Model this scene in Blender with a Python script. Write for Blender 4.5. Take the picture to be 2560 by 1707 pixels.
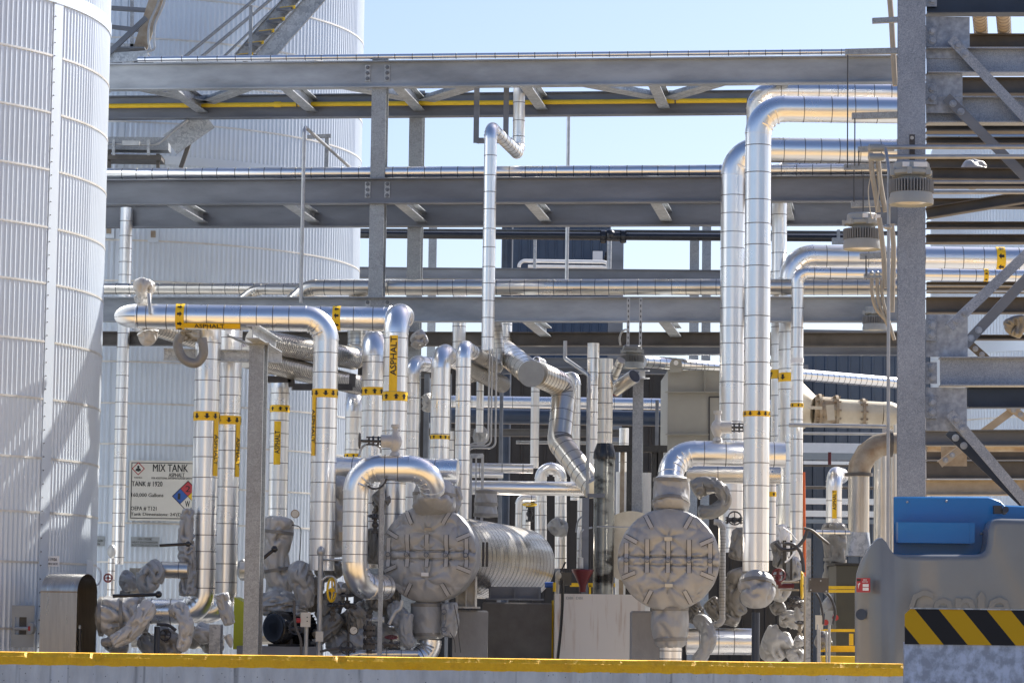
import bpy, bmesh, math, random
from mathutils import Vector as V, Matrix, noise
R = math.radians
for o in list(bpy.data.objects): bpy.data.objects.remove(o)
sc = bpy.context.scene
col = sc.collection
# ---------------------------------------------------------------- camera
FPX = 7467.0; ROLL = 0.0135; TANP = 0.0918; CAM = V((0, 0, 1.7))
_p = math.atan(TANP)
_F = V((0, math.cos(_p), math.sin(_p))); _U = V((0, -math.sin(_p), math.cos(_p))); _X = V((1, 0, 0))
CR = _X * math.cos(ROLL) + _U * math.sin(ROLL)
CU = _U * math.cos(ROLL) - _X * math.sin(ROLL)
cd = bpy.data.cameras.new('camera'); cam = bpy.data.objects.new('camera', cd); col.objects.link(cam)
cd.sensor_width = 36; cd.lens = FPX / 2560 * 36; cd.clip_start = 0.5; cd.clip_end = 3000
mt = Matrix((CR, CU, -_F)).transposed().to_4x4(); mt.translation = CAM
cam.matrix_world = mt
sc.camera = cam
# ---------------------------------------------------------------- light
AZ = R(44); EL = R(40)          # azimuth of the sun measured from +Y (away from camera) towards +X
w = bpy.data.worlds.new('World'); sc.world = w; w.use_nodes = True
nt = w.node_tree; bg = nt.nodes['Background']
sky = nt.nodes.new('ShaderNodeTexSky'); sky.sky_type = 'NISHITA'; sky.sun_disc = False
sky.sun_elevation = EL; sky.sun_rotation = AZ; sky.air_density = 1.0; sky.dust_density = 1.3; sky.ozone_density = 3.0
wt = nt.nodes.new('ShaderNodeMixRGB'); wt.blend_type = 'MULTIPLY'; wt.inputs[0].default_value = 1; wt.inputs[2].default_value = (1.0, .955, 1.02, 1)
nt.links.new(sky.outputs[0], wt.inputs[1]); nt.links.new(wt.outputs[0], bg.inputs[0]); bg.inputs[1].default_value = 0.067
sl = bpy.data.lights.new('sun', 'SUN'); sl.energy = 5.0; sl.angle = R(0.5); sl.color = (1, 0.95, 0.87)
so = bpy.data.objects.new('sun', sl); col.objects.link(so)
sdir = V((math.sin(AZ) * math.cos(EL), math.cos(AZ) * math.cos(EL), math.sin(EL)))
so.rotation_euler = sdir.to_track_quat('Z', 'Y').to_euler(); so.location = (0, 0, 40)
sc.view_settings.view_transform = 'Standard'; sc.view_settings.look = 'None'
sc.view_settings.gamma = 1; sc.view_settings.exposure = 1.3
# ---------------------------------------------------------------- photo geometry -> metres
def P(px, py, Y):
    d = _F + CR * ((px - 1280) / FPX) - CU * ((py - 853.5) / FPX)
    return CAM + d * (Y / d.y)
def solve_z(X, Y, py):
    k = -(py - 853.5) / FPX
    # (d.CU) = k (d.F), d=(X,Y,z)
    a = CU.z - k * _F.z; b = CU.x * X + CU.y * Y - k * (_F.x * X + _F.y * Y)
    return CAM.z - b / a
def solve_x(Y, Z, px):
    k = (px - 1280) / FPX; z = Z - CAM.z
    a = CR.x - k * _F.x; b = CR.y * Y + CR.z * z - k * (_F.y * Y + _F.z * z)
    return -b / a
YAW = 0.13
def YR(px, off=0.0):
    return 40.0 / (1 + YAW * (px - 1280) / FPX) + off
def path(*a):
    out = [P(*a[0])]
    for s in a[1:]:
        q = out[-1].copy()
        if s[0] == 'v': q.z = solve_z(q.x, q.y, s[1])
        elif s[0] == 'h': q.x = solve_x(q.y, q.z, s[1])
        elif s[0] == 'r':           # along the rack direction to pixel column
            q0 = q.copy()
            for _ in range(6):
                q.x = solve_x(q.y, q.z, s[1]); q.y = q0.y - YAW * (q.x - q0.x)
        elif s[0] == 'd':
            dy = s[1] - q.y
            q.y = s[1]
            if len(s) > 2: q.x = solve_x(q.y, q.z, s[2])
            else: q.x += YAW * dy
        else: q = P(*s[1:])
        out.append(q)
    return out
def ppm(Y): return FPX / Y
# ---------------------------------------------------------------- materials
def mat(name, c1, c2=None, rough=0.5, metal=0.0, scale=6, stretch=(1, 1, 1), bump=0.0, bscale=40, kind='noise', rvar=0.0, spec=0.5, mid=0.5, width=0.25, coat=0):
    m = bpy.data.materials.new(name); m.use_nodes = True
    t = m.node_tree; b = t.nodes['Principled BSDF']; L = t.links.new
    b.inputs['Roughness'].default_value = rough; b.inputs['Metallic'].default_value = metal
    b.inputs['Specular IOR Level'].default_value = spec
    if coat: b.inputs['Coat Weight'].default_value = coat; b.inputs['Coat Roughness'].default_value = 0.12
    tc = t.nodes.new('ShaderNodeTexCoord'); mp = t.nodes.new('ShaderNodeMapping')
    L(tc.outputs['Object'], mp.inputs[0]); mp.inputs['Scale'].default_value = stretch
    c2 = c2 or tuple(x * 0.8 for x in c1)
    if kind == 'voronoi':
        n = t.nodes.new('ShaderNodeTexVoronoi'); n.inputs['Scale'].default_value = scale
        nn = t.nodes.new('ShaderNodeTexNoise'); nn.inputs['Scale'].default_value = scale * .6
        mx = t.nodes.new('ShaderNodeMixRGB'); mx.inputs[0].default_value = .25
        L(mp.outputs[0], nn.inputs[0]); L(mp.outputs[0], mx.inputs[1]); L(nn.outputs['Color'], mx.inputs[2]); L(mx.outputs[0], n.inputs[0])
        sep = t.nodes.new('ShaderNodeSeparateColor'); L(n.outputs['Color'], sep.inputs[0]); fac = sep.outputs[0]
        n2 = t.nodes.new('ShaderNodeTexNoise'); n2.inputs['Scale'].default_value = 2.2; n2.inputs['Detail'].default_value = 5
        L(mp.outputs[0], n2.inputs[0])
        ad = t.nodes.new('ShaderNodeMath'); ad.operation = 'MULTIPLY_ADD'; ad.inputs[1].default_value = .45
        L(fac, ad.inputs[0])
        mu = t.nodes.new('ShaderNodeMath'); mu.operation = 'MULTIPLY'; mu.inputs[1].default_value = .55
        L(n2.outputs[0], mu.inputs[0]); L(mu.outputs[0], ad.inputs[2]); fac = ad.outputs[0]
    else:
        n = t.nodes.new('ShaderNodeTexNoise'); n.inputs['Scale'].default_value = scale; n.inputs['Detail'].default_value = 6
        n.inputs['Roughness'].default_value = .6
        L(mp.outputs[0], n.inputs[0]); fac = n.outputs[0]
    r = t.nodes.new('ShaderNodeValToRGB'); L(fac, r.inputs[0])
    r.color_ramp.elements[0].position = mid - width; r.color_ramp.elements[1].position = mid + width
    r.color_ramp.elements[0].color = (*c2, 1); r.color_ramp.elements[1].color = (*c1, 1)
    L(r.outputs[0], b.inputs['Base Color'])
    if rvar:
        mr = t.nodes.new('ShaderNodeMapRange'); L(fac, mr.inputs[0])
        mr.inputs[1].default_value = .25; mr.inputs[2].default_value = .75
        mr.inputs[3].default_value = rough + rvar; mr.inputs[4].default_value = max(.05, rough - rvar); L(mr.outputs[0], b.inputs['Roughness'])
    if bump:
        bn = t.nodes.new('ShaderNodeTexNoise'); bn.inputs['Scale'].default_value = bscale; bn.inputs['Detail'].default_value = 4
        L(mp.outputs[0], bn.inputs[0])
        bp = t.nodes.new('ShaderNodeBump'); bp.inputs['Strength'].default_value = bump; bp.inputs['Distance'].default_value = .02
        L(bn.outputs[0], bp.inputs['Height']); L(bp.outputs[0], b.inputs['Normal'])
    return m
def cloth(name, c1, c2):
    m = mat(name, c1, c2, rough=.40, scale=3.5, spec=.6, metal=.12)
    t = m.node_tree; b = t.nodes['Principled BSDF']; L = t.links.new
    tc = t.nodes.new('ShaderNodeTexCoord'); mp = t.nodes.new('ShaderNodeMapping'); L(tc.outputs['Object'], mp.inputs[0]); mp.inputs['Scale'].default_value = (1, 1, 1.7); mp.inputs['Rotation'].default_value = (0, .5, .3)
    prev = None
    for sc_, dist, st, rot in ((1.6, 5, .22, .6), (3.4, 6, .12, -.9)):
        m2 = t.nodes.new('ShaderNodeMapping'); L(tc.outputs['Object'], m2.inputs[0]); m2.inputs['Rotation'].default_value = (rot, rot * .5, rot)
        n = t.nodes.new('ShaderNodeTexWave'); n.wave_profile = 'SIN'; n.inputs['Scale'].default_value = sc_; n.inputs['Detail'].default_value = 2; n.inputs['Distortion'].default_value = dist; n.inputs['Detail Scale'].default_value = 1.4
        L(m2.outputs[0], n.inputs[0]); pw = t.nodes.new('ShaderNodeMath'); pw.operation = 'POWER'; pw.inputs[1].default_value = 4; L(n.outputs['Fac'], pw.inputs[0])
        bp = t.nodes.new('ShaderNodeBump'); bp.inputs['Strength'].default_value = st; bp.inputs['Distance'].default_value = .02
        L(pw.outputs[0], bp.inputs['Height'])
        if prev: L(prev.outputs[0], bp.inputs['Normal'])
        prev = bp
    L(prev.outputs[0], b.inputs['Normal']); return m
MT = {}
MT['alu'] = mat('aluminium_cladding', (.91, .90, .885), (.82, .82, .815), rough=.29, metal=1, scale=2.2, rvar=.04, bump=.05, bscale=3)
MT['alud'] = mat('weathered_cladding', (.72, .68, .62), (.56, .53, .48), rough=.30, metal=1, scale=2.5, rvar=.06, bump=.06, bscale=4)
MT['seam'] = mat('cladding_band', (.24, .235, .23), (.15, .15, .15), rough=.45, metal=.6, scale=12)
MT['tank'] = mat('tank_siding', (.62, .685, .76), (.55, .61, .68), rough=.36, metal=.3, scale=.8, rvar=.05, bump=.05, bscale=12)
MT['strap'] = mat('tank_strap', (.72, .70, .66), (.50, .48, .44), rough=.4, metal=.6, scale=7)
MT['galv'] = mat('galvanised_steel', (.33, .355, .38), (.225, .24, .26), rough=.5, metal=.45, scale=34, kind='voronoi', rvar=.06)
MT['galvl'] = mat('bright_galvanised_steel', (.46, .48, .50), (.25, .27, .29), rough=.45, metal=.4, scale=22, kind='voronoi')
MT['galvd'] = mat('dull_galvanised_steel', (.185, .20, .23), (.115, .125, .145), rough=.5, metal=.3, scale=1.3, stretch=(.6, 1, 2.2), rvar=.05, mid=.5, width=.18, bump=.03)
MT['galvb'] = mat('scuffed_galvanised_steel', (.36, .39, .43), (.20, .22, .245), rough=.5, metal=.3, scale=1.5, stretch=(.5, 1, 1.6), rvar=.05, mid=.5, width=.16, bump=.03)
MT['galvp'] = mat('spangled_galvanised_sheet', (.50, .54, .62), (.20, .23, .30), rough=.45, metal=.3, scale=30, kind='voronoi')
MT['dark'] = mat('dark_steel', (.07, .07, .075), (.035, .035, .04), rough=.4, metal=.3, scale=9)
MT['black'] = mat('black_enamel', (.022, .022, .025), (.012, .012, .013), rough=.25, metal=0, scale=9)
MT['navy'] = mat('navy_steel', (.035, .05, .08), (.02, .028, .045), rough=.35, metal=.2, scale=3)
MT['blueg'] = mat('blue_grey_siding', (.055, .085, .135), (.04, .06, .10), rough=.5, scale=2)
MT['siding'] = mat('dark_siding', (.035, .033, .032), (.018, .018, .018), rough=.6, scale=1.5)
MT['white'] = mat('white_siding', (.72, .73, .74), (.60, .61, .62), rough=.5, scale=1.5)
MT['yel'] = mat('yellow_tape', (.90, .56, .01), (.82, .49, .01), rough=.4, scale=5)
MT['blk'] = mat('black_print', (.02, .02, .02), (.012, .012, .012), rough=.5)
MT['yelp'] = mat('yellow_enamel', (.80, .52, .015), (.66, .42, .015), rough=.45, scale=7)
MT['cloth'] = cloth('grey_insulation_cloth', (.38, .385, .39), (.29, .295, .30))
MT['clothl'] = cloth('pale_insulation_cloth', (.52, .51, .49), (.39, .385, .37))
MT['clothd'] = cloth('dark_insulation_cloth', (.27, .26, .24), (.15, .145, .135))  # dark copy of the cloth; shade on deep-set jackets is in its colour
MT['conc'] = mat('raw_concrete', (.36, .35, .34), (.24, .235, .23), rough=.9, scale=3, bump=.25, bscale=30, stretch=(1, 1, .6))
MT['concd'] = mat('shade_toned_concrete', (.20, .185, .165), (.10, .09, .08), rough=.9, scale=2.5, bump=.2, bscale=25)  # darker concrete; the shade under the exchanger is put into its colour
MT['concw'] = mat('painted_concrete', (.68, .64, .59), (.55, .49, .43), rough=.8, scale=3, stretch=(3, 3, .35), mid=.42, width=.18)
MT['beige'] = mat('beige_enamel', (.34, .335, .30), (.28, .275, .25), rough=.5, scale=2)
MT['cream'] = mat('cream_enamel', (.62, .58, .48), (.45, .40, .31), rough=.5, scale=5, metal=.2)
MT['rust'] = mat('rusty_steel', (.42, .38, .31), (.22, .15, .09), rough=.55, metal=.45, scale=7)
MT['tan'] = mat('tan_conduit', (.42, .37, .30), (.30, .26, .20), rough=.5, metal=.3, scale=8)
MT['conduit'] = mat('zinc_conduit', (.45, .46, .47), (.32, .33, .34), rough=.4, metal=.6, scale=10)
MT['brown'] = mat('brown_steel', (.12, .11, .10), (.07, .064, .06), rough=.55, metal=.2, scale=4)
MT['red'] = mat('red_enamel', (.42, .03, .03), (.30, .02, .02), rough=.4)
MT['dred'] = mat('maroon_enamel', (.14, .012, .014), (.08, .008, .01), rough=.35)
MT['orange'] = mat('orange_enamel', (.75, .16, .04), (.6, .12, .03), rough=.45)
MT['blue'] = mat('blue_enamel', (.001, .18, .48), (.001, .15, .41), rough=.3, scale=1.2, coat=.15)
MT['lift'] = mat('grey_enamel', (.185, .197, .205), (.145, .155, .163), rough=.25, scale=1.6, coat=.35, bump=.04, bscale=2)
MT['sign'] = mat('sign_face', (.66, .63, .56), (.60, .57, .50), rough=.5, scale=3)
MT['signg'] = mat('grey_plate', (.32, .345, .355), (.27, .29, .30), rough=.5)
MT['whitep'] = mat('white_paint', (.8, .8, .8), (.7, .7, .7), rough=.4)
MT['bluep'] = mat('blue_print', (.02, .09, .35), (.02, .08, .3), rough=.4)
MT['steel'] = mat('brushed_stainless', (.60, .57, .52), (.38, .35, .31), rough=.33, metal=1, scale=3, stretch=(6, 6, .5), rvar=.1)
MT['lens'] = mat('lamp_glass', (.62, .60, .52), (.5, .48, .42), rough=.15)
MT['lime'] = mat('lime_enamel', (.50, .50, .02), (.42, .42, .02), rough=.45)
MT['green'] = mat('green_glass', (.12, .20, .02), (.05, .09, .01), rough=.2)
def stripes():
    m = bpy.data.materials.new('hazard_stripes'); m.use_nodes = True
    t = m.node_tree; b = t.nodes['Principled BSDF']; L = t.links.new
    tc = t.nodes.new('ShaderNodeTexCoord'); s = t.nodes.new('ShaderNodeSeparateXYZ'); L(tc.outputs['Object'], s.inputs[0])
    a = t.nodes.new('ShaderNodeMath'); a.operation = 'MULTIPLY_ADD'; a.inputs[1].default_value = .83; L(s.outputs['Z'], a.inputs[0]); L(s.outputs['X'], a.inputs[2])
    d = t.nodes.new('ShaderNodeMath'); d.operation = 'MULTIPLY_ADD'; d.inputs[1].default_value = 1 / .218; d.inputs[2].default_value = STRIPE; L(a.outputs[0], d.inputs[0])
    f = t.nodes.new('ShaderNodeMath'); f.operation = 'FRACT'; L(d.outputs[0], f.inputs[0])
    g = t.nodes.new('ShaderNodeMath'); g.operation = 'GREATER_THAN'; g.inputs[1].default_value = .5; L(f.outputs[0], g.inputs[0])
    x = t.nodes.new('ShaderNodeMixRGB'); x.inputs[1].default_value = (.56, .31, .004, 1); x.inputs[2].default_value = (.012, .012, .015, 1)
    L(g.outputs[0], x.inputs[0]); L(x.outputs[0], b.inputs['Base Color']); b.inputs['Roughness'].default_value = .5; b.inputs['Specular IOR Level'].default_value = .25
    return m
STRIPE = 0.0
# ---------------------------------------------------------------- mesh builder
def basis(d, up=V((0, 0, 1))):
    d = d.normalized()
    s = d.cross(up)
    if s.length < 1e-4: s = d.cross(V((0, 1, 0)))
    s.normalize(); u = s.cross(d).normalized()
    return d, s, u
class M:
    def __init__(s): s.v = []; s.f = []; s.m = []
    def add(s, vs, fs, mi=0):
        k = len(s.v); s.v += [tuple(x) for x in vs]; s.f += [tuple(i + k for i in f) for f in fs]; s.m += [mi] * len(fs)
    def box(s, c, sx, sy, sz, mi=0, ax=None, ay=None, az=None):
        ax = ax or V((1, 0, 0)); ay = ay or V((0, 1, 0)); az = az or V((0, 0, 1))
        vs = [c + ax * (i * sx / 2) + ay * (j * sy / 2) + az * (k * sz / 2) for i in (-1, 1) for j in (-1, 1) for k in (-1, 1)]
        s.add(vs, [(0, 1, 3, 2), (4, 6, 7, 5), (0, 4, 5, 1), (2, 3, 7, 6), (0, 2, 6, 4), (1, 5, 7, 3)], mi)
    def bar(s, a, b, wd, ht, mi=0, up=V((0, 0, 1))):
        d, sd, u = basis(b - a, up); s.box((a + b) / 2, (b - a).length, wd, ht, mi, d, sd, u)
    def extr(s, prof, a, b, up=V((0, 0, 1)), mi=0):
        d, sd, u = basis(b - a, up); n = len(prof)
        vs = [a + sd * x + u * y for x, y in prof] + [b + sd * x + u * y for x, y in prof]
        s.add(vs, [(i, (i + 1) % n, n + (i + 1) % n, n + i) for i in range(n)] + [tuple(range(n))[::-1], tuple(range(n, 2 * n))], mi)
    def ring_strip(s, rings, mi=0, closed=True, cap=(False, False)):
        n = len(rings[0]); k = len(s.v)
        for r in rings: s.v += [tuple(x) for x in r]
        for i in range(len(rings) - 1):
            for j in range(n if closed else n - 1):
                a = k + i * n + j; b = k + i * n + (j + 1) % n
                s.f.append((a, b, b + n, a + n)); s.m.append(mi)
        if cap[0]: s.f.append(tuple(k + j for j in range(n))[::-1]); s.m.append(mi)
        if cap[1]: s.f.append(tuple(k + (len(rings) - 1) * n + j for j in range(n))); s.m.append(mi)
    def tube(s, pts, r, n=12, mi=0, cap=(True, True)):
        pts = [V(p) for p in pts]; rs = r if isinstance(r, (list, tuple)) else [r] * len(pts)
        d0, sd, u = basis(pts[1] - pts[0]); rings = []; prev = d0
        for i, p in enumerate(pts):
            if i == 0: d = d0
            elif i == len(pts) - 1: d = (pts[i] - pts[i - 1]).normalized()
            else: d = ((pts[i] - pts[i - 1]).normalized() + (pts[i + 1] - pts[i]).normalized()).normalized()
            q = prev.rotation_difference(d); sd = q @ sd; u = q @ u; prev = d
            rings.append([p + sd * (rs[i] * math.cos(2 * math.pi * j / n)) + u * (rs[i] * math.sin(2 * math.pi * j / n)) for j in range(n)])
        s.ring_strip(rings, mi, True, cap)
    def cyl(s, a, b, r, n=16, mi=0, r2=None): s.tube([a, b], [r, r if r2 is None else r2], n, mi)
    def lathe(s, c, ax, prof, n=24, mi=0):      # prof: (radius, distance along axis)
        d, sd, u = basis(ax)
        rings = [[c + d * h + sd * (r * math.cos(2 * math.pi * j / n)) + u * (r * math.sin(2 * math.pi * j / n)) for j in range(n)] for r, h in prof]
        s.ring_strip(rings, mi, True, (prof[0][0] > 1e-4, prof[-1][0] > 1e-4))
    def ball(s, c, r, n=14, mi=0, sc=(1, 1, 1)):
        rings = []
        for i in range(1, n):
            t = math.pi * i / n
            rings.append([c + V((r * sc[0] * math.sin(t) * math.cos(2 * math.pi * j / n), r * sc[1] * math.sin(t) * math.sin(2 * math.pi * j / n), -r * sc[2] * math.cos(t))) for j in range(n)])
        s.ring_strip(rings, mi, True, (True, True))
    def build(s, name, mats, parent=None, org=None):
        if isinstance(mats, str): mats = [mats]
        me = bpy.data.meshes.new(name)
        if parent is not None: o0 = V(parent.get('_o', (0, 0, 0)))
        else:
            if org is None:
                xs = [p[0] for p in s.v]; ys = [p[1] for p in s.v]; zs = [p[2] for p in s.v]
                org = V(((min(xs) + max(xs)) / 2, (min(ys) + max(ys)) / 2, min(zs)))
            o0 = org
        me.from_pydata([(p[0] - o0[0], p[1] - o0[1], p[2] - o0[2]) for p in s.v], [], s.f)
        for k in mats: me.materials.append(MT[k] if isinstance(k, str) else k)
        me.polygons.foreach_set('material_index', s.m)
        bm = bmesh.new(); bm.from_mesh(me); bmesh.ops.recalc_face_normals(bm, faces=bm.faces); bm.to_mesh(me); bm.free()
        me.polygons.foreach_set('use_smooth', [True] * len(me.polygons))
        me.set_sharp_from_angle(angle=R(33 if not (isinstance(mats[0], str) and mats[0].startswith('cloth')) else 70)); me.update()
        o = bpy.data.objects.new(name, me); col.objects.link(o)
        if parent is not None: o.parent = parent; ORG[o.name] = o0
        else: o.location = o0
        o['_o'] = tuple(o0)
        return o
ORG = {}
def tag(o, label=None, cat=None, group=None, kind=None):
    if label: o['label'] = label
    if cat: o['category'] = cat
    if group: o['group'] = group
    if kind: o['kind'] = kind
    return o
def thing(name, loc, label, cat, group=None):
    o = bpy.data.objects.new(name, None); col.objects.link(o); o.location = loc; o['_o'] = tuple(loc)
    o.empty_display_size = .2
    return tag(o, label, cat, group)
def copy_tree(o, parent=None):
    c = o.copy(); col.objects.link(c); c.parent = parent
    for ch in list(o.children): copy_tree(ch, c)
    return c
# ---------------------------------------------------------------- lettering
_tx = {}
def text_geo(s, off=.014):
    key = (s, off)
    if key in _tx: return _tx[key]
    cu = bpy.data.curves.new('t', 'FONT'); cu.body = s; cu.size = 1; cu.offset = off; cu.resolution_u = 2
    o = bpy.data.objects.new('t', cu); col.objects.link(o)
    dg = bpy.context.evaluated_depsgraph_get(); dg.update()
    me = bpy.data.meshes.new_from_object(o.evaluated_get(dg))
    vs = [v.co.copy() for v in me.vertices]; fs = [tuple(p.vertices) for p in me.polygons]
    bpy.data.objects.remove(o); bpy.data.curves.remove(cu); bpy.data.meshes.remove(me)
    x0 = min(v.x for v in vs); x1 = max(v.x for v in vs); y0 = min(v.y for v in vs); y1 = max(v.y for v in vs)
    vs = [((v.x - x0) / (x1 - x0), (v.y - y0) / (y1 - y0)) for v in vs]
    _tx[key] = (vs, fs); return _tx[key]
def text_flat(m, s, o, ax, ay, wd, ht, mi):     # lower-left corner o
    vs, fs = text_geo(s, 0); nrm = ax.cross(ay)
    for k in range(3): m.add([o + ax * (x * wd + (k - 1) * .022 * ht) + ay * (y * ht) + nrm * (.0006 * k) for x, y in vs], fs, mi)
def poly_flat(m, pts, o, ax, ay, mi):
    m.add([o + ax * x + ay * y for x, y in pts], [tuple(range(len(pts)))], mi)
def wrap(m, vs, fs, c, ax, e1, e2, r, mi):      # vs: (arc length, height); sliced so that it follows the round
    bm = bmesh.new(); bv = [bm.verts.new((x, y, 0)) for x, y in vs]
    for f in fs:
        try: bm.faces.new([bv[i] for i in f])
        except ValueError: pass
    lo = min(x for x, _ in vs); hi = max(x for x, _ in vs); st = r * .22; k = math.floor(lo / st) + 1
    while k * st < hi:
        bmesh.ops.bisect_plane(bm, geom=bm.verts[:] + bm.edges[:] + bm.faces[:], plane_co=(k * st, 0, 0), plane_no=(1, 0, 0)); k += 1
    bm.verts.ensure_lookup_table(); bm.verts.index_update()
    out = [c + ax * v.co.y + e1 * (r * math.cos(v.co.x / r)) + e2 * (r * math.sin(v.co.x / r)) for v in bm.verts]
    m.add(out, [tuple(v.index for v in f.verts) for f in bm.faces], mi); bm.free()
ARROW = [(0, .5), (.62, .02), (.26, .02), (.26, -.5), (-.26, -.5), (-.26, .02), (-.62, .02)]
def frame(a, b):
    ax = (b - a).normalized()
    if abs(ax.z) > .7: e1 = V((0, -1, 0)); e2 = V((1, 0, 0))
    else: e1 = V((0, -1, 0)) if abs(ax.y) < .8 else V((0, 0, 1)); e2 = V((0, 0, 1))
    e1 = (e1 - ax * e1.dot(ax)).normalized(); e2 = (e2 - ax * e2.dot(ax)).normalized()
    return ax, e1, e2
def arrow_band(parent, a, ax, e1, e2, r, t, wd, sgn, asz, phase=.2):
    m = M(); n = max(4, round(2 * math.pi * r / (asz * 1.62)))
    rr = r + .006
    rings = [[a + ax * (t + s) + (e1 * math.cos(q) + e2 * math.sin(q)) * rr for q in [2 * math.pi * j / 40 for j in range(40)]] for s in (-wd / 2, wd / 2)]
    m.ring_strip(rings, 0)
    for i in range(n):
        ang = (i + phase) * 2 * math.pi / n * (rr)
        wrap(m, [(ang + x * asz * .95, t + sgn * y * asz) for x, y in ARROW], [tuple(range(7))], a, ax, e1, e2, rr + .004, 1)
    return m.build('flow_arrow_band', ['yel', 'blk'], parent)
def name_strip(parent, a, ax, e1, e2, r, t0, t1, th, wd, word, rd, tlo=.1, thi=.9):
    """strip from t0 to t1 along the pipe at angle th; rd=+1: letters read towards +axis with their tops to -arc"""
    m = M(); rr = r + .0075; c = th * rr
    wrap(m, [(c - wd / 2, t0), (c + wd / 2, t0), (c + wd / 2, t1), (c - wd / 2, t1)], [(0, 1, 2, 3)], a, ax, e1, e2, rr, 0)
    vs, fs = text_geo(word); L = t1 - t0; u0 = t0 + L * tlo; u1 = t0 + L * thi
    q = wd * .78
    if rd == 2: vv = [(c + (y - .5) * q, u0 + x * (u1 - u0)) for x, y in vs]
    elif rd > 0: vv = [(c - (y - .5) * q, u0 + x * (u1 - u0)) for x, y in vs]
    else: vv = [(c + (y - .5) * q, u1 - x * (u1 - u0)) for x, y in vs]
    wrap(m, vv, fs, a, ax, e1, e2, rr + .004, 1)
    return m.build('name_strip', ['yel', 'blk'], parent)
# ---------------------------------------------------------------- clad pipes
rnd = random.Random(7)
def fillet(pts, rb):
    el = []; cur = pts[0]
    for i in range(1, len(pts) - 1):
        p = pts[i]; d1 = (p - pts[i - 1]).normalized(); d2 = (pts[i + 1] - p).normalized()
        ph = d1.angle(d2)
        if ph < .02: continue
        t = min(rb * math.tan(ph / 2), (p - cur).length * .98, (pts[i + 1] - p).length * .98); Rr = t / math.tan(ph / 2)
        s = p - d1 * t; n = (d2 - d1 * d1.dot(d2)).normalized(); c = s + n * Rr
        if (s - cur).length > .01: el.append(('s', cur, s))
        N = max(6, int(ph / R(8)))
        arc = [c - n * (Rr * math.cos(ph * k / N)) + d1 * (Rr * math.sin(ph * k / N)) for k in range(N + 1)]
        el.append(('e', arc, c, d1.cross(d2).normalized())); cur = p + d2 * t
    el.append(('s', cur, pts[-1])); return el
def rings_on(m, a, b, r, sp, mi, wd=.013, jit=.15):
    L = (b - a).length; d = (b - a).normalized(); t = sp * rnd.uniform(.2, .8)
    while t < L - .03:
        m.tube([a + d * (t - wd / 2), a + d * (t + wd / 2)], r + .003, 28, mi, (True, True)); t += sp * rnd.uniform(1 - jit, 1 + jit)
def pipe(label, pts, r, cat='pipe', sp=.2, mt='alu', seam='seam', rb=None, group=None, name='clad_pipe', n=32, ribs=3, cap=True, jit=.15, thin=.010):
    rb = rb or r * 2.1
    el = fillet(pts, rb); el = [e for e in el if e[0] == 'e' or (e[2] - e[1]).length > .012]
    if len(el) == 1:
        m = M(); _, a, b = el[0]; m.tube([a, b], r, n)
        if sp: rings_on(m, a, b, r, sp, 1, thin, jit)
        return tag(m.build(name, [mt, seam]), label, cat, group), el
    base = min(pts, key=lambda p: p.z)
    T = thing(name, base, label, cat, group)
    for e in el:
        m = M()
        if e[0] == 's':
            m.tube([e[1], e[2]], r, n)
            if sp: rings_on(m, e[1], e[2], r, sp, 1, thin, jit)
            m.build('pipe_section', [mt, seam], T)
        else:
            _, arc, c, pl = e
            m.tube(arc, r * 1.012, n)
            if sp:
                for k, kk in ((0, 1), (len(arc) - 1, -1)):
                    dd = (arc[k] - arc[k + kk]).normalized()
                    m.tube([arc[k] - dd * .007, arc[k] + dd * .007], r * 1.012 + .005, n, 0)
                for j in range(ribs):
                    k = (j + 1) / (ribs + 1) * (len(arc) - 1); i0 = int(k); p = arc[i0].lerp(arc[min(i0 + 1, len(arc) - 1)], k - i0)
                    inn = (c - p).normalized()
                    rr = r * 1.012 + .002
                    m.tube([p + inn * (rr * math.cos(q)) + pl * (rr * math.sin(q)) for q in [R(x) for x in range(-85, 86, 17)]], .013, 6, 0)
            m.build('elbow', [mt, seam], T)
    return T, el
def line(label, pts, r, mt='conduit', cat='conduit', name='conduit', group=None, n=10, rb=None):
    """thin bare line in one mesh"""
    pp = [pts[0]]
    if len(pts) > 2:
        for e in fillet(pts, rb or r * 4):
            pp += (e[1] if e[0] == 'e' else [e[1], e[2]])
    else: pp = list(pts)
    q = [pp[0]]
    for x in pp[1:]:
        if (x - q[-1]).length > 1e-3: q.append(x)
    m = M(); m.tube(q, r, n); return tag(m.build(name, mt), label, cat, group)
def smooth_path(pts, k=8):
    out = []; n = len(pts)
    for i in range(n - 1):
        p0 = pts[max(i - 1, 0)]; p1 = pts[i]; p2 = pts[i + 1]; p3 = pts[min(i + 2, n - 1)]
        for j in range(k):
            t = j / k
            out.append(.5 * ((2 * p1) + (p2 - p0) * t + (2 * p0 - 5 * p1 + 4 * p2 - p3) * t * t + (3 * p1 - p0 - 3 * p2 + p3) * t ** 3))
    out.append(pts[-1]); return out
def hose(label, pts, r, mt='black', cat='hose', name='hose', group=None):
    m = M(); m.tube(smooth_path(pts), r, 10); return tag(m.build(name, mt), label, cat, group)
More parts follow.
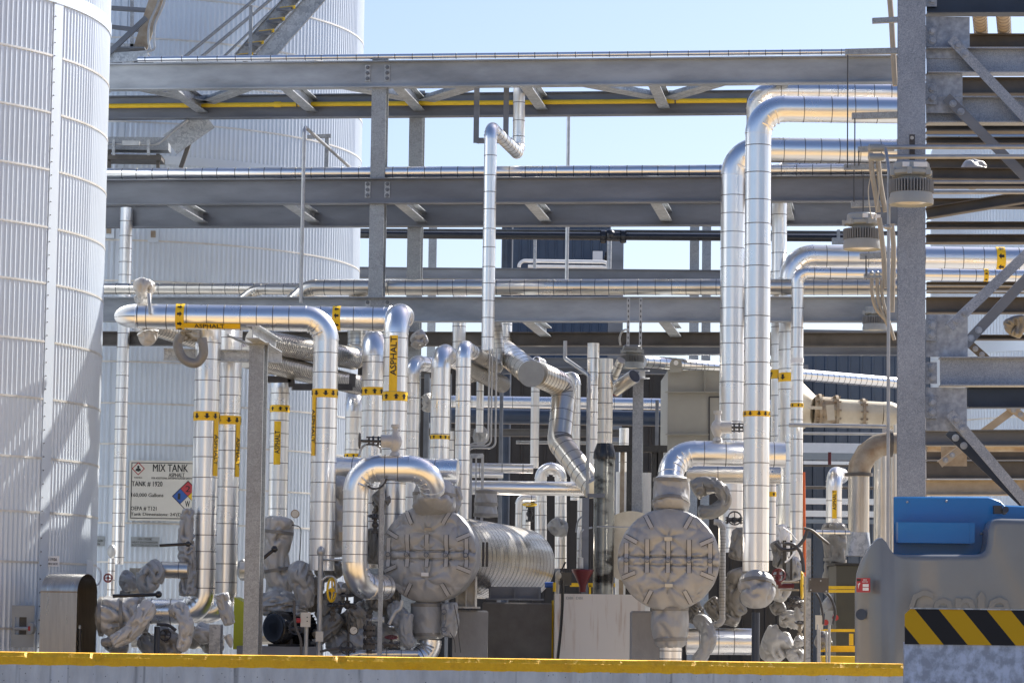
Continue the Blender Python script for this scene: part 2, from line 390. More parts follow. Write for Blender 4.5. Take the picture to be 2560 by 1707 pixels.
# ---------------------------------------------------------------- cloth jackets
def lump(m, pts, radii, seed=0, amp=.05, n=40, mi=0, wr=1.0, endr=.35, step=.014):
    """wrinkled fabric sleeve swept along pts; radii per point"""
    pts = [V(p) for p in pts]; sm = []; k = 10; N = len(pts)
    for i in range(N - 1):
        p0 = pts[max(i - 1, 0)]; p1 = pts[i]; p2 = pts[i + 1]; p3 = pts[min(i + 2, N - 1)]
        kk = max(3, int((p2 - p1).length / step))
        for j in range(kk):
            t = j / kk
            q = .5 * ((2 * p1) + (p2 - p0) * t + (2 * p0 - 5 * p1 + 4 * p2 - p3) * t * t + (3 * p1 - p0 - 3 * p2 + p3) * t ** 3)
            tt = t * t * (3 - 2 * t)
            sm.append((q, radii[i] * (1 - tt) + radii[i + 1] * tt))
    sm.append((pts[-1], radii[-1])); L = len(sm)
    rmean = sum(radii) / len(radii)
    tot = [0]
    for i in range(1, L): tot.append(tot[-1] + (sm[i][0] - sm[i - 1][0]).length)
    er = endr * rmean
    d0, sd, u = basis(sm[1][0] - sm[0][0]); prev = d0; rings = []; n = int(n * 1.4)
    for i, (p, r) in enumerate(sm):
        d = (sm[min(i + 1, L - 1)][0] - sm[max(i - 1, 0)][0]).normalized()
        q = prev.rotation_difference(d); sd = q @ sd; u = q @ u; prev = d
        e = min(tot[i], tot[-1] - tot[i])
        sh = 1.0 if e > er else math.sqrt(max(0.0, 1 - (1 - e / er) ** 2)) * .7 + .3
        ring = []
        for j in range(n):
            a = 2 * math.pi * j / n; dr = sd * math.cos(a) + u * math.sin(a)
            c = V((seed * 7.3, seed * 3.1, 0)) + p * (1.6 / max(rmean, .04) * .25) + dr * .8
            f = noise.noise(c) * .9
            w = p * (3.2 / max(rmean, .05) * .3) + dr * 2.6 + V((seed * 5.7, 0, seed))
            w2 = V((w.x * 1.0 + w.z * .7, w.y, w.z * 2.4))
            lo = noise.noise(V((w.x * .5, w.y * .5, w.z * .5))) * 3.2; t_ = tot[i] / max(rmean, .05)
            k1 = max(0.0, noise.noise(w * .6 + V((3, 1, 7))) + .35); k2 = max(0.0, noise.noise(w * .6 + V((13, 5, 2))) + .35)
            cr = (1 - abs(math.sin(1.2 * t_ + a + lo + seed))) ** 1.4; cr2 = (1 - abs(math.sin(2.1 * t_ - 2 * a + lo * 1.4 + seed * 2))) ** 1.4
            rr = r * sh * (1 + amp * (f * .9 - wr * 4.0 * cr * k1 - wr * 3.0 * cr2 * k2 + .45 + .35 * noise.noise(w * 2.5)))
            ring.append(p + dr * rr)
        rings.append(ring)
    m.ring_strip(rings, mi, True, (True, True))
def belt(parent, a, b, r, mt='clothd'):
    m = M(); m.tube([a, b], r, 28); d = (b - a).normalized()
    return m.build('strap', mt, parent)
def jacket(label, pts, radii, seed=0, amp=.07, mt='cloth', cat='insulation jacket', name='insulation_jacket', group=None, straps=(), n=40, wr=1.0, endr=.35):
    pts = [V(p) for p in pts]
    if not straps:
        m = M(); lump(m, pts, radii, seed, amp, n, 0, wr, endr); return tag(m.build(name, mt), label, cat, group)
    T = thing(name, min(pts, key=lambda p: p.z), label, cat, group)
    m = M(); lump(m, pts, radii, seed, amp, n, 0, wr, endr); m.build('cover', mt, T)
    for s in straps:
        k = s * (len(pts) - 1); i = min(int(k), len(pts) - 2); p = pts[i].lerp(pts[i + 1], k - i); r = radii[i] * (1 - k + i) + radii[i + 1] * (k - i)
        d = (pts[i + 1] - pts[i]).normalized()
        belt(T, p - d * .02, p + d * .02, r * (1 + amp * .9))
    return T
# ---------------------------------------------------------------- steel sections
def iprof(h, wd, tf=.016, tw=.012):
    return [(-wd / 2, -h / 2), (wd / 2, -h / 2), (wd / 2, -h / 2 + tf), (tw / 2, -h / 2 + tf), (tw / 2, h / 2 - tf), (wd / 2, h / 2 - tf), (wd / 2, h / 2), (-wd / 2, h / 2), (-wd / 2, h / 2 - tf), (-tw / 2, h / 2 - tf), (-tw / 2, -h / 2 + tf), (-wd / 2, -h / 2 + tf)]
def lprof(a, b, t=.012):
    return [(0, 0), (a, 0), (a, t), (t, t), (t, b), (0, b)]
def beam(label, a, b, h, wd, mt='galv', cat='steel beam', name='steel_beam', up=V((0, 0, 1)), group=None, prof=None, tf=.016, parent=None):
    m = M(); m.extr(prof or iprof(h, wd, tf), a, b, up)
    if parent: return m.build(name, mt, parent)
    return tag(m.build(name, mt), label, cat, group)
def bolts(parent, cs, nrm, r=.017, mt='galvd'):
    for c in cs:
        m = M(); m.cyl(c - nrm * .005, c + nrm * .020, r, 6); m.cyl(c - nrm * .005, c + nrm * .006, r * 1.55, 12)
        m.build('bolt', mt, parent)
def clip(parent, c, nrm, wd, ht, nb, mt='galvl', pitch=.076, dx=0):
    m = M(); side = V((0, 0, 1)).cross(nrm).normalized(); m.box(c, wd, .012, ht, 0, side, nrm, V((0, 0, 1)))
    pl = m.build('clip_plate', mt, parent)
    bolts(pl, [c + nrm * .008 + V((0, 0, (i - (nb - 1) / 2) * pitch)) + side * dx for i in range(nb)], nrm)
    return pl
RT = V((1, -YAW, 0)).normalized(); RN = V((-YAW, -1, 0)).normalized()     # rack direction and the side that faces us
# ================================================================ SETTING
m = M(); m.add([V((-900, -600, 0)), V((900, -600, 0)), V((900, 1600, 0)), V((-900, 1600, 0))], [(0, 1, 2, 3)])
MT['ground'] = mat('sandy_gravel', (.58, .40, .20), (.44, .30, .14), rough=.95, scale=.6)
tag(m.build('ground', 'ground', org=V((0, 0, 0))), kind='structure', label='sandy gravel ground of the plant yard')
m = M(); m.box(V((0, 47, .0)), 70, 28, .09)
tag(m.build('pavement', 'conc', org=V((0, 47, 0))), kind='structure', label='concrete slab inside the containment wall')
MT['asphalt'] = mat('grey_asphalt', (.15, .155, .165), (.11, .115, .12), rough=.9, scale=4)
m = M(); m.add([V((-300, -10, .004)), V((300, -10, .004)), V((300, 14.98, .004)), V((-300, 14.98, .004))], [(0, 1, 2, 3)])
tag(m.build('road', 'asphalt', org=V((0, 0, 0))), kind='structure', label='grey asphalt yard road in front of the containment wall')  # never in view; added to cut the warm ground bounce onto front faces
# ---------------------------------------------------------------- containment wall, Y about 15
def wall():
    YW = 15.0; zt = P(1500, 1649, YW).z; x0 = -4.2; x1 = P(2261, 1660, YW).x
    T = thing('containment_wall', ((x0 + x1) / 2, YW, 0), 'low grey concrete wall with a chipped yellow top edge across the foreground', 'wall')
    N = 620; rows = []
    px1 = 1.0 / 498
    prof = [(.0, -1.2), (0, -.35), (0, -.25), (0, -.15), (0, -.062), (0, -.052), (0, -.040), (0, -.022), (.004, -.018), (.018, -.001), (.03, 0), (.2, 0), (.2, -1.2)]
    xs = [x0 + (x1 - x0) * i / N for i in range(N + 1)]
    def pt(x, k):
        y, z = prof[k]
        n1 = noise.noise(V((x * 7, k * .05, 0))); n2 = noise.noise(V((x * 40, k * .4, 3)))
        dz = .0022 * n1 + .001 * n2 if 4 <= k <= 10 else 0
        dy = .0012 * n2 if 3 <= k <= 7 else 0
        if k in (4,): dz += .004 * noise.noise(V((x * 12, 9, 0))) + .002 * n2
        ch = noise.noise(V((x * 9, 55, 0)))
        if 7 <= k <= 9 and ch > .42: dy += (ch - .42) * .05; dz -= (ch - .42) * .04
        if 4 <= k <= 8 and noise.noise(V((x * 15, k * 1.3, 80))) > .5: dy += .006
        return V((x, YW + y + dy, zt + z + dz))
    for part, ks, mt_ in (('wall_body', (0, 1, 2, 3, 4), 'wallc'), ('yellow_coping', (4, 5, 6, 7, 8, 9, 10, 11), 'wally'), ('wall_back', (11, 12), 'wallc')):
        m = M(); m.ring_strip([[pt(x, k) for k in ks] for x in xs], 0, False)
        if part == 'wall_body':   # right end face
            m.add([V((x1, YW, zt - 1.2)), V((x1, YW, zt - .06)), V((x1, YW + .2, zt - .06)), V((x1, YW + .2, zt - 1.2))], [(0, 1, 2, 3)])
        if part == 'yellow_coping':
            m.add([V((x1, YW, zt - .06)), V((x1, YW, zt - .02)), V((x1, YW + .03, zt)), V((x1, YW + .2, zt)), V((x1, YW + .2, zt - .06))], [(0, 1, 2, 3, 4)])
        m.build(part, mt_, T)
def wallmats():
    MT['wally'] = mat('worn_yellow_paint', (.95, .50, .004), (.78, .38, .004), rough=.6, scale=14, bump=.5, bscale=60, mid=.4, width=.12)
    m = mat('board_marked_concrete', (.66, .65, .63), (.44, .43, .42), rough=.85, scale=5, stretch=(2.2, 1, .55), bump=.3, bscale=26, mid=.45, width=.17)
    # pale vertical patches, streaks and pits
    t = m.node_tree; b = t.nodes['Principled BSDF']; L = t.links.new
    src = b.inputs['Base Color'].links[0].from_socket
    tc = t.nodes.new('ShaderNodeTexCoord')
    def lay(scale, st, lo, hi, colr, src, kind='ShaderNodeTexNoise'):
        mp = t.nodes.new('ShaderNodeMapping'); mp.inputs['Scale'].default_value = st; L(tc.outputs['Object'], mp.inputs[0])
        n = t.nodes.new(kind); n.inputs['Scale'].default_value = scale; L(mp.outputs[0], n.inputs[0])
        r = t.nodes.new('ShaderNodeMapRange'); L(n.outputs[0], r.inputs[0]); r.inputs[1].default_value = lo; r.inputs[2].default_value = hi
        x = t.nodes.new('ShaderNodeMixRGB'); L(r.outputs[0], x.inputs[0]); L(src, x.inputs[1]); x.inputs[2].default_value = colr; return x.outputs[0]
    s = lay(9, (1.6, 1, .12), .60, .75, (.62, .62, .63, 1), src)
    s = lay(16, (1.4, 1, .07), .62, .80, (.10, .10, .10, 1), s)
    s = lay(38, (1, 1, 1), .13, .06, (.05, .05, .05, 1), s, 'ShaderNodeTexVoronoi')
    L(s, b.inputs['Base Color']); MT['wallc'] = m
wallmats(); wall()
# ---------------------------------------------------------------- storage tanks with ribbed siding
def tank(label, cx, cy, Rr, z1, a0, a1, strips, straps, wide, seams=(), rib=.076):
    T = thing('storage_tank', (cx, cy, 0), label, 'tank')
    def pol(a, r, z): return V((cx + r * math.sin(a), cy - r * math.cos(a), z))     # a=0 faces us, + to the right
    def in_strip(a): return any(s0 <= a <= s1 for s0, s1 in strips)
    segs = []; cur = a0
    for s0, s1 in sorted(strips): segs.append((cur, s0)); cur = s1
    segs.append((cur, a1))
    m = M(); am = .012
    for s0, s1 in segs:
        n = max(1, int((s1 - s0) * Rr / rib)); row = []
        for i in range(n):
            for f, h in ((0, 0), (.38, 0), (.62, am), (.74, am)):
                row.append((s0 + (s1 - s0) * (i + f) / n, Rr + h))
        row.append((s1, Rr))
        m.ring_strip([[pol(a, r, 0) for a, r in row], [pol(a, r, z1) for a, r in row]], 0, False)
    # rest of the shell, plain
    K = 60; back = [a1 + (2 * math.pi - (a1 - a0)) * i / K for i in range(K + 1)]
    m.ring_strip([[pol(a, Rr, 0) for a in back], [pol(a, Rr, z1) for a in back]], 0, False)
    m.add([pol(2 * math.pi * i / 72, Rr, z1) for i in range(72)], [tuple(range(72))])
    m.build('shell', 'tank', T)
    for s0, s1 in strips:
        m = M(); n = 6
        for r in (Rr + am + .006,):
            m.ring_strip([[pol(s0 + (s1 - s0) * i / n, r, 0) for i in range(n + 1)], [pol(s0 + (s1 - s0) * i / n, r, z1) for i in range(n + 1)]], 0, False)
        m.ring_strip([[pol(s0, Rr - .02, 0), pol(s0, Rr + am + .006, 0)], [pol(s0, Rr - .02, z1), pol(s0, Rr + am + .006, z1)]], 0, False)
        st = m.build('vertical_flashing', 'tank', T)
    for s in seams:
        m = M(); m.ring_strip([[pol(s - .012 * 1, Rr + am + .003, 0), pol(s + .012, Rr + am + .003, 0)], [pol(s - .012, Rr + am + .003, z1), pol(s + .012, Rr + am + .003, z1)]], 0, False)
        m.build('panel_joint', 'tank', T)
    def hoop(z, h, o, mt_, nm, lo, hi):
        m = M(); n = max(8, int((hi - lo) / R(2)))
        rg = [[pol(lo + (hi - lo) * i / n, r, zz) for i in range(n + 1)] for r, zz in ((Rr - .005, z - h / 2), (Rr + o, z - h / 2), (Rr + o, z + h / 2), (Rr - .005, z + h / 2))]
        m.ring_strip(rg, 0, False); m.build(nm, mt_, T)
    for z in straps:
        for s0, s1 in segs: hoop(z, .026, am + .005, 'strap', 'strap', s0 + .002, s1 - .002)
    for z, h in wide: hoop(z, h, am + .012, 'tank', 'wide_hoop', a0, a1)
    return T, pol
# near tank: right limb at px 250, centre off frame
TY = 37.0; TR = 3.66; k = TY / FPX
limb = P(250, 850, TY); TX = limb.x - TR * 1.004
def ang_at(px, py, cx, cy, Rr):    # angle on a tank whose near surface shows at px
    d = (P(px, py, cy) - CAM); best = None
    a = d.x ** 2 + d.y ** 2; ox, oy = -cx, -cy
    b = 2 * (ox * d.x + oy * d.y); c = ox * ox + oy * oy - Rr * Rr; D = b * b - 4 * a * c
    t = (-b - math.sqrt(max(D, 0))) / (2 * a); x = d.x * t; y = d.y * t
    return math.atan2(x - cx, cy - y), y
def tz(px, py, cx, cy, Rr):
    a, y = ang_at(px, py, cx, cy, Rr); return P(px, py, y).z
s0 = ang_at(110, 850, TX, TY, TR)[0]; s1 = ang_at(133, 850, TX, TY, TR)[0]
stz = [tz(2, y, TX, TY, TR) for y in (-180, -33, 110, 256, 402, 549, 692, 840, 986, 1137, 1275, 1402, 1570)]
tankA, polA = tank('white ribbed storage tank filling the left edge of the picture', TX, TY, TR, 9.6, R(-60), R(100),
    [(s0, s1)], [z for i, z in enumerate(stz) if i not in (1,)], [(tz(200, 15, TX, TY, TR), .16)])
# rivets beside the flashing
m = M()
for i in range(0):
    p = polA(s0 + .006, TR + .027, .3 + i * .155); m.ball(p, .008, 6)
for i in range(56):
    m = M(); m.ball(polA(s0 + .006, TR + .027, .3 + i * .16), .009, 6); m.build('rivet', 'galvd', tankA)
# mix tank behind
MY = 48.0; MR = 3.66; MX = P(905, 300, MY).x - MR * 1.003
mz = [tz(330, y, MX, MY, MR) for y in (-10, 95, 200, 305, 601, 702, 800, 904, 1008, 1110, 1216, 1307, 1405, 1500)]
js = [ang_at(px, 1000, MX, MY, MR)[0] for px in (287, 386, 398, 780)]
tankB, polB = tank('ribbed mix tank behind the pipe rack, carrying the large tank sign', MX, MY, MR, 12.6, R(-35), R(102), [], mz, [(tz(480, 405, MX, MY, MR), .13)], js[:1])
for px, py in ((273, 580), (383, 590)):     # lifting pads
    a, y = ang_at(px, py, MX, MY, MR); m = M()
    p = polB(a, MR + .03, P(px, py, y).z); m.box(p, .16, .03, .2); m.box(p + V((0, -.03, .02)), .07, .03, .1, 1); m.build('lifting_pad', ['tank', 'rust'], tankB)
# right-hand white ribbed tank far right, seen through the near steelwork
tankC, polC = tank('white ribbed tank at the far right, seen through the near braces', P(2328, 900, 58).x + 3.62, 58, 3.6, P(2400, 335, 56).z, R(-90), R(20), [], [1.0, 1.9, 2.8, 3.7, 4.6, 5.5], [(P(2450, 855, 55).z, .25)])
# ---------------------------------------------------------------- main pipe rack
def colm(label, px, off, py_top, hw=.2, group='rack columns', mt='galv', name='rack_column', h=.203):
    Y = YR(px, off); c = P(px, 600, Y); t = V((c.x, c.y, solve_z(c.x, c.y, py_top)))
    T = thing(name, V((c.x, c.y, 0)), label, 'steel column', group)
    m = M(); m.extr(iprof(h, hw, .014, .01), V((c.x, c.y, 0)), t, up=-RN); m.build('shaft', mt, T)
    m = M(); m.box(V((c.x, c.y, t.z + .006)), hw + .02, h + .02, .012); m.build('cap_plate', mt, T)
    return T, c
colF, cF = colm('galvanised front rack column nearest the middle, bolted to three long beams', 944, .10, 152)
colB, cB = colm('galvanised rear rack column just right of the front one', 1038, 2.8, 232)
def rackbeam(label, px0, px1, pyr, h, off, pxr=1280, wd=.17, mt='galvd', group='long rack beams', clips=(), nb=3, **kw):
    q = P(pxr, pyr, YR(pxr, off))        # centre line seen at (pxr, pyr)
    def at(px):
        p = q.copy()
        for _ in range(8):
            p.x = solve_x(p.y, q.z, px); p.y = q.y - YAW * (p.x - q.x)
        return p
    segs = [px0] + [c for c in clips] + [px1]
    a, b = at(px0), at(px1)
    T = beam(label, a, b, h, wd, mt, 'steel beam', 'rack_beam', group=group)
    T['_o'] = tuple(T.location)
    for c, sgn in [(x, s) for x in clips for s in (-1, 1)]:
        p = at(c) + RT * (sgn * .135) + RN * .012
        clip(T, p + V((0, 0, .02)), RN, .075, h * .62, nb)
    return T, at
yb = lambda px: YR(px)
beam1, at1 = rackbeam('uppermost front beam of the pipe rack', 235, 2290, 184, .365, 0, mt='galvb', clips=(944,))
beam2, at2 = rackbeam('second front beam of the pipe rack, below the silver pipe', 225, 2290, 477, .345, 0, clips=(944,))
beam3, at3 = rackbeam('third front beam of the pipe rack, with white scuffs', 215, 2290, 774, .335, 0, mt='galvb', clips=(944,))
rb1, atr1 = rackbeam('uppermost rear beam of the pipe rack, behind the yellow line', 262, 2290, 262, .34, 2.6)
rb2, atr2 = rackbeam('second rear beam of the pipe rack', 258, 2290, 537, .34, 2.6)
rb3, atr3 = rackbeam('third rear beam of the pipe rack, low behind the front one', 215, 2290, 848, .2, 2.6, mt='brown')
rb4, atr4 = rackbeam('lowest dark rear beam of the rack', 1150, 2290, 872, .17, 4.2, mt='galvd')
# cross beams between front and rear
def cross(i, atA, atB, px, lab, h=.2, dz=0.0):
    a = atA(px) - RN * .1; b = a - RN * 2.45
    a.z += dz; b.z += dz
    m = M(); m.extr(iprof(h, .16, .014), a, b)
    tag(m.build('cross_beam', 'galvl'), lab, 'steel beam', 'short beams across the rack')
    return a, b
cx1 = [400, 690, 975, 1300, 1625, 1950]
n1 = ['left end', 'above the yellow coupling', 'right beside the front column', 'beside the hanging pipe', 'beneath the long bare span', 'behind the tall riser pipes']
for i, (px, s) in enumerate(zip(cx1, n1)):
    cross(i, at1, atr1, px, 'short top-level cross beam of the rack, ' + s, .2, .03)
for i, (px, s) in enumerate(zip([400, 695, 980, 1310, 1630, 1955], ['left end', 'by the goose-neck pipe', 'right beside the front column', 'right of the hanging pipe', 'left of the tall riser pipes', 'behind the tall riser pipes'])):
    cross(i, at2, atr2, px, 'short middle-level cross beam of the rack, ' + s, .15, -.01)
for i, (px, s) in enumerate(zip([1310, 1655, 1960], ['over the capped duct', 'left of the risers', 'right of the risers'])):
    cross(i, at3, atr3, px, 'short low-level cross beam of the rack, ' + s, .14, -.06)
# plan bracing between (seen from below, sunlit)
def brace(label, pa, offa, pb, offb, at, dz=.03, name='plan_brace', mt='galvl', wd=.13, group='flat bracing under the top of the rack'):
    a = at(pa) - RN * offa; b = at(pb) - RN * offb; a.z += dz; b.z += dz
    m = M(); s = (b - a).cross(V((0, 0, 1))).normalized()
    m.extr([(0, 0), (wd, 0), (wd, .01), (.01, .01), (.01, wd * .8), (0, wd * .8)], a + s * .004, b + s * .004); m.extr([(0, 0), (-wd, 0), (-wd, .01), (-.01, .01), (-.01, wd * .8), (0, wd * .8)], a - s * .004, b - s * .004)
    tag(m.build(name, mt), label, 'steel brace', group)
for a, oa, b, ob, s in ((205, .15, 420, 2.3, 'far left'), (700, .15, 420, 2.3, 'leaning left from the coupling'), (705, .15, 960, 2.2, 'running to the columns'), (1290, .15, 1000, 2.3, 'left of the hanging pipe'),
                        (1300, .15, 1600, 2.2, 'pale one in the bare span'), (1910, .15, 1640, 2.3, 'right one in the bare span')):
    brace('twin-angle brace under the top level, ' + s, a, oa, b, ob, at1)
# rack pipes resting on the beams
def rackpipe(label, px0, px1, py, off, r, pxr=1280, sp=.2, mt='alu', **kw):
    q = P(pxr, py, YR(pxr, off))
    def at(px):
        p = q.copy()
        for _ in range(8): p.x = solve_x(p.y, q.z, px); p.y = q.y - YAW * (p.x - q.x)
        return p
    return pipe(label, [at(px0), at(px1)], r, 'pipe', sp, mt, **kw), at
rackpipe('slim silver pipe lying on the uppermost rack beam', 345, 2290, 139, .05, .038, sp=.27, name='clad_pipe', jit=.2)
rackpipe('silver pipe lying on the second rack beam', 240, 2290, 430, .1, .078, sp=.22)
m = M(); q0 = atr1(262) + RN * .12 + V((0, 0, .01)); q1 = atr1(1868) + RN * .12 + V((0, 0, .01))
T = thing('gas_line', (q0 + q1) / 2, 'yellow gas line clipped along the upper rear beam', 'pipe')
m.cyl(q0, q1, .034, 14); m.build('tube', 'yelp', T)
for px in (698,): p = atr1(px) + RN * .12 + V((0, 0, .01)); m = M(); m.cyl(p - RT * .05, p + RT * .05, .043, 14); m.build('coupling', 'yelp', T)
for px in (747, 1348, 1690): p = atr1(px) + RN * .12 + V((0, 0, .01)); m = M(); m.tube([p - RT * .01, p + RT * .01], .040, 14); m.build('clamp', 'brown', T)
q = P(690, 722, YR(690, .6))
def along(q, px):
    p = q.copy()
    for _ in range(8): p.x = solve_x(p.y, q.z, px); p.y = q.y - YAW * (p.x - q.x)
    return p
# level-three pipes
pipe('weathered silver pipe behind, coming from the left at the third beam', [along(P(450, 722, YR(450, 1.0)), 235), along(P(450, 722, YR(450, 1.0)), 790)], .078, sp=.2, mt='alud')
a = along(P(1280, 718, YR(1280, .35)), 770); 
pipe('large weathered pipe with an elbow lying on the third beam', [V((a.x - .45, a.y + .06, a.z - .42)), V((a.x, a.y, a.z)), along(P(1280, 718, YR(1280, .35)), 2290)], .108, sp=.215, mt='alud', rb=.30)
a = along(P(640, 724, YR(640, .7)), 636)
pipe('smaller elbowed pipe ending beside the big elbow on the third beam', [V((a.x - .35, a.y, a.z - .3)), a, along(P(640, 724, YR(640, .7)), 800)], .072, sp=.25, mt='alud', rb=.25)
# goose neck vent with its bracket
g = path((752, 757, 39.2), ('v', 316)); zt = g[-1].z
g.append(V((solve_x(43.2, zt, 886), 43.2, zt)))
line('thin grey goose-neck vent pipe rising above the left asphalt line', g, .025, 'conduit', 'pipe', 'vent_pipe', rb=.12)
bz = P(822, 340, 41.2)
T = thing('pipe_bracket', V((bz.x, bz.y, solve_z(bz.x, bz.y, 430))), 'angle-steel bracket holding up the goose-neck vent', 'bracket')
m = M(); m.extr(lprof(.055, .055, .008), V((bz.x, bz.y, solve_z(bz.x, bz.y, 430))), bz, up=V((0, 1, 0))); m.build('post', 'galv', T)
m = M(); m.bar(bz + V((.03, 0, 0)), P(768, 343, 41.2), .05, .05); m.build('arm', 'galv', T)
# hanging riser P1
p = path((1219, 876, 38.9), ('v', 318)); z = p[-1].z; p.append(V((solve_x(41.2, z, 1296), 41.2, z))); p.append(V((p[-1].x, 41.2, solve_z(p[-1].x, 41.2, 205))))
pipe('slim silver riser with a hooked top hung in front of the rack', p, .083, sp=.24, rb=.16, mt='alu')
pa = P(1199, 218, 40.3); pb = P(1273, 218, 40.3)
T = thing('pipe_hanger', (pa + pb) / 2 - V((0, 0, .75)), 'steel U-frame hanging from the top beam around the hooked riser', 'hanger')
for q in (pa, pb):
    b2 = V((q.x, q.y, solve_z(q.x, q.y, 358))); m = M(); m.extr(lprof(.075, .075, .009), b2, q, up=V((0, 1, 0))); m.build('hanger_leg', 'galvd', T)
m = M(); m.bar(P(1191, 352, 40.35), P(1281, 352, 40.35), .07, .07); m.build('cross_bar', 'galvd', T)
# ---------------------------------------------------------------- second rack and dark building far behind
def vcol(label, px, w_, Y, py0, py1, mt='galv', group='columns of the far rack', name='far_column'):
    a = P(px, (py0 + py1) / 2, Y); m = M()
    m.extr(iprof(.2, w_ / ppm(Y), .014, .01), V((a.x, Y, solve_z(a.x, Y, py1) if py1 else 0)), V((a.x, Y, solve_z(a.x, Y, py0))), up=V((0, 1, 0)))
    return tag(m.build(name, mt), label, 'steel column', group)
vcol('far rack column right of the rear column', 1087, 20, 58, 560, 0)
vcol('far rack column left of the tall risers', 1739, 22, 57.5, 560, 0)
vcol('far rack column close behind its twin by the risers', 1769, 21, 60, 560, 0)
def farbeam(label, px0, py0, px1, py1, Y, h, mt='galvd', wd=.16):
    a = P(px0, py0, Y); b = P(px1, py1, Y); return beam(label, a, b, h, wd, mt, name='far_beam', group='beams of the far rack')
farbeam('far rack beam with a pale top edge crossing the sky gap', 895, 682, 2290, 694, 57, .215)
farbeam('thin blue-grey far beam above the black pipe', 895, 577, 2290, 584, 57, .07)
bp = [P(895, 587, 56.6), P(2110, 596, 56.6)]
T = thing('black_pipe', bp[0], 'glossy black pipe with a flanged valve crossing the sky gap', 'pipe')
m = M(); m.cyl(bp[0], bp[1], .068, 18); m.build('tube', 'black', T)
for px in (1508, 1558):
    c = P(px, 592, 56.6); m = M(); m.cyl(c - V((.04, 0, 0)), c + V((.04, 0, 0)), .125, 16); 
    for s in range(8): q = c + V((0, math.cos(s * .785) * .1, math.sin(s * .785) * .1)); m.cyl(q - V((.06, 0, 0)), q + V((.06, 0, 0)), .018, 6)
    m.build('flange', 'black', T)
m = M(); m.ball(P(1524, 588, 56.6), .115, 14); m.cyl(P(1510, 590, 56.6), P(1550, 592, 56.6), .09, 14); m.build('valve_body', 'black', T)
p = P(1419, 500, 50); line('slender grey pole standing in the sky gap', [V((p.x, 50, solve_z(p.x, 50, 700))), V((p.x, 50, solve_z(p.x, 50, 235)))], .03, 'conduit', 'pole', 'pole')
# buildings
def block(label, px0, px1, pyt, Y, depth, mt, name='building', parts=None, rib=.3):
    a = P(px0, pyt, Y); b = P(px1, pyt, Y)
    T = thing(name, V(((a.x + b.x) / 2, Y, 0)), label, 'building'); zt = a.z
    n = int((b.x - a.x) / rib); row = []
    for i in range(n):
        for f, h in ((0, 0), (.7, 0), (.78, .03), (.92, .03)): row.append((a.x + (b.x - a.x) * (i + f) / n, Y - h))
    row.append((b.x, Y)); row += [(b.x, Y + depth), (a.x, Y + depth)]
    m = M(); m.ring_strip([[V((x, y, 0)) for x, y in row], [V((x, y, zt)) for x, y in row]], 0, True); m.build('wall', mt, T)
    m = M(); m.box(V(((a.x + b.x) / 2, Y + depth / 2, zt + .06)), b.x - a.x + .2, depth + .3, .1); m.build('roof', 'galvd', T)
    return T
block('tall dark blue ribbed building block seen through the far rack', 1283, 1528, 520, 85, 8, 'blueg', rib=.25)
block('long low dark building closing the view behind the pipes', 700, 2010, 905, 78, 10, 'siding')
block('long blue-grey ribbed building behind the right-hand pipes', 2011, 2420, 835, 80, 10, 'blueg')
p = P(1268, 640, 62); m = M(); m.cyl(V((p.x, 62, 0)), V((p.x, 62, solve_z(p.x, 62, 500))), .12, 16); tag(m.build('stack', 'navy'), 'dark upright stack left of the blue block', 'stack')
c = P(1494, 640, 84.6); T = thing('wall_lamp', c, 'small white flood lamp on the blue block', 'lamp')
m = M(); m.box(c, .28, .25, .25); m.build('housing', 'whitep', T)
m = M(); m.cyl(c + V((.2, 0, 0)), c + V((.42, 0, -.02)), .13, 12); m.build('head', 'black', T)
T = thing('hand_rail', P(1400, 668, 60), 'white hand rail in front of the blue block', 'railing')
z0 = P(1400, 668, 60).z; q = [P(1297, 668, 60), P(1300, 652, 60), P(1518, 655, 60), P(1522, 668, 60)]
m = M(); pp = []
for e in fillet(q, .12): pp += e[1] if e[0] == 'e' else [e[1], e[2]]
m.tube([x for i, x in enumerate(pp) if i == 0 or (x - pp[i - 1]).length > 1e-3], .035, 8); m.build('top_rail', 'whitep', T)
m = M(); m.cyl(P(1320, 666, 60), P(1518, 668, 60), .03, 8); m.build('mid_rail', 'whitep', T)
for px, w_ in ((1337, .035), (1523, .05)):
    p = P(px, 640, 59.5); m = M(); m.cyl(V((p.x, 59.5, solve_z(p.x, 59.5, 690))), V((p.x, 59.5, solve_z(p.x, 59.5, 590))), w_ * .9, 8); tag(m.build('rod', 'galvl'), 'pale upright rod in the sky gap, ' + ('left' if px < 1400 else 'right') + ' of the flood lamp', 'rod', 'rods in the sky gap')
p = P(1540, 640, 61); m = M(); m.extr(iprof(.25, .3), V((p.x, 61, 0)), V((p.x, 61, solve_z(p.x, 61, 585))), up=V((0, 1, 0))); tag(m.build('far_column', 'galvd'), 'wide grey-blue post against the right side of the blue block', 'steel column', 'columns of the far rack')
# pale shed panels far right
block('pale ribbed shed between the near braces at the right edge', 2318, 2720, 1005, 66, 8, 'white', rib=.28)
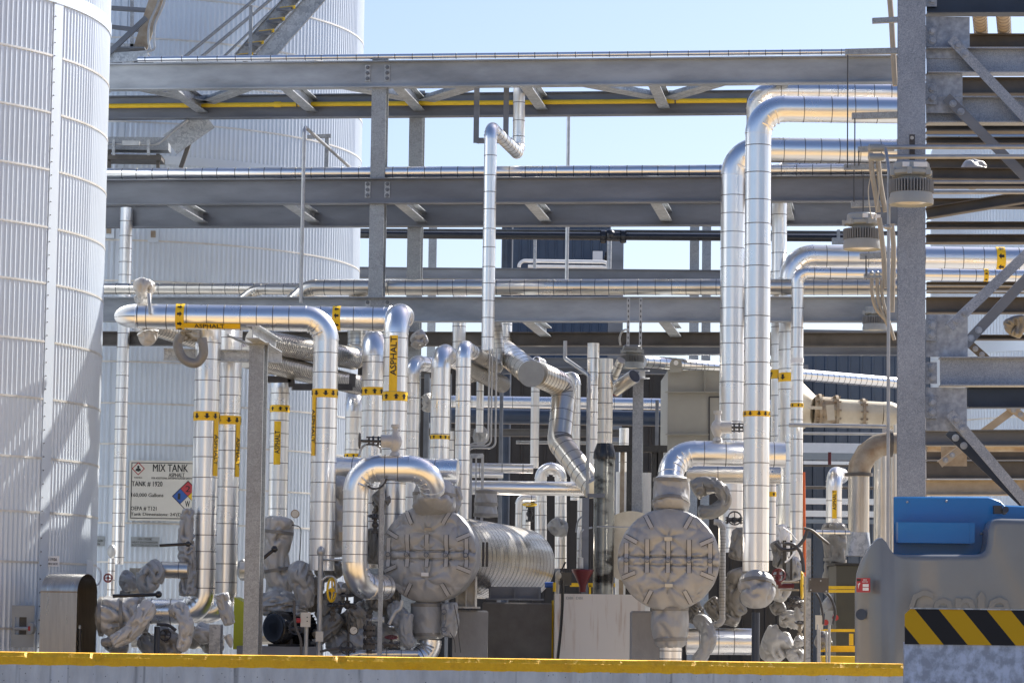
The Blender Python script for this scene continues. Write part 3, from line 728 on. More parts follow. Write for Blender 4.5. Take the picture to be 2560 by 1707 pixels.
# unseen buildings added on the photographer's side for their reflections in the cladding
MT['warm'] = mat('tan_siding', (.52, .43, .30), (.45, .37, .26), rough=.7)
MT['leaf'] = mat('dark_foliage', (.05, .07, .03), (.03, .045, .02), rough=.8)
def unseen_block(label, x0, x1, y0, y1, h, mt_):
    T = thing('warehouse', V(((x0 + x1) / 2, (y0 + y1) / 2, 0)), label, 'building')
    m = M(); m.box(V(((x0 + x1) / 2, (y0 + y1) / 2, h / 2)), x1 - x0, y1 - y0, h); m.build('wall', mt_, T)
    m = M(); m.box(V(((x0 + x1) / 2, (y0 + y1) / 2, h + .1)), x1 - x0 + .4, y1 - y0 + .4, .2); m.build('roof', 'galvd', T)
unseen_block('dark warehouse behind the photographer, to the left', -60, -22, -30, -18, 7, 'siding')
unseen_block('tan warehouse behind the photographer, near the middle', -14, 4, -46, -34, 11, 'warm')
unseen_block('navy warehouse behind the photographer, on the right', 14, 40, -40, -26, 9, 'blueg')
unseen_block('white tall shed far right of the photographer', 52, 70, -20, 5, 14, 'white')
unseen_block('dark shed far left of the photographer', -60, -44, -8, 16, 8, 'siding')
# ================================================================ ASPHALT LINES AND OTHER CLAD PIPES
def straights(el): return [e for e in el if e[0] == 's']
def mark(T, s, r, py=None, px=None, band=None, strip=None, word='ASPHALT'):
    """s: straight section (tag,a,b); band: (t,width,sgn,arrow); strip:(t0,t1,theta,width,rd)"""
    a, b = s[1], s[2]
    if abs((b - a).normalized().z) > .7 and b.z < a.z: a, b = b, a
    elif abs((b - a).normalized().x) > .5 and b.x < a.x: a, b = b, a
    ax, e1, e2 = frame(a, b)
    def t_at(v, horiz):
        lo, hi = 0.0, (b - a).length
        for _ in range(30):
            mid = (lo + hi) / 2; q = a + ax * mid - CAM; dd = q.dot(_F)
            w_ = 1280 + FPX * q.dot(CR) / dd if horiz else 853.5 - FPX * q.dot(CU) / dd
            if (w_ < v) == horiz: lo = mid
            else: hi = mid
        return (lo + hi) / 2
    hz = abs(ax.x) > .5
    if band:
        c, w_, sgn, asz = band; arrow_band(T, a, ax, e1, e2, r, t_at(c, hz), w_, sgn, asz)
    if strip:
        c0, c1, th, wd, rd = strip[:5]; t0, t1 = sorted((t_at(c0, hz), t_at(c1, hz)))
        lo, hi = strip[5:] if len(strip) > 5 else (.1, .9)
        name_strip(T, a, ax, e1, e2, r, t0, t1, th, wd, word, rd, lo, hi)
G1 = 'labelled asphalt pipes'
# AP1 : left cap, across, down
z = P(560, 790, 36.0)
r1 = .152
pts = [P(312, 790, 36.0) + V((.12, .9, 0)), P(312, 790, 36.0), V((0, 0, 0)), V((0, 0, 0))]
pts[1] = P(320, 790, 36.0); q = pts[1].copy(); q.x = solve_x(q.y, q.z, 816); pts[2] = q
pts[3] = V((q.x, q.y, solve_z(q.x, q.y, 1425)))
pts[0] = V((solve_x(36.0, pts[1].z, 347), 36.0, pts[1].z)); pts = [pts[0]] + pts[2:]
T, el = pipe('big silver asphalt line with a rounded left end, turning down beside the grey post', pts, r1, sp=.215, group=G1, rb=.26)
ss = straights(el)
m = M(); m.lathe(ss[0][1] + V((.004, 0, 0)), V((-1, .10, 0)), [(r1 + .006, 0), (r1 + .006, .02), (r1 + .001, .025), (r1 * .985, .06), (r1 * .93, .12), (r1 * .83, .18), (r1 * .68, .235), (r1 * .48, .275), (r1 * .26, .298), (0, .305)], 36); m.build('domed_end', 'alu', T)
m = M(); m.tube([ss[0][1] + V((-x, x * .1, 0)) + V((0, -.003 - math.sqrt(max(0, (r1 * y) ** 2 - .001)), -.015)) for x, y in ((.02, 1.01), (.10, .96), (.17, .86), (.23, .70), (.27, .5), (.295, .3))], .005, 6); m.build('domed_end_seam', 'seam', T)
mark(T, ss[-2], r1, band=(452, .105, 1, .06)); mark(T, ss[-2], r1, strip=(463, 603, -.86, .085, 2, .18, .72))
mark(T, ss[-1], r1, band=(984, .105, -1, .062)); mark(T, ss[-1], r1, strip=(995, 1140, -.95, .085, -1, .22, .80))
# AP2
Y2 = 37.5; q = P(930, 797, Y2); a = q.copy(); a.x = solve_x(a.y, a.z, 690); b = q.copy(); b.x = solve_x(b.y, b.z, 1015)
c = b + V((-.10, -.62, 0)); c.x = solve_x(c.y, c.z, 991); d = V((c.x, c.y, solve_z(c.x, c.y, 1400)))
T, el = pipe('big silver asphalt line crossing behind, with a humped elbow', [a, b, c, d], r1, sp=.215, group=G1, rb=.24)
ss = straights(el)
mark(T, ss[0], r1, band=(842, .10, -1, .06)); mark(T, ss[-1], r1, band=(992, .11, 1, .066)); mark(T, ss[-1], r1, strip=(841, 980, -.14, .105, 1, .28, .98))
# AP3
def riser(label, px, pyt, pyb, Y, r, sp=.2, pyref=1000, mt='alu', top=None, bot=None, group=None, rb=None, ribs=2, name='clad_pipe'):
    c = P(px, pyref, Y); b = V((c.x, c.y, solve_z(c.x, c.y, pyb))); t = V((c.x, c.y, solve_z(c.x, c.y, pyt)))
    pts = [b, t]
    if top: pts.append(t + V(top))
    if bot: pts = [b + V(bot)] + pts
    return pipe(label, pts, r, 'pipe', sp, mt, rb=rb, group=group, ribs=ribs, name=name)
T, el = riser('silver asphalt riser tucked behind the humped elbow', 934, 852, 1420, 38.4, .152, .21, top=(-.05, .7, 0), group=G1, rb=.2)
mark(T, straights(el)[0], .152, band=(979, .105, 1, .062))
# AP4 / AP5
r4 = .156; Y4 = 36.55
c = P(515, 1100, Y4); b = V((c.x, c.y, solve_z(c.x, c.y, 1529))); t = V((c.x, c.y, solve_z(c.x, c.y, 790)))
l = b.copy(); l.x = solve_x(l.y, l.z, 255)
T, el = pipe('thick silver asphalt riser before the tank sign, elbowed left at its foot', [l, b, t], r4, sp=.235, group=G1, rb=.24, ribs=4)
ss = straights(el); s4 = [s for s in ss if abs((s[2] - s[1]).normalized().z) > .9][0]
mark(T, s4, r4, band=(1041, .112, -1, .066)); mark(T, s4, r4, strip=(1052, 1190, .98, .085, -1, .2, .75))
c = P(570, 1100, Y4 + .55); b = V((c.x, c.y, solve_z(c.x, c.y, 1527))); t = V((c.x, c.y, solve_z(c.x, c.y, 795)))
l = b.copy(); l.x -= .55; l.y -= .1
T, el = pipe('thick silver asphalt riser with its lower part in shadow, left of the grey post', [l, b, t], .152, sp=.225, group=G1, rb=.24, ribs=4)
s5 = [s for s in straights(el) if abs((s[2] - s[1]).normalized().z) > .9][0]
mark(T, s5, .152, band=(1051, .108, -1, .064)); mark(T, s5, .152, strip=(1062, 1192, 1.02, .085, -1, .2, .75))
# AP6
T, el = riser('silver asphalt pipe right of the grey post, ASPHALT in brown shade', 700, 930, 1300, 40.4, .128, .20, top=(-.15, .6, 0), group=G1, rb=.22)
s6 = straights(el)[0]; mark(T, s6, .128, band=(1022, .095, 1, .055)); mark(T, s6, .128, strip=(1054, 1162, -.12, .095, 1, .25, .78))
# AP7
T, el = riser('silver riser half hidden behind the labelled lines, arrow ring near its foot', 885, 985, 1290, 41.8, .118, .2, top=(.0, .6, 0), group=G1, rb=.25)
mark(T, straights(el)[0], .118, band=(1140, .07, 1, .042))
# tank-side pipes
pipe('tall silver downpipe standing against the mix tank, left of the sign', [V((P(312, 700, 43.2).x, 43.2, solve_z(P(312, 700, 43.2).x, 43.2, y))) for y in (1410, 520)], .092, sp=.205, jit=.1)
c = P(279, 1400, 42.6); T, el = pipe('thin white-topped pipe stub beside the tall downpipe', [V((c.x, c.y, solve_z(c.x, c.y, 1500))), V((c.x, c.y, solve_z(c.x, c.y, 1395)))], .052, sp=.12)
m = M(); m.ball(c + V((0, -.02, .13)), .065, 12, sc=(1, 1, 1.5)); m.build('cap', 'clothl', T)
# receding pipes behind the left group
def rec(label, a, b, r, sp=.055, mt='alud', tail=None, rb=None, **kw):
    pts = [P(*a), P(*b)]
    if tail: pts.append(pts[1] + V(tail))
    return pipe(label, pts, r, 'pipe', sp, mt, rb=rb, thin=.006, jit=.05, **kw)
rec('upper finely banded pipe receding to the right behind the asphalt lines', (640, 850, 37.6), (895, 898, 40.8), .15, .06, tail=(0, .1, .9), rb=.2)
rec('lower finely banded pipe receding to the right behind the asphalt lines', (615, 893, 37.6), (935, 972, 41.6), .135, .055)
rec('short finely banded pipe dropping behind the left end cap', (345, 805, 37.0), (720, 915, 39.5), .12, .055)
m_ = None
# channel hangers between
def frame_bar(label, pts, s, mt='galvd', cat='support frame', name='support_frame'):
    m = M()
    for a, b in zip(pts[:-1], pts[1:]): m.bar(a, b, s, s)
    return tag(m.build(name, mt), label, cat)
frame_bar('dark square-tube cradle under the lower receding pipe', [P(665, 948, 39), P(728, 948, 39), P(730, 967, 39), P(880, 968, 39.2), P(882, 935, 39.2)], .085, 'dark')
# V0 V1 V2
def riser2(label, px, pytop, pyb, Y, r, back, sp=.2, backsp=.05, rb=None, backlab=None, endmt='alud'):
    c = P(px, 1000, Y); b = V((c.x, c.y, solve_z(c.x, c.y, pyb))); t = V((c.x, c.y, solve_z(c.x, c.y, pytop)))
    e = P(*back)
    T, el = pipe(label, [b, t, t + (e - t) * .25], r, 'pipe', sp, 'alu', rb=rb or r * 1.6, ribs=1)
    pipe(backlab, [t + (e - t) * .255, e], r * .98, 'pipe', backsp, endmt, thin=.006, jit=.05)
    return T, el
T, el = riser2('silver riser with a rounded hood-like elbow and a fine yellow ring', 1101, 880, 1330, 37.6, .122, (1255, 960, 40.8), backlab='finely banded pipe receding from the hood-like elbow')
mark(T, straights(el)[0], .122, band=(1093, .055, 1, .04))
riser2('slimmer silver riser next to the hood-like elbow', 1158, 868, 1330, 37.2, .094, (1240, 915, 39.6), backlab='short finely banded pipe receding from the slimmer riser', rb=.14)
c = P(1247, 925, 40.9); T, el = pipe('dark banded elbow closing the receding pipes', [P(1236, 800, 41.0), P(1247, 925, 41.0), P(1247, 950, 41.0) + V((-.5, -.5, 0))], .10, 'pipe', .06, 'alud', rb=.2, thin=.006)
riser('dull silver riser just left of the hood-like elbow', 1030, 905, 1300, 39.2, .098, .21, top=(.28, .5, 0), rb=.16)
riser('thin silver pipe dropping between the rack and the conduits', 1200, 880, 1080, 41.0, .050, .25)
riser('small silver pipe with a strap of rings beside the hood-like riser', 1128, 1078, 1300, 41.5, .05, .15)
riser('shiny upright pipe behind the hanging riser, dropping from the third beam', 1145, 700, 880, 42.2, .095, .22)
riser('silver upright pipe reaching the third beam right of the hanging riser', 1262, 800, 900, 42.6, .09, .2)
# right-hand tall risers
rA = .153; YA = 34.9
q = P(2100, 275, YA); c = q.copy(); c.x = solve_x(c.y, c.z, 1896); e = q.copy(); e.x = solve_x(e.y, e.z, 2300)
c2 = P(1892, 800, YA); b = V((c.x, c.y, solve_z(c.x, c.y, 1427)))
T, el = pipe('tallest fat silver riser in front, turning right near the top', [b, c, e], rA, sp=.29, rb=.30, ribs=3, group='tall riser pipes on the right')
s = [x for x in straights(el) if abs((x[2] - x[1]).normalized().z) > .9][0]; mark(T, s, rA, band=(1035, .065, -1, .05))
q = P(2100, 378, 39.2); c = q.copy(); c.x = solve_x(c.y, c.z, 1834); e = q.copy(); e.x = solve_x(e.y, e.z, 2300); b = V((c.x, c.y, solve_z(c.x, c.y, 1380)))
pipe('fat silver riser just left of the tallest one, turning right a little lower', [b, c, e], .165, sp=.25, rb=.34, ribs=3, group='tall riser pipes on the right')
q = P(2100, 232, 40.4); c = q.copy(); c.x = solve_x(c.y, c.z, 1889); e = q.copy(); e.x = solve_x(e.y, e.z, 2300)
pipe('top silver pipe running right just above the tallest riser', [c - V((0, 0, 1.2)), c, e], .125, sp=.25, rb=.24)
q = P(2000, 418, 40.2); c = q.copy(); c.x = solve_x(c.y, c.z, 1949); e = q.copy(); e.x = solve_x(e.y, e.z, 2300); b = V((c.x, c.y, solve_z(c.x, c.y, 1390)))
T, el = pipe('silver riser directly right of the tallest one, with upward arrows', [b, c, e], .104, sp=.24, rb=.17, group='tall riser pipes on the right')
s = [x for x in straights(el) if abs((x[2] - x[1]).normalized().z) > .9][0]; mark(T, s, .104, band=(936, .12, 1, .075)); mark(T, s, .104, strip=(948, 1090, 1.1, .07, -1))
q = P(2150, 644, 40.0); c = q.copy(); c.x = solve_x(c.y, c.z, 1978); e = q.copy(); e.x = solve_x(e.y, e.z, 2620); b = V((c.x, c.y, solve_z(c.x, c.y, 1390)))
T, el = pipe('fat golden-reflecting pipe running right with black arrows past the near column', [b, c, e], .162, sp=.26, rb=.3, group='tall riser pipes on the right')
s = [x for x in straights(el) if abs((x[2] - x[1]).normalized().x) > .9][0]; mark(T, s, .162, band=(2499, .12, -1, .075)); mark(T, s, .162, strip=(2345, 2470, -1.35, .085, 2))
s = [x for x in straights(el) if abs((x[2] - x[1]).normalized().z) > .9][0]; mark(T, s, .162, band=(944, .12, -1, .075)); mark(T, s, .162, strip=(956, 1095, .15, .07, -1))
q = P(2150, 684, 39.2); c = q.copy(); c.x = solve_x(c.y, c.z, 1994); e = q.copy(); e.x = solve_x(e.y, e.z, 2620); b = V((c.x, c.y, solve_z(c.x, c.y, 1400)))
T, el = pipe('slim silver riser at the right of the tall group, with a pale collar', [b, c, e], .080, sp=.235, rb=.13, group='tall riser pipes on the right')
s = [x for x in straights(el) if abs((x[2] - x[1]).normalized().x) > .9][0]; mark(T, s, .080, band=(2464, .06, 1, .035))
s = [x for x in straights(el) if abs((x[2] - x[1]).normalized().z) > .9][0]; mark(T, s, .080, band=(1013, .055, 1, .035))
a = P(1992, 901, 39.2); m = M(); m.cyl(V((c.x, c.y, a.z - .03)), V((c.x, c.y, a.z + .03)), .086, 28); m.build('collar', 'whitep', T)
# pipes hidden low between risers
for i, (px, yt, Y, r, s_) in enumerate([(1932, 1130, 37.6, .045, 'with a small black and yellow ring'), (1953, 1190, 40.8, .035, 'in the gap left of the orange pole'), (1967, 1205, 41.2, .03, 'thinnest')]):
    T, el = riser('low upright silver pipe between the riser feet, ' + s_, px, yt, 1400, Y, r, .22, group='low pipes between the riser feet')
    if i == 0:
        ax, e1, e2 = frame(el[0][1], el[0][2]); arrow_band(T, el[0][1], ax, e1, e2, r, (P(1932, 1235, 37.6).z - el[0][1].z), .06, 1, .04)
# big capped duct
T = thing('capped_duct', P(1330, 930, 39.6), 'wide pale duct with a flat round cap and a zigzag drop in the middle', 'duct')
rd = .172
def seg(a, b, r, nm='duct_section', sp=.07, caps=True, mt='alud'):
    m = M(); m.tube([a, b], r, 36)
    rings_on(m, a, b, r, sp, 1, .006, .05); return m.build(nm, [mt, 'seam'], T)
A0 = P(1240, 862, 43.5); A1 = P(1328, 934, 39.3)
seg(A0, A1, rd, sp=.4)
d = (A1 - A0).normalized(); m = M(); m.tube([A1 + d * .001, A1 + d * .02], rd + .004, 36); m.build('end_cap', 'signg', T)
B0 = P(1345, 935, 39.75); B1 = P(1412, 965, 40.2); B2 = P(1398, 1105, 39.9); B3 = P(1487, 1222, 39.3)
seg(B0, B0.lerp(B1, .72), rd, sp=.06)
el = fillet([B0.lerp(B1, .70), B1, B2, B3], .26)
for e in el:
    m = M()
    if e[0] == 's': m.tube([e[1], e[2]], rd * .94, 36); rings_on(m, e[1], e[2], rd * .94, .16, 1, .008, .3); m.build('duct_section', ['alud', 'seam'], T)
    else:
        m.tube(e[1], rd * .955, 36)
        for k in (.25, .5, .75):
            p = e[1][int(k * (len(e[1]) - 1))]; inn = (e[2] - p).normalized(); rr = rd * .97
            m.tube([p + inn * (rr * math.cos(x)) + e[3] * (rr * math.sin(x)) for x in [R(y) for y in range(-85, 86, 17)]], .008, 6, 1)
        m.build('elbow', ['alud', 'seam'], T)
# stainless flue with black lower half
c = P(1512, 1100, 38.8); X = c.x
def zz(py): return solve_z(X, 38.8, py)
T = thing('flue', V((X, 38.8, 0)), 'upright exhaust flue, stainless above and glossy black below a cone', 'flue')
m = M(); m.tube([V((X, 38.8, zz(1110))), V((X, 38.8, zz(897)))], .097, 32); rings_on(m, V((X, 38.8, zz(1110))), V((X, 38.8, zz(897))), .097, .2, 1); m.build('upper_flue', ['alud', 'seam'], T)
m = M(); m.lathe(V((X, 38.8, zz(1148))), V((0, 0, 1)), [(.145, 0), (.148, .03), (.14, .1), (.10, zz(1108) - zz(1148)), (.0001, zz(1108) - zz(1148))], 32); m.build('cone', 'black', T)
m = M(); m.cyl(V((X, 38.8, 0)), V((X, 38.8, zz(1148))), .135, 32)
for py in (1165, 1250, 1330): m.tube([V((X, 38.8, zz(py))), V((X, 38.8, zz(py) + .03))], .142, 32)
MT['gblack'] = mat('glossy_black_flue', (.24, .25, .24), (.02, .02, .02), rough=.25, metal=.6, scale=3, stretch=(.6, .6, 1), mid=.44, width=.05)
m.build('lower_flue', 'gblack', T)
m = M(); m.extr(lprof(.09, .09, .01), V((X - .2, 38.6, 0)), V((X - .2, 38.6, zz(1245))), up=V((0, 1, 0))); m.bar(V((X - .22, 38.65, zz(1240))), V((X + .0, 38.65, zz(1240))), .05, .05); tag(m.build('flue_support', 'galvd'), 'grey angle post supporting the black flue', 'support post')
# open-ended slanting pipes by the flue
o_, _ = pipe('stubby slanting pipe with an open dark end beside the flue', [P(1536, 975, 39.05), P(1586, 940, 38.75)], .092, 'pipe', 0, 'alud')
a, b = P(1536, 975, 39.05), P(1586, 940, 38.75); m = M(); m.cyl(b, b + (b - a).normalized() * .004, .086, 32); m.build('dark_end_disc', 'dark', o_)  # dark disc over the end paints the shade inside the bore
m = M(); m.cyl(a - (b - a).normalized() * .004, a + (b - a).normalized() * .02, .094, 32); m.build('red_rim', 'dred', o_)
pipe('thin slanting pipe above the stubby one', [P(1534, 942, 39.6), P(1553, 900, 39.4)], .06, 'pipe', .15, 'alud')
# sloping bright pipe
rec('long sun-glazed pipe sloping away to the right behind the risers', (1608, 903, 43.5), (2300, 962, 46.5), .088, .11, mt='alu')
# vertical shiny background pipes
riser('shiny upright pipe with many rings left of the flue', 1482, 858, 1230, 41.2, .083, .2)
riser('rear upright pipe with an elbow at the top beside the capped duct', 1440, 940, 1250, 42.2, .065, .2, top=(-.25, .3, 0), rb=.12)
riser('thin upright pipe in front of the dark building, left of the capped duct', 1338, 900, 1170, 42.4, .060, .22, top=(.1, .5, 0), rb=.1)
riser('dull upright pipe just above the black frame', 1561, 1070, 1320, 46, .075, .3)
line('thin grey drop pipe with a dog-leg left of the flue', path((1413, 852, 39.6), ('v', 896)) + [P(1472, 938, 39.2)] + [V((P(1472, 938, 39.2).x, 39.2, solve_z(P(1472, 938, 39.2).x, 39.2, 1240)))], .026, 'conduit', 'pipe', 'drop_pipe', rb=.04)
# background horizontals
def hz(label, px0, px1, py, Y, r, mt='alu', sp=.3, name='clad_pipe', dy=0):
    a = P(px0, py, Y); b = a.copy(); b.x = solve_x(b.y, b.z, px1); b.y += dy
    return pipe(label, [a, b], r, 'pipe', sp, mt, name=name)
GB = 'pipes running across the background'
hz('long shiny pipe crossing behind at mid height', 1060, 2010, 1002, 51, .098, sp=.35)
hz('thick navy header pipe below the long shiny one', 1060, 2010, 1038, 52, .135, 'navy', 0, 'header_pipe')
hz('silver pipe crossing low behind the conduit ladder', 1170, 1333, 1169, 41, .066, sp=.3)
hz('thin silver pipe just above the low thick one', 1170, 1258, 1186, 40.6, .04, sp=.3)
hz('low thick silver pipe running to the foot of the zigzag duct', 1170, 1470, 1218, 40.2, .095, sp=0)
T, el = pipe('short silver hump of pipe between two background risers', [P(1352, 1420, 43), P(1352, 1170, 43), P(1402, 1172, 43), P(1402, 1420, 43)], .085, 'pipe', .2, 'alu', rb=.14, ribs=1)
riser('silver upright pipe left of the hump, low in the background', 1300, 1245, 1400, 42.4, .045, .2, top=(.25, 0, 0), rb=.07)
riser('silver upright pipe right of the hump, low in the background', 1455, 1245, 1420, 42.4, .05, .2)
riser('low silver pipe under the slanting drop, half hidden by the shell', 1320, 1230, 1330, 44.2, .06, .2)
# conduits by the hanging riser
for i, px in enumerate((1222, 1229, 1240)):
    a = P(px, 1000, 38.5); zt = solve_z(a.x, a.y, 872); zb = solve_z(a.x, a.y, 1108 + 6 * i)
    line('bent grey conduit in a trio, %s' % ('left', 'middle', 'right')[i], [V((a.x, a.y, zt)), V((a.x, a.y, zb)), V((a.x - .25 - .05 * i, a.y, zb)), V((a.x - .25 - .05 * i, a.y, zb - .9))], .012, 'conduit', 'conduit', 'conduit', 'trio of bent conduits', rb=.08)
T = thing('conduit_ladder', P(1190, 1215, 38.4), 'slotted strut ladder holding small conduits behind the small jacket', 'strut frame')
for px in (1177, 1190, 1206):
    a = P(px, 1180, 38.4); m = M(); m.box(V((a.x, a.y, (solve_z(a.x, a.y, 1136) + solve_z(a.x, a.y, 1300)) / 2)), .02 if px == 1190 else .035, .02, solve_z(a.x, a.y, 1136) - solve_z(a.x, a.y, 1300)); m.build('rail', 'conduit', T)
m = M(); m.bar(P(1176, 1139, 38.35), P(1208, 1139, 38.35), .03, .06); m.build('cross_strut', 'galvl', T)
# ================================================================ EXCHANGERS, JACKETS, PUMPS
def exchanger(label, px, py, Y, r, dx, L, shell_r, tags, seed, shell=True):
    C = P(px, py, Y); ax = V((dx, 1, 0)).normalized(); wv = -ax; u = V((1, -dx, 0)).normalized(); v = V((0, 0, 1))
    T = thing('heat_exchanger', V((C.x, C.y + L / 2, C.z - r - .6)), label, 'heat exchanger', 'jacketed heat exchangers')
    rn = random.Random(seed)
    # quilted end cover
    m = M(); nr, na = 46, 150; rings = []
    FAST = [(0, .44, 6, .42), (0, -.5, 6, .42)] + [(x_, s_, 4, .24) for x_ in (-.84, -.42, 0, .42, .84) for s_ in (.10, -.14)] + [(-.6, .62, 5, .2), (.6, .62, 5, .2), (-.55, -.7, 5, .2), (.55, -.7, 5, .2)]
    def surf(rho, th):
        x = rho * math.cos(th); y = rho * math.sin(th)
        b = .085 * (1 - rho ** 5)
        q = V((math.cos(th) * 2.6, math.sin(th) * 2.6, rho * .8 + seed))
        wr = noise.noise(V((x * 3, y * 3, seed))) * .018
        lo = noise.noise(V((x * 1.7, y * 1.7, seed * 3))) * 2.2
        for cx_, cy_, kk, sc_ in FAST:
            dx_, dy_ = x - cx_, y - cy_; dd = math.hypot(dx_, dy_); aa = math.atan2(dy_, dx_)
            e = math.exp(-(dd / sc_) ** 2); wr -= .022 * math.exp(-(dd / (sc_ * .35)) ** 2)
            wr -= .024 * e * (1 - abs(math.sin(aa * kk / 2 + lo + seed))) ** 1.3 * min(1, dd / .07)
        ar = math.atan2(y, x); wr -= .030 * max(0, rho - .45) * (1 - abs(math.sin(ar * 8 + lo * 1.5))) ** 1.3
        if abs(y - .055) < .022: wr -= .024
        if abs(y + .11) < .018: wr -= .015
        if -.10 < y < .04: wr += .012 + .008 * noise.noise(V((x * 14, y * 5, 3)))
        return C + u * (x * r) + v * (y * r) + wv * (b + wr)
    for i in range(1, nr + 1):
        rho = i / nr; rings.append([surf(rho, 2 * math.pi * j / na) for j in range(na)])
    rim = rings[-1]
    for k, (s, d) in enumerate(((1.02, -.02), (1.03, -.06), (1.025, -.11), (1.0, -.16), (1.0, -.40))):
        rings.append([C + (p - C - wv * ((p - C).dot(wv))) * (s + .006 * noise.noise(V((j * .25, k, seed)))) + wv * d for j, p in enumerate(rim)])
    m.ring_strip(rings, 0, True, (True, False)); m.build('end_cover', 'cloth', T)
    def sp(x, y, off=.018):
        rho = math.hypot(x, y); return surf(min(rho, .99), math.atan2(y, x)) + wv * off
    def strap(pts, w_, nm='strap', mt_='strapm', off=.028):
        m = M(); P_ = [sp(x, y, off) for x, y in pts]; rg = []
        for i, p in enumerate(P_):
            d = (P_[min(i + 1, len(P_) - 1)] - P_[max(i - 1, 0)]).normalized(); s = d.cross(wv).normalized()
            rg.append([p - s * w_ / 2, p + s * w_ / 2, p + s * w_ / 2 - wv * .018, p - s * w_ / 2 - wv * .018])
        m.ring_strip(rg, 0, True, (True, True))
        m.ring_strip([[a_ - (b_ - a_) * .16 - wv * .008, b_ + (b_ - a_) * .16 - wv * .008] for a_, b_, _, _ in rg], 1, False); return m.build(nm, [mt_, 'dark'], T)  # wider dark strip below stands in for the shadow along the strap edges
    for i, x in enumerate((-.84, -.42, 0, .42, .84)):
        y0 = .40 if abs(x) < .8 else .33
        b = strap([(x, y0 - t * (y0 + .27) / 8) for t in range(9)], .046)
        m = M(); c = sp(x, -.02, .045); m.tube([c + (u * math.cos(q) + v * math.sin(q)) * .026 for q in [k * math.pi / 6 for k in range(13)]], .006, 6); m.build('buckle_ring', 'galvd', b)
    for th in (152, 118, 62, 25, -22, -62, -118, -158):
        t = R(th); 
        strap([(q * math.cos(t), q * math.sin(t)) for q in [.99 - .28 * k / 5 for k in range(6)]], .044)
    for (tx, ty, w_, h_, mt_) in tags:
        c = sp(tx, ty, .035); m = M(); m.box(c, w_, .006, h_, 0, u, wv, v); m.build('metal_tag', mt_, T)
    if shell:
        m = M(); a = C + ax * .3; b = C + ax * L
        m.tube([a, b], shell_r, 72); t = .12
        while t < (b - a).length - .05:
            p = a + ax * t; m.tube([p - ax * .004, p + ax * .004], shell_r + .002, 72, 1); t += .27
        m.tube([a + ax * .02, a + ax * .09], shell_r + .015, 64, 1)
        m.lathe(b, ax, [(shell_r, 0), (shell_r * .9, .12), (shell_r * .6, .22), (0, .27)], 48)
        m.build('shell', ['steelb', 'seam'], T)
    return T, C, ax, u
MT['steelb'] = mat('banded_aluminium', (.66, .62, .56), (.56, .52, .47), rough=.24, metal=1, scale=1.2)
MT['strapm'] = mat('webbing', (.42, .42, .42), (.36, .36, .36), rough=.6)
HX1, C1, ax1, u1 = exchanger('jacketed heat exchanger with a long banded shell, left of the pair', 1070, 1384, 36.2, .575, .185, 6.2, .51, [(.02, .50, .09, .035, 'tan'), (-.02, -.42, .09, .045, 'bluep2')] if 0 else [(.02, .52, .09, .035, 'tan'), (-.03, -.43, .09, .045, 'whitep')], 3)
HX2, C2, ax2, u2 = exchanger('jacketed heat exchanger right of the black flue, shell hidden behind its cover', 1671, 1398, 34.6, .575, .1, 2.5, .50, [(.0, .41, .09, .045, 'cream'), (.02, -.52, .09, .04, 'cream')], 8)
# shell clips on exchanger one
m = M(); p = P(1208, 1385, 36.8); m.box(p, .03, .02, .3); m.box(p + V((.045, 0, 0)), .03, .02, .3); m.build('latch', 'dark', HX1)
# piers and saddles
def pier(label, px0, px1, pyt, Y, dep, mt_, group='concrete piers'):
    a = P(px0, pyt, Y); b = P(px1, pyt, Y); m = M()
    c = V(((a.x + b.x) / 2, Y + dep / 2, a.z / 2)); hx = (b.x - a.x) / 2; hy = dep / 2; ch = .02
    m.box(c + V((0, 0, -ch / 2)), 2 * hx, 2 * hy, a.z - ch)
    z1 = a.z - ch; top = [(-hx, -hy, z1), (hx, -hy, z1), (hx, hy, z1), (-hx, hy, z1)]; t2 = [(-hx + ch, -hy + ch, a.z), (hx - ch, -hy + ch, a.z), (hx - ch, hy - ch, a.z), (-hx + ch, hy - ch, a.z)]
    m.ring_strip([[V((c.x + x, c.y + y, z)) for x, y, z in top], [V((c.x + x, c.y + y, z)) for x, y, z in t2]], 0, True, (False, True))
    return tag(m.build('concrete_pier', mt_), label, 'concrete pier', group)
pier('grey concrete pier under the front of the left exchanger', 1132, 1220, 1524, 36.9, .5, 'conc')
pier('dark stained concrete pier under the middle of the left exchanger', 1206, 1380, 1504, 38.0, .8, 'concd')
pier('grey concrete pier beside the lower jacket of the right exchanger', 1580, 1660, 1526, 35.4, .6, 'conc')
def saddle(label, px0, px1, py0, py1, Y, mt_='galvd'):
    a = P(px0, py0, Y); b = P(px1, py1, Y); T = thing('saddle', V(((a.x + b.x) / 2, Y, b.z)), label, 'support saddle', 'exchanger saddles')
    m = M(); m.box(V(((a.x + b.x) / 2, Y, (a.z + b.z) / 2)), b.x - a.x, .02, a.z - b.z); m.build('web', mt_, T)
    m = M(); m.box(V(((a.x + b.x) / 2, Y, b.z + .01)), b.x - a.x + .08, .3, .022); m.build('base_plate', mt_, T)
    for x in (a.x + .02, b.x - .02, (a.x + b.x) / 2): m = M(); m.box(V((x, Y - .08, (a.z + b.z) / 2)), .015, .14, a.z - b.z - .04); m.build('stiffener', mt_, T)
saddle('grey saddle plate under the front of the left exchanger', 1140, 1192, 1420, 1520, 36.95, 'clothl')
saddle('grey saddle under the middle of the left exchanger', 1222, 1352, 1465, 1500, 38.3)
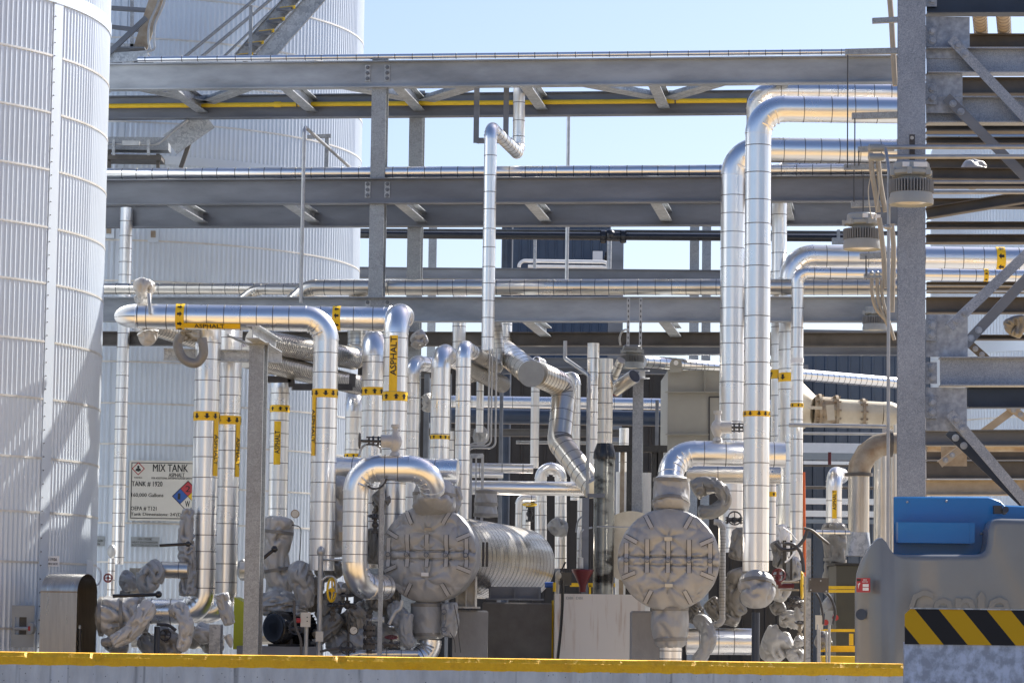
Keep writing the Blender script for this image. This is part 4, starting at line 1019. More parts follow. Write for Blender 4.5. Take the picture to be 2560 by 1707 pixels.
# exchanger nozzles
jacket('jacket over the top nozzle of the left exchanger, under the arched pipe', [P(1084, 1282, 36.1), P(1086, 1240, 36.2), P(1088, 1196, 36.2)], [.27, .255, .22], 4, .07, straps=(.55,), wr=.7)
jacket('narrow jacket bulging at the right shoulder of the left exchanger nozzle', [P(1128, 1215, 36.4), P(1130, 1250, 36.4), P(1122, 1280, 36.4)], [.10, .12, .10], 14, .15)
jacket('barrel jacket with a laced seam under the left exchanger', [P(1071, 1500, 36.4), P(1070, 1550, 36.4), P(1071, 1600, 36.4)], [.205, .215, .20], 5, .04, straps=(.12, .85), wr=.5)
T = thing('jacket_flap', P(1123, 1590, 36.25), 'buckled side flap of the barrel jacket under the left exchanger', 'insulation jacket')
m = M(); lump(m, [P(1122, 1505, 36.2), P(1126, 1550, 36.2), P(1118, 1592, 36.2)], [.10, .105, .09], 31, .16, 28); m.build('cover', 'cloth', T)
for py in (1528, 1572): m = M(); c = P(1110, py, 36.02); m.tube([c + V((.03 * math.cos(q), 0, .03 * math.sin(q))) for q in [k * math.pi / 6 for k in range(13)]], .007, 6); m.build('buckle_ring', 'galvd', T)
pipe('short silver pipe dropping out of the barrel jacket with an elbow to the left', [P(1075, 1598, 36.4), P(1072, 1632, 36.4), P(1000, 1665, 36.2)], .142, 'pipe', .12, 'alu', rb=.2)
# inlet arch of exchanger one
Ya = 35.3; q = P(990, 1169, Ya); l = q.copy(); l.x = solve_x(l.y, l.z, 891); r_ = q.copy(); r_.x = solve_x(r_.y, r_.z, 1080)
f = V((l.x, l.y, solve_z(l.x, l.y, 1465)))
pipe('arched silver inlet pipe feeding the left exchanger', [f + V((.34, .55, 0)), f, l, r_, V((r_.x, r_.y + .2, solve_z(r_.x, r_.y, 1225)))], .150, 'pipe', .17, 'alu', rb=.28, ribs=4)
pipe('thick silver pipe with an open right end behind the arched inlet', [P(812, 1171, 36.9), P(1145, 1178, 36.7)], .152, 'pipe', .5, 'alu')
jacket('tall jacket with a brown tag left of the arched pipe', [P(858, 1195, 36.4), P(845, 1260, 36.5), P(842, 1330, 36.5), P(848, 1392, 36.5)], [.17, .20, .205, .15], 21, .10)
m = M(); m.box(P(852, 1340, 36.22), .05, .01, .1); tag(m.build('metal_tag', 'tan'), 'brown tag on the tall jacket left of the arched pipe', 'tag')
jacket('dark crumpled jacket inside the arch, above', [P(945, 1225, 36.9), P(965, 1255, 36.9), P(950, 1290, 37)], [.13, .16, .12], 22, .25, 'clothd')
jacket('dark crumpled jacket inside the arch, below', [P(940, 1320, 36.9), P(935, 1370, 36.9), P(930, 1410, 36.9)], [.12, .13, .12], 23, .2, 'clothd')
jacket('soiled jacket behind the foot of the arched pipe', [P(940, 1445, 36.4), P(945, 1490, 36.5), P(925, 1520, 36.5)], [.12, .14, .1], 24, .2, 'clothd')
def lever(label, a, b, r=.018, mt_='black'):
    T = thing('valve_lever', a, label, 'valve lever'); m = M(); m.cyl(a, b, r, 10); m.build('arm', mt_, T)
    m = M(); m.ball(b, r * 1.9, 10); m.build('hub', mt_, T)
lever('black valve lever left of the tall tagged jacket, nearly upright', P(806, 1190, 36), P(818, 1245, 36), .02)
lever('short fatter black lever stub below the upright lever', P(818, 1240, 35.95), P(822, 1275, 35.95), .03)
lever('black lever pointing left at the small tag plates', P(399, 1363, 34.9), P(470, 1359, 34.9), .018)
lever('long black lever lying over the left jacketed valve', P(282, 1489, 34.6), P(396, 1485, 34.6), .022)
lever('black lever leaning at the jacketed valve right of the grey post', P(642, 1408, 36), P(686, 1372, 36), .022)
# jacketed group left
jacket('large wrinkled jacket around the pipe end at the left corner', [P(238, 1540, 34.9), P(280, 1540, 34.9), P(330, 1538, 34.9), P(372, 1532, 34.9)], [.20, .225, .215, .19], 1, .12, 'clothl', straps=(.12, .52, .9))
jacket('fabric sleeve reaching down left from the corner jacket', [P(374, 1508, 34.5), P(352, 1545, 34.4), P(325, 1580, 34.4), P(278, 1606, 34.4)], [.11, .105, .095, .08], 2, .13, 'clothl', wr=1.3)
jacket('dark mouth of the fabric sleeve near the coping', [P(282, 1603, 34.4), P(252, 1606, 34.4)], [.06, .045], 33, .1, 'clothd', n=20)
jacket('fabric sleeve hooked over the lower left pipe, hanging down', [P(432, 1535, 34.7), P(452, 1526, 34.6), P(465, 1560, 34.5), P(462, 1600, 34.5), P(448, 1625, 34.5)], [.09, .10, .085, .08, .06], 6, .13, 'clothl', wr=1.2)
jacket('grey sleeve standing at the foot of the second riser', [P(552, 1482, 34.2), P(563, 1520, 34.2), P(575, 1562, 34.2)], [.085, .08, .065], 7, .13, 'cloth')
jacket('crumpled valve jacket in front of the tank, left of the white cylinder', [P(300, 1440, 36.5), P(318, 1450, 36.5), P(322, 1478, 36.5)], [.09, .11, .09], 41, .2, 'cloth')
jacket('crumpled valve jacket between the white cylinder and the short pipe', [P(362, 1412, 36), P(378, 1432, 36), P(372, 1458, 36), P(385, 1478, 36)], [.13, .16, .14, .12], 42, .2, 'cloth')
pipe('short clad pipe between two jackets below the tag plates', [P(396, 1424, 36.2), P(470, 1425, 36.2)], .10, 'pipe', .2, 'alud')
jacket('narrow column of small jackets left of the first thick riser', [P(470, 1270, 36.3), P(466, 1330, 36.3), P(468, 1400, 36.3), P(470, 1490, 36.3)], [.07, .09, .10, .10], 43, .2, 'cloth')
jacket('low jacket under the corner pipe, dark', [P(390, 1580, 35.6), P(420, 1600, 35.6), P(430, 1640, 35.6)], [.12, .13, .12], 44, .2, 'clothd')
jacket('low pale jacket under the first riser elbow', [P(487, 1572, 35.8), P(515, 1585, 35.8), P(530, 1600, 35.8)], [.10, .12, .09], 45, .2, 'clothl')
jacket('pointed pale cloth end beside the lime guard', [P(568, 1585, 34.6), P(574, 1600, 34.6), P(578, 1618, 34.6)], [.05, .04, .015], 46, .12, 'clothl', n=20)
m = M(); a = P(340, 1450, 36.8); m.cyl(a - V((0, 0, .17)), a + V((0, 0, .15)), .085, 20); tag(m.build('actuator_housing', 'cream'), 'cream upright cylinder in front of the tank siding', 'actuator')
def post(label, px, py0, py1, w_, Y, mt_='galv', name='post', sec='I', cat='post', group=None):
    a = P(px, (py0 + py1) / 2, Y); z1 = solve_z(a.x, Y, py0); z0 = 0 if py1 is None or py1 >= 1620 else solve_z(a.x, Y, py1); m = M()
    p0 = V((a.x, Y, z0)); p1 = V((a.x, Y, z1)); s = w_ / ppm(Y)
    if sec == 'I': m.extr(iprof(s, s, .01, .008), p0, p1, up=V((.15, 1, 0)))
    elif sec == 'L': m.extr(lprof(s, s, .008), p0, p1, up=V((0, 1, 0)))
    elif sec == 'O': m.cyl(p0, p1, s / 2, 14)
    elif sec == 'B': m.extr([(-s / 2, -s / 2), (s / 2, -s / 2), (s / 2, s / 2), (-s / 2, s / 2)], p0, p1, up=V((.15, 1, 0)))
    return tag(m.build(name, mt_), label, cat, group)
post('galvanised short post under the first riser elbow', 540, 1560, 1640, 28, 35.4, 'galvl')
post('blue-grey round prop under the corner pipe', 392, 1565, 1640, 15, 35, 'navy', sec='O', cat='prop', name='prop')
# stanchion with T cap
c = P(640, 1200, 33.5)
T = thing('stanchion', V((c.x, 33.5, 0)), 'tall galvanised grey post with a T-shaped cap carrying the asphalt line', 'steel column')
z1 = solve_z(c.x, 33.5, 862)
m = M(); m.extr(iprof(.17, .172, .012, .009), V((c.x, 33.5, 0)), V((c.x, 33.5, z1)), up=-V((-.2, -1, 0))); m.build('shaft', 'galv', T)
m = M(); m.extr(iprof(.15, .15, .012), V((c.x - .02, 32.9, z1 + .09)), V((c.x + .10, 34.6, z1 + .09))); m.build('cap_beam', 'galvl', T)
m = M(); m.box(V((c.x, 33.5, z1 + .008)), .26, .26, .014); m.build('cap_plate', 'galvl', T)
beam('galvanised channel outrigger left of the grey post, behind the asphalt risers', P(410, 886, 36.6), P(705, 892, 36.6), .15, .08, 'galvl', name='outrigger_beam', group='outrigger beams')
hose('thick quilted hose loop hanging below the left end cap', [P(452, 838, 35.6), P(444, 862, 35.6), P(458, 896, 35.6), P(488, 908, 35.6), P(508, 885, 35.6), P(505, 845, 35.6)], .058, 'clothd', 'hose', 'quilted_hose')
jacket('hooded fabric cover standing on the left asphalt line', [P(360, 762, 36.2), P(357, 740, 36.2), P(362, 712, 36.1), P(366, 698, 36.1)], [.08, .11, .13, .09], 51, .16, 'clothl', n=36)
line('bent grey drain tube below the hooded cover', [P(372, 735, 35.85), P(374, 760, 35.8), P(376, 785, 35.8)], .022, 'conduit', 'pipe', 'drain_tube')
jacket('hanging cloth cover under the left end of the asphalt line', [P(368, 825, 36.2), P(372, 842, 36.2), P(385, 858, 36.2)], [.13, .12, .06], 52, .2, 'clothl')
jacket('crumpled dark cloth under the asphalt line label', [P(450, 828, 36.4), P(470, 838, 36.4), P(500, 836, 36.4)], [.07, .09, .07], 53, .25, 'clothd')
jacket('grey cloth cone right of the humped elbow', [P(1040, 872, 37.6), P(1048, 850, 37.6), P(1066, 838, 37.6)], [.06, .11, .10], 54, .15, 'cloth')
line('thin bright brace tube under the left line', [P(570, 838, 36.3), P(640, 868, 36.9)], .018, 'galvl', 'tube', 'brace_tube')
# right of stanchion
jacket('tall belted valve jacket right of the grey post', [P(700, 1290, 36.6), P(694, 1340, 36.6), P(690, 1400, 36.6), P(697, 1450, 36.6), P(695, 1500, 36.6)], [.17, .175, .15, .155, .18], 61, .12, 'clothl', straps=(.2, .62))
jacket('low wide jacket at the foot of the belted valve jacket', [P(650, 1512, 36.3), P(700, 1508, 36.3), P(752, 1515, 36.3)], [.13, .16, .11], 62, .15, 'cloth')
jacket('hooded jacket open to the right beside the grey tube post', [P(765, 1405, 36.1), P(752, 1435, 36.1), P(762, 1475, 36.1), P(770, 1520, 36.1)], [.08, .16, .13, .08], 63, .18, 'cloth')
jacket('folded jacket behind the grey tube post', [P(790, 1440, 36.5), P(785, 1480, 36.5), P(776, 1530, 36.5)], [.10, .11, .05], 64, .18, 'clothd')
m = M(); c = P(738, 1284, 36.3); m.cyl(c + V((0, -.02, 0)), c + V((0, .03, 0)), .052, 20); m.cyl(c + V((0, -.025, 0)), c + V((0, -.019, 0)), .042, 20, 1); tag(m.build('gauge', ['rust', 'sign']), 'small round gauge on the tank siding', 'gauge')
hose('thin drooping wire right of the belted jacket', [P(731, 1312, 36.4), P(750, 1318, 36.3), P(752, 1345, 36.3), P(748, 1408, 36.3)], .006, 'dark', 'cable', 'wire')
def motor():
    c = P(688, 1568, 36.0); T = thing('electric_motor', c - V((0, 0, .3)), 'black finned electric motor with a round fan cover, by the grey post', 'motor')
    ax = V((.62, .78, 0)).normalized()
    m = M(); m.lathe(c - ax * .02, ax, [(0, -.02), (.13, -.02), (.185, 0), (.20, .05), (.20, .14)], 36); m.build('fan_cover', 'black', T)
    m = M()
    for rr in (.05, .08, .11, .135, .16): m.lathe(c - ax * .045, ax, [(rr, 0), (rr + .006, .0), (rr + .006, .01), (rr, .01)], 36)
    m.build('grille', 'navy', T)
    m = M(); a = c + ax * .14; m.cyl(a, a + ax * .42, .165, 28); s = ax.cross(V((0, 0, 1)))
    for k in range(26):
        q = 2 * math.pi * k / 26; rdir = s * math.cos(q) + V((0, 0, 1)) * math.sin(q); m.box(a + ax * .21 + rdir * .17, .40, .008, .05, 0, ax, ax.cross(rdir), rdir)
    m.build('finned_body', 'black', T)
    m = M(); m.box(a + ax * .2 + s * -.17 + V((.02, 0, .03)), .22, .12, .14, 0, ax, s, V((0, 0, 1))); m.build('terminal_box', 'navy', T)
    m = M(); m.box(a + ax * .15 - V((0, 0, .21)), .5, .3, .03, 0, ax, s, V((0, 0, 1))); m.box(a + ax * .0 - V((0, 0, .18)), .04, .28, .1, 0, ax, s, V((0, 0, 1))); m.box(a + ax * .32 - V((0, 0, .18)), .04, .28, .1, 0, ax, s, V((0, 0, 1))); m.build('foot', 'dark', T)
motor()
m = M(); a = P(604, 1560, 36.4); m.extr([(-.10, -.30), (.12, -.30), (.12, .22), (.02, .27), (-.10, .33)], a, a + V((.05, .3, 0))); tag(m.build('coupling_guard', 'lime'), 'lime-yellow coupling guard behind the grey post', 'guard')
m = M(); m.box(P(700, 1627, 36.2), 1.0, .5, .12); tag(m.build('pump_base', 'galvd'), 'grey steel base frame under the black motor', 'base frame')
T = thing('push_button_box', P(764, 1635, 35.4), 'beige push-button box with a red knob on a short post', 'control box')
m = M(); m.box(P(764, 1548, 35.4), .115, .08, .17); m.build('box', 'sign', T)
m = M(); c = P(751, 1550, 35.36); m.cyl(c, c - V((.05, 0.01, 0)), .03, 14); m.build('red_knob', 'red', T)
m = M(); m.cyl(P(766, 1566, 35.45), V((P(766, 1566, 35.45).x, 35.45, 0)), .025, 12); m.build('stand', 'conduit', T)
for py in (1542, 1552): m = M(); m.cyl(P(768, py, 35.35), P(768, py, 35.3), .008, 8); m.build('push_button', 'dark', T)
T = thing('tube_post', V((P(798, 1500, 35.6).x, 35.6, 0)), 'grey tube post with a bent top and side arm near the arched pipe', 'post')
a = P(800, 1500, 35.6); m = M(); m.cyl(V((a.x, 35.6, 0)), V((a.x, 35.6, solve_z(a.x, 35.6, 1385))), .032, 14); m.build('tube', 'conduit', T)
m = M(); m.ball(V((a.x, 35.6, solve_z(a.x, 35.6, 1378))), .05, 12, sc=(1, 1, 1.3)); m.build('elbow_fitting', 'conduit', T)
m = M(); m.cyl(P(806, 1399, 35.7), P(860, 1399, 35.7), .014, 8); m.build('side_arm', 'conduit', T)
m = M(); m.box(P(799, 1590, 35.55), .09, .08, .12); m.build('junction_box', 'conduit', T)
def wheel(label, c, axd, r, mt_, tr=.012, spokes=4, name='round_handle'):
    T = thing(name, c, label, 'hand wheel'); ax, s, u = basis(axd)
    m = M(); m.tube([c + s * (r * math.cos(2 * math.pi * k / 24)) + u * (r * math.sin(2 * math.pi * k / 24)) for k in range(25)], tr, 8); m.build('rim', mt_, T)
    for k in range(spokes):
        q = 2 * math.pi * k / spokes; m = M(); m.cyl(c + ax * .01, c + (s * math.cos(q) + u * math.sin(q)) * r, tr * .7, 6); m.build('spoke', mt_, T)
    m = M(); m.cyl(c - ax * .02, c + ax * .03, tr * 1.8, 10); m.build('hub', mt_, T)
wheel('yellow-orange hand wheel seen edge on, left of the arched pipe foot', P(829, 1474, 35.5), V((1, -.32, 0)), .135, 'yelp', .014)
T = thing('flanged_valve', P(855, 1478, 35.9), 'small pale flanged valve behind the yellow-orange hand wheel', 'valve')
m = M(); m.cyl(P(836, 1474, 35.6), P(878, 1474, 35.7), .03, 12); m.ball(P(850, 1470, 35.8), .085, 12); m.build('body', 'clothl', T)
for px in (842, 862, 874): m = M(); m.cyl(P(px, 1474, 35.65), P(px + 3, 1474, 35.66), .085, 16); m.build('flange', 'conduit', T)
rj = random.Random(5)
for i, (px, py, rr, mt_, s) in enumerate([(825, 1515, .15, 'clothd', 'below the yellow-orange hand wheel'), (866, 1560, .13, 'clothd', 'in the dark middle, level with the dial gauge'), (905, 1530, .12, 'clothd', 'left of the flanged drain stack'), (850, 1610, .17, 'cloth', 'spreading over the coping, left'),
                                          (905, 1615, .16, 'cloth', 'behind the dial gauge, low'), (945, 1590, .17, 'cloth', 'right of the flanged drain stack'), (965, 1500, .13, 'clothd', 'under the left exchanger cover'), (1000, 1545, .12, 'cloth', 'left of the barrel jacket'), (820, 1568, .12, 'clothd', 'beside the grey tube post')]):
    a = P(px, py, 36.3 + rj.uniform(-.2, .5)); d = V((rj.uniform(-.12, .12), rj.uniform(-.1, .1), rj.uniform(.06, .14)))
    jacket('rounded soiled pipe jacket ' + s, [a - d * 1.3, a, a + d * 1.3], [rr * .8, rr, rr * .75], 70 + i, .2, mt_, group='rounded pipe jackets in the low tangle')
T = thing('drain_stack', P(923, 1640, 35.6), 'dark stack of bolted flanges and a small valve in the low tangle', 'valve stack')
for i, (py, rr) in enumerate([(1540, .04), (1556, .028), (1568, .075), (1576, .05), (1582, .075), (1592, .03), (1602, .075), (1610, .05), (1616, .075), (1628, .035)]):
    m = M(); c = P(923, py, 35.6); m.cyl(c - V((0, 0, .022)), c + V((0, 0, .022)), rr, 14)
    if rr > .07:
        for k in range(6): q = c + V((math.cos(k * 1.047) * .058, math.sin(k * 1.047) * .058, 0)); m.cyl(q - V((0, 0, .04)), q + V((0, 0, .04)), .009, 6)
    m.build('flange' if rr > .06 else 'valve_body', 'brown' if i % 3 else 'dark', T)
T = thing('dial_gauge', P(884, 1576, 35.4), 'round dial gauge with a black rim in the low tangle', 'gauge')
m = M(); c = P(884, 1575, 35.4); m.cyl(c, c + V((0, .05, 0)), .056, 24); m.build('rim', 'black', T)
m = M(); m.cyl(c - V((0, .003, 0)), c + V((0, .003, 0)), .044, 24); m.build('dial', 'sign', T)
m = M(); m.bar(c - V((0, .006, 0)), c + V((.025, -.006, .02)), .004, .004); m.build('needle', 'blk', T)
post('thin galvanised strut standing before the left exchanger', 958, 1195, 1640, 11, 35.2, 'galv', sec='L', name='strut_post', group='thin struts')
post('thin dark strut just left of the galvanised one', 949, 1210, 1420, 5, 35.5, 'galvd', sec='B', name='strut_post', group='thin struts')
pipe('clad pipe stub showing between two low jackets', [P(955, 1590, 36.8), P(1012, 1590, 36.8)], .13, 'pipe', .15, 'alud')
jacket('bent fabric sleeve in front of the barrel jacket', [P(1018, 1530, 36.0), P(1012, 1570, 36.0), P(1018, 1600, 36.0), P(1034, 1612, 36)], [.075, .085, .085, .07], 81, .13, 'cloth')
pipe('low silver pipe sweeping along just above the coping', [P(835, 1644, 35.8), P(900, 1633, 35.8), P(1045, 1634, 35.8)], .05, 'pipe', .2, 'alud', rb=.3)
jacket('grey sleeve hanging behind the left exchanger cover', [P(985, 1470, 36.9), P(990, 1520, 36.9), P(1000, 1550, 36.9)], [.05, .05, .05], 82, .1, 'clothd', n=24)
jacket('small buckled jacket standing on the banded shell', [P(1214, 1294, 37.5), P(1215, 1260, 37.5), P(1216, 1222, 37.5)], [.145, .14, .13], 83, .08, 'cloth', straps=(.1, .5, .9))
hose('black signal cable looping under the arched pipe', [P(920, 1215, 35.2), P(935, 1222, 35.1), P(955, 1215, 35.2), P(968, 1195, 35.2)], .012, 'dark', 'cable', 'cable')
# relief valves on top of the inlets
def relief(label, c, sgn, hw_mt, hr):
    T = thing('relief_valve', c, label, 'valve')
    m = M(); m.lathe(c, V((0, 0, 1)), [(.06, 0), (.055, .03), (.035, .05), (.075, .12), (.085, .17), (.07, .22), (.035, .26), (.035, .33), (.05, .335), (.05, .37), (.0, .37)], 24); m.build('body', 'clothl', T)
    d = V((sgn, -.12, 0)).normalized(); o = c + V((0, 0, .17))
    m = M(); m.cyl(o, o + d * .17, .075, 20); m.build('side_bonnet', 'clothl', T)
    for t in (.19, .25, .30):
        m = M(); m.cyl(o + d * t, o + d * (t + .02), .06 if t < .28 else .035, 12)
        for k in range(6):
            q = o + d * (t + .01) + (d.cross(V((0, 0, 1))) * math.cos(k * 1.047) + V((0, 0, 1)) * math.sin(k * 1.047)) * .05; m.cyl(q - d * .03, q + d * .03, .008, 6)
        m.build('flange', 'dark', T)
    m = M(); m.cyl(o + d * .17, o + d * .42, .014, 8); m.build('stem', 'dark', T)
    ax, s, u = basis(d); w_ = o + d * .42; m = M()
    m.tube([w_ + s * (hr * math.cos(k / 12 * math.pi)) + u * (hr * math.sin(k / 12 * math.pi)) for k in range(25)], .011, 8)
    for k in range(3): m.cyl(w_ - (s * math.cos(k * 1.047) + u * math.sin(k * 1.047)) * hr, w_ + (s * math.cos(k * 1.047) + u * math.sin(k * 1.047)) * hr, .008, 6)
    m.build('hand_wheel', hw_mt, T)
relief('pale relief valve with a dark hand wheel to its left, on the arched inlet', P(987, 1139, 35.3), -1, 'brown', .085)
relief('pale relief valve with a maroon hand wheel to its right, on the second inlet', P(1794, 1103, 36.0), 1, 'dred', .085)
hose('grey cable arching to the left relief valve', [P(898, 1140, 35.6), P(905, 1118, 35.6), P(925, 1108, 35.5), P(950, 1118, 35.5), P(952, 1132, 35.5)], .014, 'conduit', 'cable', 'cable')
# exchanger two
q = P(1800, 1134, 36.0); l = q.copy(); l.x = solve_x(l.y, l.z, 1676); e = q.copy(); e.x = solve_x(e.y, e.z, 1962)
pipe('silver inlet pipe elbowed over the right exchanger', [V((l.x, l.y - .2, solve_z(l.x, l.y, 1215))), l, e], .152, 'pipe', .3, 'alu', rb=.30, ribs=4)
pipe('golden-reflecting pipe running right, directly under the second inlet', [P(1716, 1184, 36.9), P(1950, 1186, 36.9)], .115, 'pipe', .5, 'alud')
jacket('jacket over the top nozzle of the right exchanger', [P(1677, 1278, 34.7), P(1678, 1230, 34.8), P(1679, 1186, 34.8)], [.215, .21, .205], 91, .05, 'cloth', straps=(.2, .85), wr=.7)
jacket('barrel jacket under the right exchanger', [P(1675, 1512, 34.8), P(1675, 1560, 34.8), P(1677, 1622, 34.8)], [.205, .215, .17], 92, .06, 'cloth', straps=(.1, .8), wr=.8)
pipe('short silver pipe under the right barrel jacket', [P(1677, 1615, 34.8), V((P(1677, 1615, 34.8).x, 34.8, .6))], .13, 'pipe', .09, 'alu')
jacket('thick arched sleeve right of the right exchanger nozzle', [P(1733, 1228, 35.6), P(1765, 1212, 35.6), P(1800, 1222, 35.5), P(1812, 1250, 35.5), P(1790, 1275, 35.5), P(1745, 1282, 35.5)], [.13, .12, .085, .08, .085, .09], 93, .10, 'clothd')
jacket('bent sleeve standing right of the right barrel jacket', [P(1742, 1548, 35.3), P(1762, 1560, 35.2), P(1772, 1595, 35.1), P(1760, 1630, 35.1), P(1738, 1655, 35.1)], [.09, .095, .09, .08, .07], 94, .09, 'cloth')
pipe('golden-reflecting pipe low behind the bent sleeve', [P(1716, 1602, 36.2), P(1885, 1603, 36.2)], .158, 'pipe', .22, 'alu')
pipe('narrow spiral-wrapped pipe stepping down right of the right exchanger', [P(1785, 1304, 35.2), P(1807, 1306, 35.2), V((P(1807, 1306, 35.2).x, 35.2, solve_z(P(1807, 1306, 35.2).x, 35.2, 1558))), P(1772, 1562, 35.2)], .035, 'pipe', .04, 'cloth', rb=.06, thin=.006)
for i, (pts, rr, mt_, s) in enumerate([([(1848, 1318), (1852, 1350), (1845, 1400)], [.09, .12, .12], 'clothd', 'behind the tallest riser, upper'), ([(1840, 1420), (1850, 1460), (1838, 1500), (1845, 1540)], [.13, .14, .12, .12], 'clothd', 'behind the tallest riser, lower'),
                                       ([(1770, 1500), (1800, 1530), (1850, 1550)], [.10, .12, .10], 'clothd', 'right of the right exchanger, low')]):
    jacket('soiled dark jacket ' + s, [P(x, y, 36.3) for x, y in pts], rr, 100 + i, .16, mt_, group='dark jackets beside the tallest riser')
jacket('plump pale jacket closing the foot of the tallest riser', [P(1893, 1432, 34.9), P(1892, 1478, 34.8), P(1894, 1520, 34.8)], [.18, .215, .15], 111, .11, 'cloth', endr=.6, straps=(.35,))
post('blue-grey round prop under the plump pale jacket', 1889, 1530, 1660, 20, 34.8, 'navy', sec='O', cat='prop', name='prop')
for i, (pts, rr, mt_, s) in enumerate([([(1925, 1440), (1950, 1462), (1935, 1500)], [.11, .14, .10], 'clothl', 'right of the plump jacket'), ([(1948, 1545), (1985, 1550), (2008, 1566)], [.10, .12, .09], 'clothl', 'lying sideways in the middle right tangle'),
                                       ([(1905, 1600), (1935, 1612), (1965, 1640)], [.20, .23, .16], 'clothl', 'largest, beside the blue-grey prop'), ([(1985, 1600), (2000, 1605), (2005, 1615)], [.07, .085, .06], 'clothl', 'smallest, near the slotted post'),
                                       ([(1965, 1640), (1990, 1632), (2000, 1655)], [.09, .10, .09], 'clothl', 'just above the coping on the right'), ([(1940, 1350), (1952, 1385), (1945, 1420)], [.08, .09, .08], 'clothd', 'above the plump jacket, in shade'),
                                       ([(1975, 1395), (1985, 1420), (1992, 1450)], [.09, .10, .09], 'cloth', 'left of the yellow edge-on wheel'), ([(1930, 1530), (1945, 1520), (1962, 1510)], [.08, .09, .07], 'clothd', 'dark one under the right tangle'),
                                       ([(1952, 1310), (1958, 1345), (1955, 1390)], [.06, .085, .06], 'whitep', 'white slim, among the riser feet')]):
    jacket('crumpled jacket ' + s, [P(x, y, 36.5 + .1 * (i % 3)) for x, y in pts], rr, 120 + i, .19, mt_, group='crumpled jackets of the right tangle')
wheel('yellow hand wheel seen edge on in the right tangle', P(2005, 1462, 36), V((1, -.12, 0)), .155, 'yelp', .016)
line('brown valve stem beside the yellow edge-on wheel', [P(2008, 1463, 35.9), P(2042, 1463, 35.9)], .014, 'brown', 'rod', 'spindle_rod')
T = thing('valve_yoke', P(1965, 1470, 36.1), 'tan valve yoke left of the yellow edge-on wheel', 'valve')
for py in (1454, 1474): m = M(); m.cyl(P(1950, py, 36), P(1998, py, 36), .012, 8); m.build('yoke_bar', 'tan', T)
m = M(); m.cyl(P(1945, 1464, 36.1), P(1985, 1464, 36.1), .03, 12); m.build('stem_nut', 'dred', T)
post('slotted galvanised strut in the right tangle', 2027, 1345, 1660, 12, 35.0, 'galvl', sec='L', name='strut_post', group='thin struts')
m = M()
a = P(2027, 1500, 34.97)
for k in range(26): m = M(); z = solve_z(a.x, a.y, 1375 + k * 11); m.box(V((a.x + .02, 34.985, z)), .014, .012, .03); m.build('slot', 'blk', bpy.data.objects['strut_post.002'])
ops = P(2013, 1400, 37.5); T = thing('orange_pole', V((ops.x, 37.5, 0)), 'thin orange-red pole behind the slotted strut', 'pole')
m = M(); m.cyl(V((ops.x + .03, 37.5, 0)), P(2010, 1180, 37.5), .017, 10); m.build('shaft', 'orange', T)
T = thing('terminal_box', P(2047, 1480, 34.9), 'grey steel terminal box on the slotted strut', 'box')
m = M(); m.box(P(2046, 1462, 34.9), .225, .12, .165); m.build('box_body', 'brown', T)
for a_, b_ in ((2026, 1448), (2052, 1451), (2027, 1474), (2066, 1477)): m = M(); m.cyl(P(a_, b_, 34.84), P(a_, b_, 34.82), .010, 8); m.build('screw', 'galvl', T)
hose('grey hose looping over the riser feet', [P(1938, 1356, 36), P(1955, 1372, 36), P(1985, 1372, 36), P(2008, 1350, 36), P(2018, 1325, 36)], .022, 'dark', 'hose', 'hose')
hose('grey hose curving down to the slotted strut', [P(1960, 1358, 35.9), P(1985, 1362, 35.9), P(2003, 1385, 35.9), P(2010, 1430, 35.9)], .022, 'dark', 'hose', 'hose')
hose('brown hose sweeping right above the terminal box', [P(2010, 1320, 36), P(2030, 1326, 36), P(2050, 1342, 36), P(2072, 1360, 36)], .018, 'brown', 'hose', 'hose')
hose('thin white cord looping across the riser feet', [P(1957, 1318, 36), P(1975, 1330, 36), P(1990, 1348, 36), P(2002, 1352, 36)], .006, 'whitep', 'cord', 'cord')
for i, (px, s) in enumerate(((1961, 'left'), (1978, 'right'))): post('black upright bar among the riser feet, ' + s, px, 1350, 1450, 9 if i == 0 else 6, 36.2, 'black', sec='B', name='black_bar', cat='bar', group='black bars among the riser feet')
# red topped boxes right
for i, (px, py, s, mt_) in enumerate([(2048, 1555, 'beige push-button station low in the right tangle', 'sign'), (2073, 1543, 'grey push-button station right of the beige one', 'signg')]):
    T = thing('push_button_box', P(px, 1640, 35.8), s, 'control box'); m = M(); m.box(P(px, py, 35.8), .09, .07, .17); m.build('box', mt_, T)
    m = M(); m.cyl(P(px + 12, py, 35.8), P(px + 17, py, 35.75), .035, 12); m.build('red_knob', 'red', T)
    m = M(); a = P(px, py + 10, 35.85); m.cyl(a, V((a.x, a.y, 0)), .016, 8); m.build('stand', 'conduit', T)
jacket('tall grey jacketed valve under the small labelled asphalt pipe', [P(2086, 1305, 40.2), P(2086, 1350, 40.2), P(2088, 1400, 40.2), P(2084, 1450, 40.2), P(2084, 1490, 40.2)], [.16, .165, .145, .15, .12], 131, .10, 'clothd', straps=(.1, .5))
jacket('round jacket lowest under the jacketed valve', [P(2060, 1500, 39.5), P(2078, 1515, 39.5), P(2085, 1535, 39.5)], [.12, .18, .12], 132, .1, 'cloth')
T, el = riser('small silver asphalt pipe far right of the tall group, elbow on top', 2085, 1185, 1312, 40.6, .107, .25, 1240, top=(.15, .5, 0), rb=.17)
mark(T, straights(el)[0], .107, strip=(1226, 1296, -.05, .065, 1, .3, 1.0))
pipe('thin silver pipe crossing in front of the jacketed valve', [P(2040, 1330, 39.2), P(2125, 1331, 39.2)], .032, 'pipe', .14, 'alu')
